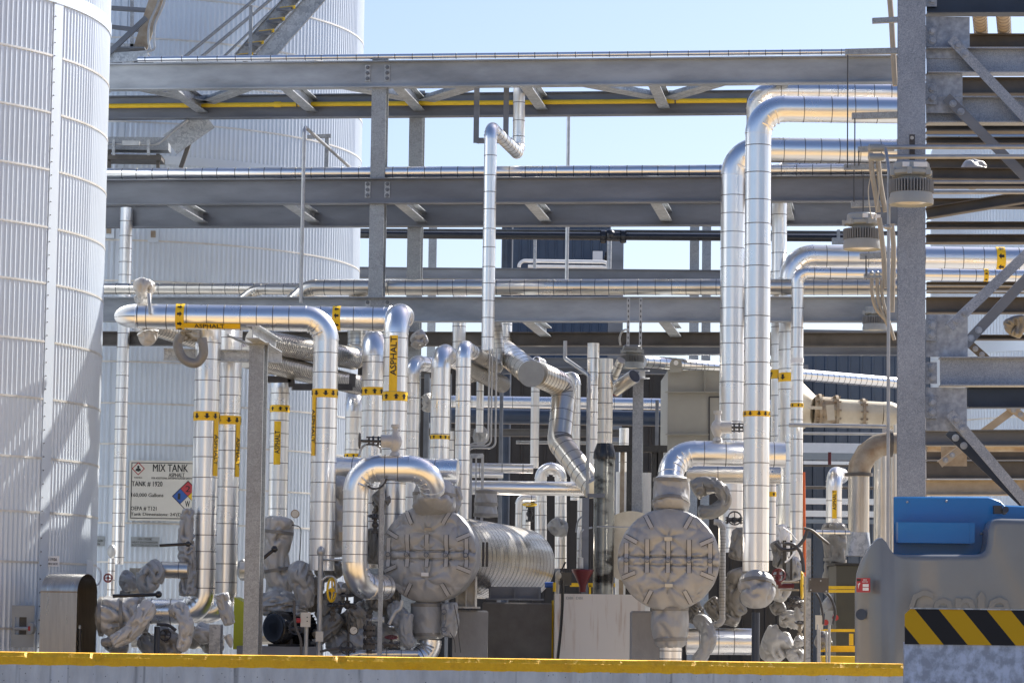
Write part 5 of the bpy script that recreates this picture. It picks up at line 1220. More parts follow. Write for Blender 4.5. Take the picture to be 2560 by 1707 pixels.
# beige block, funnel etc.
a = P(1388, 1483, 37.4); b = P(1612, 1483, 37.4); m = M(); m.box(V(((a.x + b.x) / 2, 37.9, a.z / 2)), b.x - a.x, 1.0, a.z)
MT['stain'] = mat('stained_cream_paint', (.70, .66, .61), (.48, .36, .28), rough=.7, scale=2.2, stretch=(5, 1, .35), mid=.37, width=.07)
T = thing('containment_box', V(((a.x + b.x) / 2, 37.9, 0)), 'cream painted concrete box with rusty streaks, stencilled DBI DBI', 'concrete box'); m.build('walls', 'stain', T)
m = M(); text_flat(m, 'DBI  DBI', P(1416, 1497, 37.39), V((1, 0, 0)), V((0, 0, 1)), .20, .032, 0); m.build('lettering', 'signg', T)
T = thing('funnel', P(1457, 1478, 38.6), 'maroon funnel hanging in front of the black flue', 'funnel')
c = P(1457, 1425, 38.6); h = c.z - P(1457, 1479, 38.6).z
m = M(); m.lathe(c, V((0, 0, -1)), [(.140, -.012), (.146, 0), (.140, .01), (.10, .08), (.045, h * .72), (.04, h)], 32); m.build('cone', 'dred', T)
m = M(); m.cyl(P(1451, 1420, 38.6), P(1451, 1393, 38.6), .04, 14); m.build('tip_valve', 'conduit', T)
hose('bent grey tube ending above the funnel', [P(1451, 1392, 38.6), P(1451, 1345, 38.6), P(1456, 1325, 38.6), P(1480, 1318, 38.7)], .014, 'conduit', 'tube', 'bent_tube')
hose('second bent tube behind the funnel', [P(1440, 1330, 39.2), P(1446, 1300, 39.2), P(1460, 1288, 39.2)], .012, 'conduit', 'tube', 'bent_tube')
T = thing('sample_valve', P(1395, 1480, 37.6), 'dirty little valve with a blue cap and a yellow sleeve, right of the shell', 'valve')
m = M(); m.ball(P(1398, 1438, 37.6), .05, 12, sc=(1, 1, 1.4)); m.cyl(P(1394, 1445, 37.6), P(1390, 1500, 37.6), .03, 10); m.build('body', 'cream', T)
m = M(); m.box(P(1414, 1446, 37.6), .15, .08, .16); m.cyl(P(1401, 1430, 37.5), P(1414, 1404, 37.5), .012, 8); m.build('black_body', 'black', T)
m = M(); m.cyl(P(1362, 1461, 37.7), P(1384, 1461, 37.7), .035, 12); m.build('blue_cap', 'bluep', T)
m = M(); m.cyl(P(1386, 1455, 37.5), P(1386, 1478, 37.5), .02, 10); m.build('yellow_sleeve', 'yelp', T)
hose('black hose hanging straight down from the dirty little valve', [P(1406, 1450, 37.2), P(1406, 1500, 37.2), P(1402, 1570, 37.2), P(1394, 1650, 37.2), P(1393, 1690, 37.2)], .020, 'black')
post('thin yellow upright beside the cream concrete box', 1382, 1500, 1650, 6, 38.5, 'yelp', sec='B', name='yellow_post')
line('thin grey rod crossing to the right exchanger cover', [P(1492, 1316, 38), P(1574, 1317, 38)], .008, 'conduit', 'rod', 'rod')
for i, (a_, b_, s) in enumerate([((1425, 1461), (1572, 1462), 'between the funnel and the right exchanger')]):
    T = thing('yellow_railing', P(1500, 1480, 43), 'yellow railing ' + s, 'railing'); m = M(); m.bar(P(*a_, 43), P(*b_, 43), .03, .055); m.build('rail', 'yelp', T)
    m = M(); m.bar(P(1475, 1462, 43), P(1475, 1500, 43), .03, .03); m.build('post', 'yelp', T)
# background vessels and frames
m = M(); a = P(1568, 1180, 43); m.cyl(V((a.x, 43, 0)), V((a.x, 43, a.z)), .16, 28); tag(m.build('white_vessel', 'whitep'), 'white upright vessel left of the galvanised post behind', 'vessel')
m = M(); a = P(1626, 1182, 43); m.cyl(V((a.x, 43, 0)), V((a.x, 43, a.z)), .13, 28); tag(m.build('white_vessel', 'whitep'), 'white upright vessel right of the galvanised post behind', 'vessel')
m = M(); m.cyl(P(1578, 1365, 39), P(1590, 1365, 43), .46, 40); tag(m.build('pale_drum', 'cream'), 'pale lying drum peeping out left of the right exchanger cover', 'drum')
T, c = colm('galvanised post carrying a capped beam, between flue and right exchanger', 1599, -.4, 948, .13, name='stub_column', group=None, h=.13)
beam('short galvanised cap beam on the post behind the lamp', P(1598, 936, 39.0), P(1612, 936, 41.2), .12, .14, 'galvl', name='cap_beam', group=None)
T = thing('bench_frame', P(1600, 1120, 42), 'low black steel frame behind the flue', 'steel frame')
m = M(); m.bar(P(1534, 1121, 42), P(1668, 1122, 42), .06, .10); m.build('beam', 'black', T)
for px in (1556, 1575, 1637, 1650): m = M(); a = P(px, 1130, 42.1); m.bar(V((a.x, 42.1, 0)), a, .06 if px == 1556 else .09, .06); m.build('leg', 'rust' if px == 1556 else 'black', T)
T = thing('steel_cabinet', P(1735, 1110, 42.5), 'big beige steel cabinet with a lifting lug behind the tall risers', 'cabinet')
a = P(1670, 925, 42.5); b = P(1850, 1150, 42.5)
m = M(); m.box(V(((a.x + b.x) / 2, 43.5, (a.z + b.z) / 2)), b.x - a.x, 2.0, a.z - b.z); m.build('body', 'beige', T)
for py in (918, 980, 1086): m = M(); q0 = P(1663, py, 42.45); q1 = P(1772 if py == 1086 else 1850, py, 42.45); m.bar(q0, q1, .12, .012); m.build('rim', 'beige', T)
m = M(); m.bar(P(1762, 912, 42.44), P(1762, 978, 42.44), .08, .012); m.build('stiffener', 'beige', T)
m = M(); m.bar(P(1773, 992, 42.48), P(1773, 1100, 42.48), .012, .02); m.bar(P(1773, 992, 42.48), P(1850, 992, 42.48), .012, .02); m.build('door_gap', 'dark', T)
m = M(); c = P(1690, 912, 42.4)
for k in range(12): pass
m.extr([(-.085 * 1, -.11), (.085, -.11), (.085, .03), (.06, .075), (0, .095), (-.06, .075), (-.085, .03)], c, c + V((0, .02, 0))); m.cyl(c + V((0, -.003, .03)), c + V((0, 0, .03)), .035, 16, 1); lg = m.build('lifting_lug', ['beige', 'whitep'], T)
# signs on the mix tank
def sign_big():
    Y = 44.24; a = P(324, 1150, Y); b = P(520, 1303, Y); X, Z = V((1, 0, 0)), V((0, 0, 1)); W = b.x - a.x; H = a.z - b.z
    T = thing('tank_sign', V(((a.x + b.x) / 2, Y, b.z)), 'large cream MIX TANK sign with hazard diamonds on the mix tank', 'sign')
    m = M(); m.box(V((a.x + W / 2, Y + .01, b.z + H / 2)), W, .02, H); m.build('board', 'sign', T)
    m = M(); o = V((a.x, Y - .003, b.z)); t = .012
    for (x0, y0, x1, y1) in ((.03, .03, W - .03, .03 + t), (.03, H - .03 - t, W - .03, H - .03), (.03, .03 + t, .03 + t, H - .03 - t), (W - .03 - t, .03 + t, W - .03, H - .03 - t)): poly_flat(m, [(x0, y0), (x1, y0), (x1, y1), (x0, y1)], o, X, Z, 0)
    m.build('border', 'blk', T)
    def px(x): return (x - 324) / (520 - 324) * W
    def py(y): return (1303 - y) / (1303 - 1150) * H
    def tx(s, x0, x1, y0, y1, nm='lettering', mt_='blk'):
        m = M(); text_flat(m, s, V((a.x + px(x0), Y - .004, b.z + py(y1))), X, Z, px(x1) - px(x0), py(y0) - py(y1), 0); m.build(nm, mt_, T)
    tx('MIX TANK', 382, 468, 1159, 1178); tx('ASPHALT', 421, 460, 1181, 1191); tx('WARNING', 336, 356, 1192, 1196)
    tx('FOR ADDITIONAL INFORMATION SEE SAFETY DATA SHEET', 379, 508, 1192, 1197)
    tx('TANK # 1920', 331, 406, 1203, 1217); tx('160,000 Gallons', 331, 409, 1233, 1244); tx('OEPA # T121', 330, 393, 1267, 1278); tx("Tank Dimensions: 24'(D) X 50'(H)", 330, 507, 1282, 1293)
    # exclamation diamond with a bust
    o = V((a.x + px(346), Y - .0045, b.z + py(1171)))
    s = .098; m = M(); poly_flat(m, [(0, -s), (s, 0), (0, s), (-s, 0)], o, X, Z, 0); m.build('diamond', 'red', T)
    o = o - V((0, .001, 0)); s = .080; m = M(); poly_flat(m, [(0, -s), (s, 0), (0, s), (-s, 0)], o, X, Z, 0); m.build('diamond_field', 'sign', T)
    o = o - V((0, .001, 0)); m = M(); poly_flat(m, [(.018 * math.cos(q), .026 + .020 * math.sin(q)) for q in [k * .5236 for k in range(12)]], o, X, Z, 0)
    poly_flat(m, [(-.042, -.03), (0, -.045), (.042, -.03), (.035, -.004), (.012, .008), (-.012, .008), (-.035, -.004)], o, X, Z, 0); m.build('health_symbol', 'blk', T)
    # four-field diamond
    o = V((a.x + px(469), Y - .0045, b.z + py(1240))); s = px(469 + 37) - px(469); h_ = s / 2
    def dia(cx, cy, q, mt_, nm): m = M(); poly_flat(m, [(cx, cy - q), (cx + q, cy), (cx, cy + q), (cx - q, cy)], o, X, Z, 0); m.build(nm, mt_, T)
    dia(0, 0, s + .012, 'blk', 'hazard_diamond'); o = o - V((0, .001, 0))
    for cx, cy, mt_ in ((0, h_, 'redp'), (-h_, 0, 'bluep'), (h_, 0, 'yelp'), (0, -h_, 'sign')): dia(cx, cy, h_ * .96, mt_, 'hazard_field')
    for s_, cx, cy in (('2', 0, h_), ('1', -h_, 0), ('W', 0, -h_)): m = M(); text_flat(m, s_, o + V((0, -.001, 0)) + X * (cx - .035) + Z * (cy - .045), X, Z, .07 if s_ != '1' else .035, .09, 0); m.build('numeral', 'blk', T)
MT['redp'] = mat('red_print', (.45, .04, .05), (.4, .035, .045), rough=.5)
sign_big()
def plate(label, px0, px1, py0, py1, Y, lines, mt_='signg', name='tag_plate'):
    a = P(px0, py0, Y); b = P(px1, py1, Y); W = b.x - a.x; H = a.z - b.z; T = thing(name, V(((a.x + b.x) / 2, Y, b.z)), label, 'sign', None)
    m = M(); m.box(V((a.x + W / 2, Y + .006, b.z + H / 2)), W, .01, H); m.build('plate', mt_, T); m = M()
    for s, x0, x1, y0, y1 in lines:
        text_flat(m, s, V((a.x + W * x0, Y - .003, b.z + H * (1 - y1))), V((1, 0, 0)), V((0, 0, 1)), W * (x1 - x0), H * (y1 - y0), 0)
    m.build('lettering', 'blk', T)
plate('grey plate reading HV-1920K HEAT EXCHANGER BOTTOM SUCTION', 327, 398, 1341, 1367, 44.24, [('HV-1920K', .25, .75, .10, .34), ('HEAT EXCHANGER', .05, .95, .44, .64), ('BOTTOM SUCTION', .05, .95, .73, .93)])
plate('grey plate cut off by the near tank, reading NGER and ON', 205, 261, 1339, 1364, 44.3, [('EXCHANGER', .15, .93, .35, .58), ('SUCTION', .3, .8, .70, .92)])
a_, y_ = ang_at(132, 1402, TX, TY, TR)
plate('small white plate reading SV-1910A SAMPLE VALVE on the near tank', 115, 148, 1389, 1415, y_ - .12, [('SV-1910A', .06, .82, .18, .48), ('SAMPLE VALVE', .03, .88, .66, .86)], 'whitep')
# access plate, gauge and stainless hood at the near tank's foot
Ya = ang_at(50, 1560, TX, TY, TR)[1] - .12
T = thing('access_plate', P(50, 1617, Ya), 'square grey access plate with an opening at the near tank foot', 'plate')
a = P(18, 1512, Ya); b = P(84, 1617, Ya); W = b.x - a.x; H = a.z - b.z; xr = (a.x, a.x + W * .30, a.x + W * .72, b.x); zr = (b.z, b.z + H * .30, b.z + H * .72, a.z)
m = M()
for i in range(3):
    for j in range(3):
        if i == 1 and j == 1: continue
        m.add([V((xr[i], Ya, zr[j])), V((xr[i + 1], Ya, zr[j])), V((xr[i + 1], Ya, zr[j + 1])), V((xr[i], Ya, zr[j + 1]))], [(0, 1, 2, 3)])
m.build('plate', 'signg', T)
m = M(); m.box(V(((xr[1] + xr[2]) / 2, Ya + .11, (zr[1] + zr[2]) / 2)), xr[2] - xr[1] + .02, .01, zr[2] - zr[1] + .02); m.build('opening', 'dark', T)
m = M(); m.cyl(P(38, 1570, Ya - .02), P(72, 1570, Ya - .1), .022, 10); m.build('probe', 'conduit', T)
c = P(74, 1570, Ya - .12); m = M(); m.cyl(c, c + V((0.03, .03, 0)), .066, 24); g = m.build('probe_head', 'signg', T); m = M(); m.cyl(c - V((.002, .004, 0)), c, .028, 16); m.build('red_cap', 'red', g)
def hood():
    Y = 34.6; c = P(140, 1640, Y); T = thing('vent_hood', V((c.x, c.y, 0)), 'brushed stainless hood with a rounded top, open to the right, beside the near tank', 'hood')
    L = .50; D = .42; e = V((.90, -.42, 0)).normalized(); g = V((.42, .90, 0)).normalized()     # e along the barrel, g across
    o = P(101, 1500, Y); o.z = 0; zs = solve_z(o.x, Y, 1478)
    prof = [(0, 0), (0, zs)] + [(D / 2 - D / 2 * math.cos(q), zs + D / 2 * math.sin(q) * 1.0) for q in [math.pi * k / 20 for k in range(1, 20)]] + [(D, zs), (D, 0)]
    for nm, off, w_ in (('skin', 0, 0),):
        m = M(); A = [o + g * x + V((0, 0, z)) for x, z in prof]; B = [p + e * L for p in A]
        m.ring_strip([A, B], 0, False); A2 = [o + g * (x * .96 + .008) + V((0, 0, z - .004)) + e * .01 for x, z in prof]; m.ring_strip([[p for p in A2], [p + e * (L - .012) for p in A2]], 0, False); m.add(A, [tuple(range(len(A)))], 0); m.build('skin', 'steel', T)
    m = M(); m.bar(o + V((0, 0, zs)) - g * .004, o + e * L + V((0, 0, zs)) - g * .004, .012, .012); m.build('seam_bead', 'rust', T)
    m = M(); q = o + e * (L - .06) + g * .16; m.cyl(V((q.x, q.y, zs - .85)), V((q.x, q.y, zs - .42)), .024, 12); m.cyl(V((q.x, q.y, zs - .42)), V((q.x, q.y, zs - .38)), .014, 8, 1); m.build('hinge_rod', ['black', 'galvl'], T)
hood()
m = M(); a = ang_at(218, 1500, TX, TY, TR); 
T = thing('edge_flashing', P(218, 1500, a[1] - .1), 'tall pale corner strip at the lower right of the near tank', 'flashing')
q = P(218, 1500, a[1] - .12); z1 = solve_z(q.x, q.y, 1400)
m = M(); m.box(V((q.x, q.y, z1 / 2)), .13, .03, z1); m.build('strip', 'tank', T)
T = thing('ring_handle', P(245, 1440, 36.5), 'white curved handle ring right of the near tank foot', 'handle'); c = P(240, 1440, 36.5)
m = M(); m.tube([c + V((.062 * math.cos(q), 0, .11 * math.sin(q))) for q in [R(x) for x in range(-80, 81, 16)]], .012, 8); m.build('ring', 'whitep', T)
wheel('small dark red hand wheel on the thin white-topped pipe', P(270, 1444, 42.3), V((.2, -1, 0)), .055, 'dred', .012)
# ================================================================ STAIRS AND PLATFORMS TOP LEFT
YS = 44.0
def stairs():
    T = thing('stair_flight', P(700, 140, YS), 'galvanised stair flight with yellow tread nosings, climbing right above the top beam', 'stairs')
    for (a, b, w_, y_) in (((655, 148), (838, -60), .26, 43.4), ((600, 148), (770, -50), .22, 44.4)):
        A = P(*a, y_); B = P(*b, y_); m = M(); m.extr([(-.03, -w_ / 2), (.03, -w_ / 2), (.03, -w_ / 2 + .012), (-.018, -w_ / 2 + .012), (-.018, w_ / 2 - .012), (.03, w_ / 2 - .012), (.03, w_ / 2), (-.03, w_ / 2)], A, B); m.build('stringer', 'galvl', T)
    for i in range(7):
        x0 = 610 + i * 26.3; y0 = 139 - i * 29.3
        A = P(x0 + 28, y0, 43.45); B = P(x0 - 20 + 12, y0 + 4, 44.35)
        m = M(); m.bar(A, B, .20, .035); tr = m.build('tread', 'galvd', T)
        d = (B - A).normalized(); s = d.cross(V((0, 0, 1))).normalized()
        m = M(); off = V((-.03, -.10, 0)); m.bar(A + off, B + off, .02, .05); m.build('nosing', 'yelp', tr)
    def rail(nm, a, b, y_, r=.024): m = M(); m.cyl(P(*a, y_), P(*b, y_), r, 10); m.build(nm, 'galv', T)
    rail('handrail', (458, 146), (660, -20), 43.3); rail('mid_rail', (500, 146), (700, -20), 43.3)
    rail('handrail', (560, 142), (760, -50), 44.6, .02)
    m = M(); m.bar(P(625, 150, 43.3), P(628, 15, 43.3), .06, .05); m.build('rail_post', 'galv', T)
stairs()
T = thing('ladder_frame', P(320, 150, 42.6), 'steel ladder stair edge with brown-grey rungs beside the near tank top', 'stairs')
m = M(); m.extr([(-.02, -.10), (.02, -.10), (.02, .10), (-.02, .10)], P(345, 140, 42.6), P(400, -30, 42.6)); m.build('side_plate', 'rust', T)
for (a, b) in (((262, 20), (392, 28)), ((262, 66), (368, 78)), ((262, -22), (400, -14))): m = M(); m.bar(P(*a, 43), P(*b, 42.7), .14, .05); m.build('rung', 'galvd', T)
m = M(); m.bar(P(265, 140, 42.3), P(366, 45, 42.3), .07, .07); m.build('diagonal', 'galvd', T)
for (a, b) in (((268, 112), (352, 116)), ((330, 0), (330, 118)), ((352, 55), (352, 118))): m = M(); m.bar(P(*a, 43.5), P(*b, 43.5), .04, .05); m.build('guard_bar', 'galvl', T)
T = thing('stair_landing', P(320, 150, 42.4), 'small galvanised landing plate on top of the beam at the near tank', 'platform')
m = M(); m.box(P(312, 138, 42.9), .72, 1.2, .02); m.build('deck', 'galvd', T)
m = M(); m.bar(P(262, 146, 42.35), P(370, 139, 42.2), .02, .14); m.build('toe_plate', 'galvl', T)
m = M(); m.bar(P(262, 232, 42.3), P(328, 146, 42.3), .05, .12); m.build('knee_brace', 'galvl', T)
for i, dx in enumerate((0, 14)):
    hose('bent grey conduit coming down beside the ladder frame, ' + ('left' if i == 0 else 'right'), [P(402 + dx, -30, 42.2), P(395 + dx, 10, 42.2), P(374 + dx, 60, 42.2), P(371 + dx, 100, 42.2), P(374 + dx * .8, 122, 42.2), P(368, 130, 42.2)], .018, 'conduit', 'conduit', 'conduit', 'bent conduits at the ladder frame')
T = thing('lower_landing', P(340, 400, 44), 'galvanised landing with a conduit fitting above the second rack beam', 'platform')
for (a, b, w_, h_) in (((262, 362), (424, 364), .3, .19), ((262, 398), (408, 400), .5, .07)): m = M(); m.bar(P(*a, 43.6), P(*b, 43.6), w_, h_); m.build('edge_beam', 'galv' if h_ > .1 else 'brown', T)
m = M(); m.extr([(-.02, -.17), (.02, -.17), (.02, .17), (-.02, .17)], P(425, 362, 43.4), P(520, 296, 43.4)); m.build('stringer_end', 'galvl', T)
for (a, b, w_) in (((478, 345), (452, 420), .06), ((395, 385), (395, 420), .05), ((272, 375), (272, 420), .06)): m = M(); m.bar(P(*a, 43.5), P(*b, 43.5), w_, w_); m.build('leg', 'brown', T)
m = M(); m.cyl(P(262, 359, 43.2), P(380, 362, 43.2), .022, 10); m.tube(smooth_path([P(380, 362, 43.2), P(398, 357, 43.2), P(425, 335, 43.2), P(470, 300, 43.2)]), .022, 10); m.build('conduit', 'conduit', T)
m = M(); m.box(P(328, 359, 43.15), .25, .08, .07); m.build('fitting', 'conduit', T)
for px in (284, 371): m = M(); m.bar(P(px, 350, 43.15), P(px, 388, 43.15), .05, .04); m.build('clamp', 'galvl', T)
# ================================================================ LAMPS
MT['fin'] = mat('lamp_fin', (.27, .28, .29), (.22, .23, .24), rough=.5)
def lamp_fixture():
    T = thing('flood_light', V((0, 0, 0)), 'x', 'lamp', 'round finned lamps')
    m = M(); m.lathe(V((0, 0, 0)), V((0, 0, 1)), [(.0, .035), (.10, .02), (.152, .012), (.160, 0), (.163, .03), (.152, .085), (.0, .086)], 44); m.build('lens_ring', 'signg', T)
    m = M(); m.lathe(V((0, 0, 0)), V((0, 0, 1)), [(.0, -.002), (.07, .004), (.11, .014), (.0, .016)], 36); m.build('lens', 'lens', T)
    m = M(); m.lathe(V((0, 0, 0)), V((0, 0, 1)), [(.118, .084), (.118, .178), (.0, .179)], 36)
    for k in range(44):
        q = 2 * math.pi * k / 44; rd_ = V((math.cos(q), math.sin(q), 0)); m.box(rd_ * .138 + V((0, 0, .131)), .05, .006, .090, 0, rd_, V((-rd_.y, rd_.x, 0)))
    m.build('heat_sink', 'fin', T)
    m = M(); m.lathe(V((0, 0, 0)), V((0, 0, 1)), [(.09, .178), (.09, .205), (.135, .21), (.150, .22), (.150, .245), (.135, .25), (.130, .30), (.120, .31), (.0, .312)], 36)
    for k in range(6): q = 2 * math.pi * k / 6 + .3; m.box(V((math.cos(q) * .148, math.sin(q) * .148, .232)), .035, .035, .05)
    m.build('housing', 'signg', T)
    m = M(); m.box(V((.05, -.128, .278)), .10, .012, .035); m.box(V((-.055, -.125, .278)), .05, .012, .035); m.build('rating_label', 'whitep', T)
    return T
L0 = lamp_fixture()
fx = [(2278, 512, 21.6, 'finned round lamp fixed high on the near galvanised column'), (2155, 624, 25.6, 'finned round lamp in mid air left of the near column'), (2187, 826, 39.0, 'lowest finned round lamp, half behind the thin conduit by the near column'), (1580, 921, 40.8, 'finned round lamp hanging on two slotted struts, right of the flue')]
for i, (px, py, Y, lb) in enumerate(fx):
    o = L0 if i == 0 else copy_tree(L0)
    o.location = P(px, py, Y); o['label'] = lb; o.rotation_euler = (0, 0, .5 * i)
for i, px in enumerate((1571, 1602)):
    a = P(px, 745, 39.4); b = P(px, 868, 39.6); b.x = a.x; b.y = a.y; T = thing('hanger_strut', b, 'slotted strut hanging from the third beam to the lamp, ' + ('left one' if i == 0 else 'right one'), 'strut', 'slotted lamp hangers')
    m = M(); m.extr([(-.019, -.015), (.019, -.015), (.019, .015), (.013, .015), (.013, -.009), (-.013, -.009), (-.013, .015), (-.019, .015)], b, a, up=V((0, 1, 0))); m.build('channel', 'conduit', T)
    n = 9
    for k in range(n): m = M(); m.box(a.lerp(b, (k + .5) / n) + V((0, -.018, 0)), .012, .004, .032); m.build('slot', 'blk', T)
m = M(); m.box(P(1577, 868, 40.3), .18, .5, .03); tag(m.build('mount_plate', 'galvd'), 'mounting plate above the hanging round lamp', 'plate')
hose('grey cable curving down to the hanging lamp', [P(1566, 824, 39.3), P(1556, 828, 39.3), P(1549, 845, 39.4), P(1551, 862, 39.5)], .014, 'conduit', 'cable', 'cable')
T = thing('lamp_bracket', P(2100, 585, 50), 'small hanger angle on the black pipe near the tall risers', 'bracket')
m = M(); m.bar(P(2096, 575, 56), P(2096, 608, 56), .12, .05); m.bar(P(2080, 603, 56), P(2110, 603, 56), .1, .12); m.build('angle', 'galv', T)
# ================================================================ NEAR STEELWORK RIGHT, about 22 m
YN = 22.3
T = thing('near_column', V((P(2278, 800, YN).x, YN, 0)), 'massive speckled galvanised column in front, at the right', 'steel column')
nc = T; c = P(2278, 650, YN); 
m = M(); m.extr(iprof(.203, .205, .012, .009), V((c.x, YN, 0)), V((c.x, YN, 8.6)), up=V((.10, 1, 0)))
MT['galvn'] = mat('speckled_galvanised_steel', (.36, .40, .47), (.17, .20, .25), rough=.5, metal=.3, scale=60, kind='voronoi', rvar=.05)
MT['galvm'] = mat('mottled_galvanised_plate', (.42, .47, .55), (.15, .17, .21), rough=.5, metal=.25, scale=16, bump=.05)
m.build('shaft', 'galvn', T)
def gusset(x0, y0, x1, y1, cl, lab):
    Y = YN + .05; a = P(x0, y0, Y); b = P(x1, y1, Y); T = thing('gusset_plate', b, lab, 'plate', 'gusset plates on the near column')
    m = M(); m.box((a + b) / 2, abs(b.x - a.x), .012, abs(a.z - b.z)); m.build('plate', 'galvm', T)
    for (y_, n) in cl:
        q = P(2329, y_, YN + .0); pl = M(); pl.box(q + V((0, .02, 0)), .085, .012, .076 * n + .01); o = pl.build('clip_plate', 'galvn', T)
        bolts(o, [q + V((.006, .012, (i - (n - 1) / 2) * .074)) for i in range(n)], V((0, -1, 0)), .018, 'galvm')
gusset(2315, 42, 2424, 148, [(90, 2)], 'upper mottled gusset plate right of the near column')
gusset(2315, 186, 2406, 284, [(234, 2)], 'second mottled gusset plate right of the near column')
gusset(2315, 786, 2419, 893, [(824, 2)], 'third mottled gusset plate, holding the rising brace pair')
gusset(2315, 968, 2417, 1078, [(1018, 2)], 'lowest mottled gusset plate, holding the falling brace pair')
GN = 'beams framing into the near column'
def nb(lab, px0, px1, y0, y1, Y=YN + .06, mt_='galvn', py1=None, wd=.16, clipn=0, tf=.010):
    h = (y1 - y0) / ppm(Y); a = P(px0, (y0 + y1) / 2, Y); b = P(px1, (y0 + y1) / 2 if py1 is None else py1, Y)
    T = beam(lab, a, b, h, wd, mt_, name='near_beam', group=GN, tf=tf); T['_o'] = tuple(T.location)
    if clipn:
        q = P(2329, (y0 + y1) / 2 + 2, YN); m = M(); m.box(q + V((0, .02, 0)), .085, .012, .076 * clipn + .01); o = m.build('clip_plate', 'galvn', T)
        bolts(o, [q + V((.006, .012, (i - (clipn - 1) / 2) * .074)) for i in range(clipn)], V((0, -1, 0)), .018, 'galvm')
nb('dark beam across the top right corner', 2316, 3500, -38, 38, clipn=1, mt_='navy')
nb('beam between the two upper gussets', 2316, 3500, 122, 187, clipn=0)
nb('beam under the second gusset', 2315, 3500, 244, 311, YN + .12, clipn=0)
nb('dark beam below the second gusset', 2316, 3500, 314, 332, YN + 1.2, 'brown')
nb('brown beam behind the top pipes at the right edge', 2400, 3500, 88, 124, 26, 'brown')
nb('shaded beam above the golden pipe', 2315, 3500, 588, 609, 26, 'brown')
nb('speckled lower beam right of the near column, level with the white shed', 2350, 3500, 893, 966, clipn=2)
nb('blue-grey beam directly under the speckled lower beam', 2417, 3500, 967, 1020, 24.5, 'navy')
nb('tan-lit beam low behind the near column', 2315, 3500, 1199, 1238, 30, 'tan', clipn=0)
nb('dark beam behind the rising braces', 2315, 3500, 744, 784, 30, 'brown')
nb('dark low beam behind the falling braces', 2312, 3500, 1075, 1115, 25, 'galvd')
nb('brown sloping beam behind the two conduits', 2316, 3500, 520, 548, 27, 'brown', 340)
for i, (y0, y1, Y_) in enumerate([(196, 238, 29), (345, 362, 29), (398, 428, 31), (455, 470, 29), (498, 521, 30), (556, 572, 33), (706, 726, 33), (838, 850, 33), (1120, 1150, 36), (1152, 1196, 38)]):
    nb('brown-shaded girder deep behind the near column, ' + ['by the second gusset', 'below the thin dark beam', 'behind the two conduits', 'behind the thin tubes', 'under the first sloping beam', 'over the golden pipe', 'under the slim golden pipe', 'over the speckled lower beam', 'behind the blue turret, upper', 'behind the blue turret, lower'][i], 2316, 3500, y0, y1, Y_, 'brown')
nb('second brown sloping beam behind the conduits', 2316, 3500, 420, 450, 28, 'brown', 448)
m = M(); a = P(2340, 1100, 34); m.box(P(2385, 1135, 30.3), .26, .02, .24); tag(m.build('gusset_plate', 'rust'), 'tan gusset plate low behind the near column', 'plate', 'gusset plates on the near column')
def nbrace(lab, a, b, Y=YN - .05, mt_='galvn', wd=.075, group='near diagonal braces'):
    A = P(*a, Y); B = P(*b, Y + .05); T = thing('diagonal_brace', B, lab, 'steel brace', group)
    m = M(); d = (B - A).normalized(); m.extr([(-wd / 2, 0), (wd / 2, 0), (wd / 2, -.008), (-wd / 2 + .008, -.008), (-wd / 2 + .008, -wd * .7), (-wd / 2, -wd * .7)], A, B, up=V((0, -1, 0)))
    m.build('angle', mt_, T); bolts(T, [A + d * .07, A + d * .155], V((0, -1, 0)), .018, 'galvm')
nbrace('upper falling brace from the top gusset', (2378, 98), (2680, 418))
nbrace('second falling brace from the second gusset', (2366, 243), (2680, 560), mt_='galvd')
nbrace('rising brace from the third gusset, nearer', (2374, 818), (2680, 528))
nbrace('rising brace from the third gusset, farther', (2412, 862), (2680, 575), YN + .15, 'galvd')
nbrace('falling brace from the lowest gusset, nearer', (2374, 1032), (2680, 1390))
nbrace('falling brace from the lowest gusset, farther', (2372, 1078), (2680, 1372), YN + .15, 'navy')
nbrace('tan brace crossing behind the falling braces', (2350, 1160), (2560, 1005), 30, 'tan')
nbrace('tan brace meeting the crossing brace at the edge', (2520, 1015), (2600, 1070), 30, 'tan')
nbrace('brown brace above the speckled lower beam', (2425, 860), (2470, 900), 28, 'brown')
# conduits etc on the near column
for i, (py, lb) in enumerate(((367, 'upper of two galvanised conduits crossing the near column'), (391, 'lower of two galvanised conduits crossing the near column'))):
    T = thing('conduit_run', P(2300, py, 21.9), lb, 'conduit', 'conduits crossing the near column')
    m = M(); m.cyl(P(2212, py + 1, 21.9), P(3300, py, 21.9), .017, 12); m.build('tube', 'conduit', T)
    m = M(); a = P(2170, py + 2, 21.9); b = P(2212, py + 2, 21.9); m.tube([a, a.lerp(b, .1), a.lerp(b, .85), b], [.014, .028, .028, .018], 12); m.build('conduit_body', 'signg', T)
T = thing('strut_clamp', P(2280, 375, 21.85), 'dark slotted strut with clamps on the near column above the lamp', 'strut'); m = M(); m.box(P(2280, 372, 22.05), .04, .03, .21); m.build('channel', 'dark', T)
m = M(); m.cyl(P(2280, 345, 22.0), P(2280, 345, 21.98), .014, 12); m.build('bolt', 'galvl', T)
for py in (455, 481): line('thin galvanised tube right of the upper lamp, ' + ('upper' if py < 470 else 'lower'), [P(2318, py, 22.0), P(3300, py + 1, 22.0)], .014, 'conduit', 'conduit', 'conduit', 'tubes right of the upper lamp')
for py in (716, 731): line('thin brass-lit tube behind the rising braces, ' + ('upper' if py < 720 else 'lower'), [P(2316, py, 30), P(2560, py + 1, 30)], .012, 'tan', 'conduit', 'conduit', 'tubes behind the rising braces')
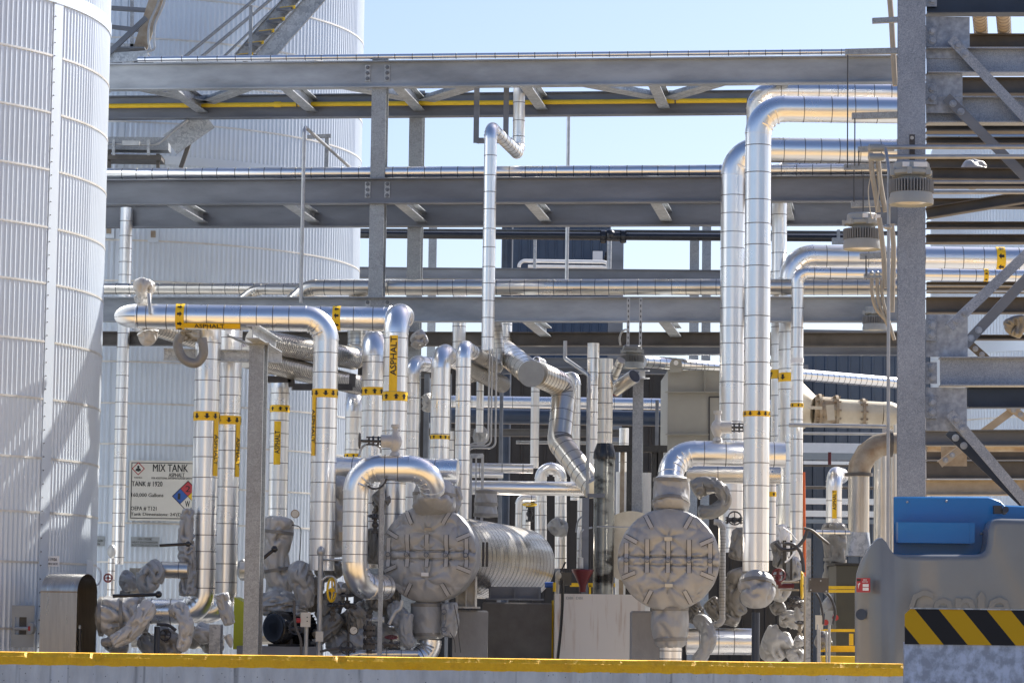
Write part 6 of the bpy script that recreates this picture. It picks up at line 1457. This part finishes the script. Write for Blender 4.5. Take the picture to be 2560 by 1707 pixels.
a = P(2221, 900, 21.7); line('long thin grey conduit running down left of the near column', [V((a.x, 21.7, 0)), V((a.x, 21.7, solve_z(a.x, 21.7, 425))), P(2214, 372, 21.8)], .0125, 'conduit', 'conduit', rb=.1)
hose('tan curved pipe left of the near column top', [P(2222, -30, 24), P(2228, 40, 24), P(2232, 110, 24), P(2238, 215, 24)], .023, 'tan', 'pipe', 'curved_pipe')
for i, (x0, x1, y0, w_, lb) in enumerate([(2181, 2245, 52, .05, 'short strut bar sticking out left at the very top of the near column'), (2113, 2245, 130, .055, 'long strut bar sticking out left near the column top'), (2130, 2245, 290, .06, 'dark strut bar in front of the golden riser arm'), (2110, 2235, 418, .05, 'strut bar above the middle lamp'), (2128, 2240, 510, .06, 'pale strut plate just above the middle lamp'),
                                          (2150, 2240, 640, .055, 'dark strut across the golden pipe'), (2160, 2240, 690, .045, 'strut with three pale knobs across the golden pipe'), (2145, 2235, 373, .05, 'strut bar between the two conduit bodies')]):
    Y = 23.5; T = thing('trapeze_bar', P((x0 + x1) / 2, y0, Y), lb, 'strut', 'strut bars left of the near column'); m = M(); m.bar(P(x0, y0 + 1, Y), P(x1, y0 - 2, Y), .04, w_ * .85); m.build('bar', 'galv', T)
    if i == 6:
        for px in (2179, 2193, 2204): m = M(); m.ball(P(px, 683, 23.3), .018, 8); m.build('knob', 'galvl', T)
for i, (px, y0, y1) in enumerate([(2119, 138, 420), (2137, 296, 415), (2147, 378, 415), (2135, 425, 505), (2158, 430, 530), (2165, 640, 690), (2182, 695, 760)]):
    a = P(px, (y0 + y1) / 2, 23.4); line('thin threaded hanger rod %s' % ('longest, in front of the risers arms', 'second, before the golden arm', 'short, beside the conduit body', 'left of the middle lamp', 'above the middle lamp', 'before the golden pipe', 'above the lowest lamp')[i], [V((a.x, a.y, solve_z(a.x, a.y, y1))), V((a.x, a.y, solve_z(a.x, a.y, y0)))], .005, 'dark', 'rod', 'hanger_rod', 'threaded hanger rods')
for i, pts in enumerate([[(2176, 375), (2180, 430), (2188, 480), (2196, 530)], [(2195, 395), (2200, 450), (2208, 500), (2214, 530)], [(2198, 545), (2204, 590), (2210, 650), (2213, 720)], [(2229, 560), (2234, 620), (2232, 700), (2230, 780)], [(2180, 695), (2180, 730), (2190, 770), (2215, 800)], [(2193, 695), (2195, 740), (2205, 780), (2228, 830)], [(2204, 700), (2207, 750), (2218, 790), (2236, 850)]]):
    hose('curved tan conduit beside the near column, ' + ['upper left one ending at the middle lamp', 'upper right one leaving the lower conduit body', 'right of the middle lamp, crossing the golden pipe', 'straightest, touching the near column edge', 'lower left one sweeping from the leftmost pale knob', 'lower middle one from the central pale knob', 'lower right one from the rightmost pale knob'][i], [P(x, y, 22.8) for x, y in pts], .020 if i < 4 else .014, 'tan', 'conduit', 'curved_conduit', 'curved tan conduits beside the near column')
hose('thin cream wire loop hanging left of the upper lamp', [P(2180, 427, 22.3), P(2171, 475, 22.3), P(2176, 530, 22.3), P(2183, 547, 22.3), P(2192, 520, 22.3), P(2198, 470, 22.3), P(2196, 430, 22.3)], .004, 'cream', 'cable', 'wire_loop')
m = M(); m.ball(P(2219, 568, 21.65), .024, 8, sc=(1.4, 1, .8)); tag(m.build('conduit_clamp', 'galvl'), 'pale clamp on the long thin conduit', 'clamp')
for i, (px, lb) in enumerate(((2453, 'left'), (2512, 'right'))):
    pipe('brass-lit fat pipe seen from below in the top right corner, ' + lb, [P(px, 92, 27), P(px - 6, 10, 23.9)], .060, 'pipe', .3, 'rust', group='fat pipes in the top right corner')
line('silver pipe behind the conduits at the right edge', [P(2316, 435, 38), P(3300, 435, 38)], .07, 'alud', 'pipe', 'clad_pipe', n=20)
line('silver pipe behind the second falling brace', [P(2316, 343, 34), P(3300, 350, 34)], .06, 'alud', 'pipe', 'clad_pipe', n=20)
jacket('stained cloth bundle above the conduits at the right edge', [P(2400, 432, 30), P(2430, 436, 30), P(2470, 430, 30)], [.12, .14, .1], 201, .2, 'clothl')
jacket('dark cloth bundle between the rising braces', [P(2535, 790, 29), P(2540, 815, 29), P(2528, 838, 29)], [.10, .11, .08], 202, .2, 'clothd')
line('weathered pipe crossing low behind the falling braces', [P(2316, 1103, 33), P(3300, 1103, 33)], .115, 'rust', 'pipe', 'clad_pipe', n=28)
# ================================================================ ducts right of the tall risers
T = thing('beige_duct', P(2100, 1060, 40), 'cream flanged duct run between the tall risers and the near column', 'duct')
D0 = P(2000, 1022, 40.4); D1 = P(2238, 1036, 40.4)
def at(px): return D0.lerp(D1, (px - 2000) / 238)
m = M(); m.tube([P(1985, 1018, 40.5), at(2035)], [.40, .185], 36); m.build('reducer', 'cream', T)
for i, (a, b, r) in enumerate(((2035, 2092, .185), (2092, 2158, .165), (2158, 2205, .16))): m = M(); m.cyl(at(a), at(b), r, 36); m.build('duct_section', 'cream' if i else 'rust', T)
m = M(); q = at(2205); m.lathe(q, V((1, .06, 0)), [(.16, 0), (.165, .12), (.14, .19), (.07, .23), (0, .24)], 32); m.build('rounded_end', 'cream', T)
for px, r in ((2049, .24), (2091, .235), (2158, .21)):
    m = M(); m.cyl(at(px) - V((.015, 0, 0)), at(px) + V((.02, 0, 0)), r * .92, 32)
    for k in range(10):
        q = 2 * math.pi * k / 10; c = at(px) + V((0, math.cos(q) * r * .84, math.sin(q) * r * .84)); m.cyl(c - V((.05, 0, 0)), c + V((.05, 0, 0)), .014, 6)
    m.build('flange', 'rust', T)
m = M(); m.bar(P(2020, 1018, 39.9), P(2055, 1020, 39.9), .03, .04); m.bar(P(2075, 1012, 39.9), P(2078, 1050, 39.9), .02, .10); m.build('damper_lever', 'cream', T)
T = thing('duct_elbow', P(2147, 1165, 39), 'rust-stained elbowed duct dropping to a grey hopper mouth', 'duct')
q = P(2250, 1108, 39.4); c = q.copy(); c.x = solve_x(c.y, c.z, 2147); b = V((c.x, c.y, solve_z(c.x, c.y, 1330)))
for e in fillet([q, c, b], .42):
    m = M()
    if e[0] == 's': m.cyl(e[1], e[2], .14, 36); m.build('duct_section', 'rust' if abs((e[2] - e[1]).z) < .2 else 'steel', T)
    else:
        m.tube([p for i, p in enumerate(e[1]) if i % 3 == 0] + [e[1][-1]], .152, 36); m.build('gored_elbow', 'rust', T)
        for p, dd in ((e[1][0], V((1, 0, 0))), (e[1][-1], V((0, 0, 1)))): m = M(); m.cyl(p - dd * .02, p + dd * .02, .185, 32); m.build('flange', 'brown', T)
m = M(); m.ring_strip([[V((c.x + .142 * math.cos(q), c.y + .142 * math.sin(q), b.z)) for q in [2 * math.pi * (k + .5) / 24 for k in range(24)]],
                       [V((c.x + .165 * max(-1, min(1, 1.5 * math.cos(q))), c.y + .165 * max(-1, min(1, 1.5 * math.sin(q))), solve_z(c.x, c.y, 1390))) for q in [2 * math.pi * (k + .5) / 24 for k in range(24)]]], 0, True); m.build('hopper', 'galvl', T)
for i, (px, r, s) in enumerate([(2204, .105, 'dull upright pipe left of the long thin conduit'), (2233, .07, 'dull upright pipe half hidden by the near column')]): riser(s, px, 1130 if i == 0 else 1060, 1380, 41, r, 0, mt='alud')
line('thin pipe crossing under the cream duct', [P(1972, 1062, 38.9), P(2215, 1066, 38.9)], .028, 'conduit', 'pipe', 'thin_pipe')
G3 = 'rods crossing before the navy wall'
for i, (y0, r, mt_) in enumerate([(1083, .02, 'conduit'), (1163, .018, 'brown'), (1218, .022, 'brown')]): line('thin %s rod crossing before the navy wall' % ('upper pale', 'middle brown', 'lower brown')[i], [P(2005, y0, 42), P(2245, y0 + 2, 42)], r, mt_, 'rod', 'cross_rod', G3)
for i, (y0, h_, mt_) in enumerate([(1119, .2, 'whitep'), (1140, .14, 'signg'), (1158, .1, 'alu'), (1252, .12, 'alu'), (1283, .12, 'alu'), (1302, .08, 'signg')]):
    T = thing('ledge_beam', P(2120, y0, 60), '%s horizontal band on the far right wall' % ('topmost pale', 'grey', 'thin shiny', 'upper low shiny', 'lower low shiny', 'lowest grey')[i], 'beam', 'horizontal bands before the navy wall')
    m = M(); m.bar(P(2008, y0, 60), P(2250, y0 + 3, 60), .1, h_); m.build('band', mt_, T)
for i, px in enumerate((2020, 2040)): post('slotted thin upright before the navy wall, ' + ('left' if i == 0 else 'right'), px, 1210, 1345, 6, 44, 'conduit', sec='B', name='thin_upright', group='slotted thin uprights') if 0 else None
a = P(2074, 1100, 45); post('small brown upright bar on the navy wall', 2074, 1130, 1165, 8, 58, 'dred', sec='B', name='upright_bar', cat='bar')
T = thing('dark_bin', P(2116, 1560, 39), 'dark olive container behind the boom lift edge', 'container'); m = M(); a = P(2093, 1413, 39); b = P(2200, 1570, 39); m.box(V(((a.x + b.x) / 2, 39.6, (a.z) / 2)), b.x - a.x, 1.0, a.z); MT['olive'] = mat('olive_enamel', (.06, .06, .045), (.045, .045, .035), rough=.5); m.build('body', 'olive', T)
m = M(); m.box(V(((a.x + b.x) / 2, 39.6, a.z + .02)), b.x - a.x + .05, 1.06, .03); m.build('lid', 'black', T)
for i, (x0, x1, y0, h_, s) in enumerate([(2070, 2140, 1468, 8, 'upper'), (2070, 2145, 1477, 7, 'second'), (2050, 2145, 1575, 7, 'third'), (2046, 2145, 1621, 15, 'thick lower')]):
    T = thing('yellow_rail', P(2100, y0, 38), '%s yellow rail left of the boom lift' % s, 'railing', 'yellow rails left of the boom lift'); m = M(); m.bar(P(x0, y0, 38.2 + (.9 if i == 0 else 0)), P(x1, y0, 38.2 + (.9 if i == 0 else 0)), .04, h_ / 195); m.build('rail', 'yelp', T)
m = M(); m.box(P(2098, 1652, 38), .48, .5, .13); tag(m.build('yellow_plinth', 'yelp'), 'yellow base unit with a dark slot, just above the coping', 'base')
m = M(); m.bar(P(2128, 1583, 38), P(2128, 1612, 38), .05, .05); tag(m.build('yellow_post', 'yelp'), 'short yellow upright between the lower rails', 'post')
# ================================================================ boom lift
def lift():
    Y = 18.0; T = thing('boom_lift', V((P(2400, 1600, Y).x, Y + 1, 0)), 'grey boom lift counterweight with a blue turret, brand lettering embossed, behind the hazard board', 'boom lift')
    out = [(2141, 1900), (2139, 1560), (2139, 1480), (2143, 1430), (2153, 1400), (2170, 1372), (2186, 1350), (2197, 1342), (2207, 1342), (2217, 1352), (2226, 1370), (2236, 1382), (2262, 1384.5), (2350, 1385), (2440, 1385), (2456, 1383), (2466, 1374), (2471, 1355), (2473, 1325), (2479, 1305), (2489, 1297), (2506, 1295), (2600, 1297), (2760, 1300), (2760, 1900)]
    pts = [P(x, y, Y) for x, y in out]
    cx = sum(p.x for p in pts) / len(pts); cz = sum(p.z for p in pts) / len(pts)
    n = len(pts); nor = []
    for i in range(n):
        t = ((pts[i] - pts[i - 1]).normalized() + (pts[(i + 1) % n] - pts[i]).normalized()).normalized(); nor.append(V((-t.z, 0, t.x)))
    area = sum(pts[i].x * pts[(i + 1) % n].z - pts[(i + 1) % n].x * pts[i].z for i in range(n)); sg = 1 if area > 0 else -1
    rr = .045; rings = [[p + V((.20 * max(0, 1 - (p.x - pts[1].x) / 1.2), 1.4, 0)) for p in pts]]
    for k in range(0, 8):
        q = k / 7 * math.pi / 2
        rings.append([p + nor[i] * (sg * (.008 if 5 <= i <= 11 else .04) * (1 - math.cos(q))) + V((0, rr - rr * math.sin(q), 0)) for i, p in enumerate(pts)])
    m = M(); m.ring_strip(rings, 0, True, (True, True)); cw = m.build('counterweight', 'lift', T)
    bm = bmesh.new(); bm.from_mesh(cw.data); xl = pts[1].x - T.location.x; x0 = xl + .03
    while x0 < xl + .62:
        bmesh.ops.bisect_plane(bm, geom=bm.verts[:] + bm.edges[:] + bm.faces[:], plane_co=(x0, 0, 0), plane_no=(1, 0, 0)); x0 += .035
    for v in bm.verts:
        tt = max(0.0, 1 - (v.co.x - xl) / .6); 
        if v.co.y < -.2: v.co.y += .34 * tt ** 3; v.co.x += .34 * tt ** 3 * .115
    bm.to_mesh(cw.data); bm.free(); cw.data.polygons.foreach_set('use_smooth', [True] * len(cw.data.polygons)); cw.data.set_sharp_from_angle(angle=R(40))
    m = M(); a = P(2234, 1241, Y + .35); b = P(2478, 1420, Y + .35); bx = []
    o = [(2234, 1425), (2234, 1243), (2237, 1241), (2470, 1241), (2500, 1250), (2512, 1262), (2560, 1264), (2700, 1264), (2700, 1425)]
    pp = [P(x, y, Y + .35) for x, y in o]; m.ring_strip([[p + V((.11, .8, 0)) for p in pp], [p + V((0, .012, 0)) for p in pp], [p + (V((0, 0, 0)) + (V((0, 0, -.008)) if 0 < i < len(pp) - 1 else V((0, 0, 0)))) for i, p in enumerate(pp)]], 0, True, (True, True)); m.build('turret', 'blue', T)
    m = M(); a = P(2335, 1332, Y + .27); m.box(a, .455, .12, .125); g = m.build('step_bar', 'blue', T)
    m = M(); m.box(P(2430, 1332, Y + .22), .03, .03, .12); m.build('end_lip', 'blue', g)
    for (x, y) in ((2453, 1333), (2268, 1254), (2366, 1252)): m = M(); m.ball(P(x, y, Y + .34), .008, 8); m.build('rivet', 'galvl', T)
    m = M(); c = P(2510, 1278, Y + .25); m.cyl(c, c - V((0, .06, -.01)), .02, 14); m.box(c + V((-.04, 0, .01)), .05, .05, .05); m.build('latch', 'dark', T)
    # round sling hole
    m = M(); c = P(2151, 1535, Y + .25); m.lathe(c + V((0.006, 0, 0)), V((-.35, -1, 0)), [(.0, -.03), (.022, -.03), (.028, 0), (.034, .006)], 28); m.build('sling_hole', 'navy', T)
    # sticker
    m = M(); a = P(2143, 1444, Y + .20); b = P(2177, 1480, Y + .20); W = b.x - a.x; H = a.z - b.z; o = V((a.x, Y + .22, b.z)); X, Z = V((1, -1.05, 0)).normalized(), V((0, 0, 1)); W *= 1.25
    m.box(o + X * (W / 2) + Z * (H / 2), W, .004, H, 0, X, X.cross(Z), Z); st = m.build('inspection_sticker', 'redp', T)
    m = M()
    for (x0, y0, x1, y1) in ((.48, .12, .93, .33), (.48, .38, .93, .58)): poly_flat(m, [(W * x0, H * y0), (W * x1, H * y0), (W * x1, H * y1), (W * x0, H * y1)], o - V((.003, .004, 0)), X, Z, 0)
    text_flat(m, 'ANNUAL', o + X * W * .50 + Z * H * .83 - V((.003, .004, 0)), X, Z, W * .30, H * .09, 0); text_flat(m, 'INSPECTION', o + X * W * .45 + Z * H * .69 - V((.003, .004, 0)), X, Z, W * .42, H * .09, 0)
    poly_flat(m, [(W * .10, H * .62), (W * .15, H * .48), (W * .12, H * .48), (W * .16, H * .2), (W * .20, H * .48), (W * .30, H * .62), (W * .24, H * .68), (W * .16, H * .58)], o - V((.003, .004, 0)), X, Z, 0); m.build('white_fields', 'whitep', st)
    m = M(); poly_flat(m, [(W * .03, H * .78), (W * .32, H * .78), (W * .32, H * .93), (W * .03, H * .93)], o - V((.003, .004, 0)), X, Z, 0); m.build('dark_field', 'blk', st)
    # embossed lettering
    def emb(s, x0, x1, y0, y1):
        a = P(x0, y1, Y); b = P(x1, y0, Y); vs, fs = text_geo(s); m = M(); W = b.x - a.x; H = b.z - a.z
        fr = [V((a.x + x * W, Y - .010, a.z + y * H)) for x, y in vs]; m.add(fr, fs)
        # side walls
        ed = {}
        for f in fs:
            for i in range(len(f)):
                e = (f[i], f[(i + 1) % len(f)]); k = tuple(sorted(e)); ed[k] = ed.get(k, 0) + 1
        for (i, j), c_ in ed.items():
            if c_ == 1: m.add([fr[i], fr[j], fr[j] + V((0, .013, 0)), fr[i] + V((0, .013, 0))], [(0, 1, 2, 3)])
        m.build('embossed_letter', 'lift', T)
    emb('G', 2272, 2334, 1475, 1556); emb('e', 2330, 2384, 1494, 1556); emb('n', 2388, 2438, 1494, 1553); emb('e', 2468, 2526, 1492, 1556)
    m = M(); a = P(2453, 1524, Y - .005); m.box(a, .04, .012, .155); m.build('embossed_letter', 'lift', T)
    m = M(); c = P(2453, 1486, Y); m.extr([(-.030, -.018), (.030, -.018), (0, .022)], c + V((0, .004, 0)), c - V((0, .010, 0))); m.build('embossed_letter', 'lift', T)
lift()
# ================================================================ hazard board and galvanised panel, about 14 m
Yg = 13.6
a = P(2262, 1521, Yg); b = P(2262, 1609, Yg); x1 = P(2700, 1560, Yg).x
T = thing('flood_barrier', V(((a.x + x1) / 2, Yg, 0)), 'mottled galvanised panel at the lower right, closing the wall end', 'panel')
m = M(); m.box(V(((a.x + x1) / 2, Yg + .03, b.z / 2 + .01)), x1 - a.x, .04, b.z - .02 + .02)
MT['galvq'] = mat('large_spangle_sheet', (.44, .51, .66), (.25, .29, .37), rough=.42, metal=.2, scale=26, mid=.5, width=.10, stretch=(1, 1, .8))
m.build('sheet', 'galvq', T)
m = M(); p = P(2326, 1600, Yg); m.box(V((p.x, Yg + .008, .7)), .004, .006, 1.1); m.build('blue_line', 'bluep', T)
def board():
    global STRIPE
    W = x1 - a.x; H = a.z - b.z; cut = .025; Y = Yg - .003
    pts = [(0, 0), (W, 0), (W, H), (cut, H), (0, H - cut)]; org = V((a.x + W / 2, Y, b.z))
    STRIPE = -(P(1345 / 3.672 + 1920, 1521, Yg).x - org.x + .83 * H) / .218 + 10.5 - .5 * 0
    mtx = stripes(); m = M(); f = [V((a.x + x, Y, b.z + z)) for x, z in pts]; bk = [p + V((0, .010, 0)) for p in f]; n = len(pts)
    m.add(f + bk, [tuple(range(n)), tuple(range(n, 2 * n))[::-1]] + [(i, (i + 1) % n, n + (i + 1) % n, n + i) for i in range(n)])
    T = thing('hazard_board', org, 'board with black and yellow diagonal stripes above the galvanised panel', 'sign'); 
    o = m.build('striped_face', [mtx], T)
    m = M(); m.box(V((a.x + cut + (W - cut) / 2, Y + .004, a.z + .003)), W - cut, .022, .006); m.build('edge_strip', 'galvl', T)
x_ = P(1345 / 3.672 + 1920, 1521, Yg)
board()
# ================================================================ small fittings low in the tangle
def gate(label, c, ax, sz, body='brown', wheel_mt='dred', up=V((0, 0, 1)), wr=1.1, wn=True):
    T = thing('gate_valve', c - V((0, 0, sz)), label, 'valve'); ax = ax.normalized()
    m = M(); m.ball(c, sz * .55, 12); m.cyl(c - ax * sz, c + ax * sz, sz * .30, 12); m.build('body', body, T)
    for s in (-1, 1):
        m = M(); m.cyl(c + ax * (s * sz), c + ax * (s * (sz + .018)), sz * .62, 16); a_, sd, u = basis(ax)
        for k in range(6): q = c + ax * (s * (sz + .009)) + (sd * math.cos(k * 1.047) + u * math.sin(k * 1.047)) * sz * .48; m.cyl(q - ax * .02, q + ax * .02, .007, 6)
        m.build('flange', body, T)
    m = M(); m.cyl(c, c + up * sz * 1.5, sz * .16, 8); m.cyl(c + up * sz * .5, c + up * sz * .62, sz * .42, 12); m.build('bonnet', body, T)
    if wn:
        w_ = c + up * sz * 1.5; _, sd, u = basis(up); m = M(); m.tube([w_ + sd * (sz * wr * math.cos(k * .3927)) + u * (sz * wr * math.sin(k * .3927)) for k in range(17)], .009, 6)
        for k in range(2): m.cyl(w_ - (sd if k else u) * sz * wr, w_ + (sd if k else u) * sz * wr, .006, 6)
        m.build('hand_wheel', wheel_mt, T)
for i, a in enumerate([
    ('small rusty gate valve beside the black motor', (742, 1572, 35.9), (1, 0, 0), .075, 'brown', 'dark'),
    ('little brown valve under the yellow-orange hand wheel', (832, 1532, 35.7), (0, 0, 1), .07, 'brown', 'dark'),
    ('dark boxy valve with its wheel up, left of the drain stack', (868, 1512, 35.6), (1, 0, 0), .085, 'dark', 'dark'),
    ('low brown valve lying against the coping, left of the drain stack', (868, 1622, 35.3), (1, 0, 0), .07, 'brown', 'dark'),
    ('maroon-wheeled valve between drain stack and barrel jacket', (978, 1612, 35.4), (1, 0, 0), .065, 'brown', 'dred'),
    ('small dark valve high inside the arched pipe', (938, 1312, 36.2), (0, 0, 1), .075, 'dark', 'dark'),
    ('maroon valve right of the plump pale jacket', (1945, 1442, 35.6), (0, 0, 1), .07, 'dred', 'dred'),
    ('brown valve at the foot of the slim risers', (1985, 1512, 35.9), (1, 0, 0), .06, 'brown', 'dark'),
    ('tan valve deep in the right tangle, near the orange pole', (2000, 1572, 35.5), (0, 0, 1), .055, 'tan', 'dark'),
    ('grey valve between the right exchanger and the tallest riser', (1835, 1300, 36.6), (1, 0, 0), .075, 'dark', 'dark'),
    ('valve with amber wheel at the hump of background pipe', (1324, 1284, 42.6), (0, 0, 1), .09, 'dark', 'yelp'),
    ('brown valve left of the corner sleeve mouth', (345, 1578, 35.6), (1, 0, 0), .075, 'brown', 'dark'),
    ('dark valve just behind the hanging fabric sleeve', (415, 1590, 35.5), (0, 0, 1), .06, 'dark', 'dark'),
]): gate(a[0], P(*a[1]), V(a[2]), a[3], a[4], a[5], up=V((0, -.25, 1)).normalized() if i % 3 else V((0, -1, .2)).normalized())
for i, (lb, pts, r, mt_) in enumerate([
    ('thin brown drain pipe dropping beside the motor', [(735, 1500), (738, 1560), (752, 1600), (752, 1645)], .016, 'brown'),
    ('dull tube looping over the low jackets', [(805, 1450), (820, 1440), (838, 1446), (842, 1480)], .012, 'conduit'),
    ('black vertical bar left of the drain stack', [(871, 1530), (871, 1580), (871, 1640)], .013, 'black'),
    ('rusty tube running right from the drain stack', [(923, 1606), (950, 1608), (985, 1609)], .010, 'brown'),
    ('thin tube in front of the barrel jacket flap', [(1135, 1510), (1145, 1560), (1148, 1600), (1152, 1630)], .005, 'dark'),
    ('second thin lace hanging from the barrel jacket flap', [(1125, 1580), (1136, 1600), (1138, 1630)], .005, 'dark'),
    ('small-bore tube between the two exchangers, low', [(1005, 1500), (1000, 1520), (986, 1532), (972, 1560)], .022, 'conduit'),
    ('pale tube leaning against the riser feet', [(1962, 1405), (1975, 1395), (1986, 1380)], .010, 'whitep'),
    ('dark strap cable at the right tangle, hanging', [(2040, 1482), (2050, 1500), (2058, 1540), (2058, 1560)], .014, 'dark'),
    ('dark cable bowing right under the terminal box', [(2068, 1482), (2080, 1500), (2088, 1530), (2082, 1560)], .016, 'dark'),
    ('thin pipe along the coping left of the drain stack', [(800, 1628), (840, 1620), (880, 1624)], .016, 'brown'),
    ('short dark tube under the corner jacket', [(392, 1560), (420, 1562), (440, 1575)], .02, 'dark'),
    ('yellow-tipped rod at the coping, right', [(2059, 1640), (2060, 1655), (2060, 1668)], .02, 'yelp'),
    ('slender upright tube right of the slotted strut', [(2044, 1560), (2044, 1600), (2044, 1660)], .010, 'conduit'),
    ('second slender upright tube right of the slotted strut', [(2066, 1575), (2066, 1620), (2066, 1660)], .012, 'conduit'),
    ('upright tan tube just left of the slotted strut', [(2012, 1440), (2012, 1540), (2012, 1660)], .014, 'tan'),
]): hose(lb, [P(x, y, 35.3 if x < 1900 else 35.4) for x, y in pts], r, mt_, 'tube', 'small_tube')
for i, (lb, pts, rr, mt_) in enumerate([
    ('narrow crumpled jacket standing left of the tall tagged jacket', [(822, 1290), (826, 1330), (822, 1390)], [.05, .07, .05], 'clothd'),
    ('small sunlit jacket over the motor shaft', [(735, 1540), (752, 1528), (768, 1532)], [.06, .085, .06], 'cloth'),
    ('dark jacket filling the gap under the arched pipe foot', [(868, 1520), (895, 1545), (900, 1580)], [.10, .13, .10], 'clothd'),
    ('pale jacket peeping between tall riser and terminal box', [(1998, 1500), (2003, 1535), (1998, 1560)], [.06, .08, .06], 'clothl'),
    ('grey folded jacket behind the right barrel jacket sleeve', [(1725, 1500), (1740, 1530), (1735, 1560)], [.08, .10, .08], 'clothd'),
    ('low dark jacket between cream box and right barrel jacket', [(1622, 1600), (1635, 1625), (1640, 1650)], [.05, .06, .06], 'clothd'),
    ('grey jacket right of the shell end, in the background', [(1378, 1300), (1395, 1318), (1420, 1322)], [.09, .12, .09], 'cloth'),
    ('crumpled jacket left of the humped elbow, behind the risers', [(1062, 985), (1070, 1005), (1066, 1030)], [.06, .08, .06], 'clothl'),
    ('rounded cloth cap on the thin pipe near the conduits', [(1196, 1068), (1202, 1088), (1196, 1112)], [.07, .10, .07], 'cloth'),
    ('low jacket bundle right of the barrel flap, against the pier', [(1010, 1625), (1025, 1640), (1045, 1655)], [.07, .08, .07], 'clothd'),
]): jacket(lb, [P(x, y, 36.2 if not (1050 < x < 1430 and y < 1400) else 41.5) for x, y in pts], rr, 300 + i * 3, .18, mt_)
# extra background steel between the rack and the dark building
for i, (px0, px1, py, h_, Y, mt_) in enumerate([(1065, 1670, 905, .16, 49, 'galvd'), (1065, 1560, 1080, .14, 55, 'brown'), (1160, 2010, 926, .10, 47, 'galvd'), (1290, 1560, 1105, .05, 49, 'conduit'), (905, 1110, 930, .15, 46, 'brown'), (905, 1110, 1010, .12, 46, 'brown')]):
    a = P(px0, py, Y); b = P(px1, py + 3, Y)
    beam(['upper dull beam behind the capped duct', 'brown shaded beam low in the dark bay', 'thin dull beam over the shiny crossing pipe', 'thin bright rail in the dark bay', 'brown beam behind the receding pipes, upper', 'brown beam behind the receding pipes, lower'][i], a, b, h_, .12, mt_, name='back_beam', group='background beams under the rack')
for i, (px, yt, w_, Y, lb) in enumerate([(1062, 935, 12, 44, 'galvanised back post left of the hood-like elbow'), (1395, 960, 10, 46, 'back post right of the zigzag duct top'), (1250, 930, 8, 47, 'thin back post behind the conduits'), (1640, 1000, 8, 46, 'thin back post left of the beige cabinet'), (1120, 935, 7, 46, 'thin back post between two silver risers'), (1545, 1180, 10, 44, 'back post beside the black flue')]):
    post(lb, px, yt, 1640, w_, Y, 'galvd', name='back_post', cat='post', group='background posts')

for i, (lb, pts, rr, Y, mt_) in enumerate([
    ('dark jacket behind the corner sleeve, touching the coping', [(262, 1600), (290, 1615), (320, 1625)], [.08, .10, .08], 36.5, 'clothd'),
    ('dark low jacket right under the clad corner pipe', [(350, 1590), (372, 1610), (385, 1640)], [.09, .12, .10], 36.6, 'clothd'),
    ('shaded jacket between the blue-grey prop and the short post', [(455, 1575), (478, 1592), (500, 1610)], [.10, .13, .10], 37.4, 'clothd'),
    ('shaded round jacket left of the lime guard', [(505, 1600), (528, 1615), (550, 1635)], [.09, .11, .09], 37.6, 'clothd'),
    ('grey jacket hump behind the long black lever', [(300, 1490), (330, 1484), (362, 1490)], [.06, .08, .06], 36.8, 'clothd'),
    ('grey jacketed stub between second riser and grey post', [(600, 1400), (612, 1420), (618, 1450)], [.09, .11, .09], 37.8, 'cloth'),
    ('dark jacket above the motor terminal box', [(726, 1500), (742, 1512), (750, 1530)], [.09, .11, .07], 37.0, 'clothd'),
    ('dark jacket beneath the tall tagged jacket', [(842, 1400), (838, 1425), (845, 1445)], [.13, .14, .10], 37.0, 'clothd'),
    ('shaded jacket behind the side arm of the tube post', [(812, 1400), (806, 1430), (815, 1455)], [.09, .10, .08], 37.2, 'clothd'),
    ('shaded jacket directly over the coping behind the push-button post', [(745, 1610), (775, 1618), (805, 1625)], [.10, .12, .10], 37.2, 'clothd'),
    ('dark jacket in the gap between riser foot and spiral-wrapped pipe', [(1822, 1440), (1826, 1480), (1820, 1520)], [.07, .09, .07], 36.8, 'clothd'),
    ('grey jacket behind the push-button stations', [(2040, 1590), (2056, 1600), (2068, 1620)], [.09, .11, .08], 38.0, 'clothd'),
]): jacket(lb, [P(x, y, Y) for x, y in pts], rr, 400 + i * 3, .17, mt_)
for i, (lb, x0, x1, y0, Y, r) in enumerate([('clad cross pipe behind the jackets at the second riser foot', 600, 668, 1424, 37.6, .10), ('low clad pipe behind the blue-grey prop', 330, 560, 1600, 38.2, .09), ('low clad pipe behind the motor', 640, 800, 1590, 38.4, .10), ('small clad pipe above the drain stack, in shade', 860, 960, 1552, 37.8, .06)]):
    hz(lb, x0, x1, y0, Y, r, 'alud', .2)
for o in bpy.data.objects:
    if '_o' in o: del o['_o']
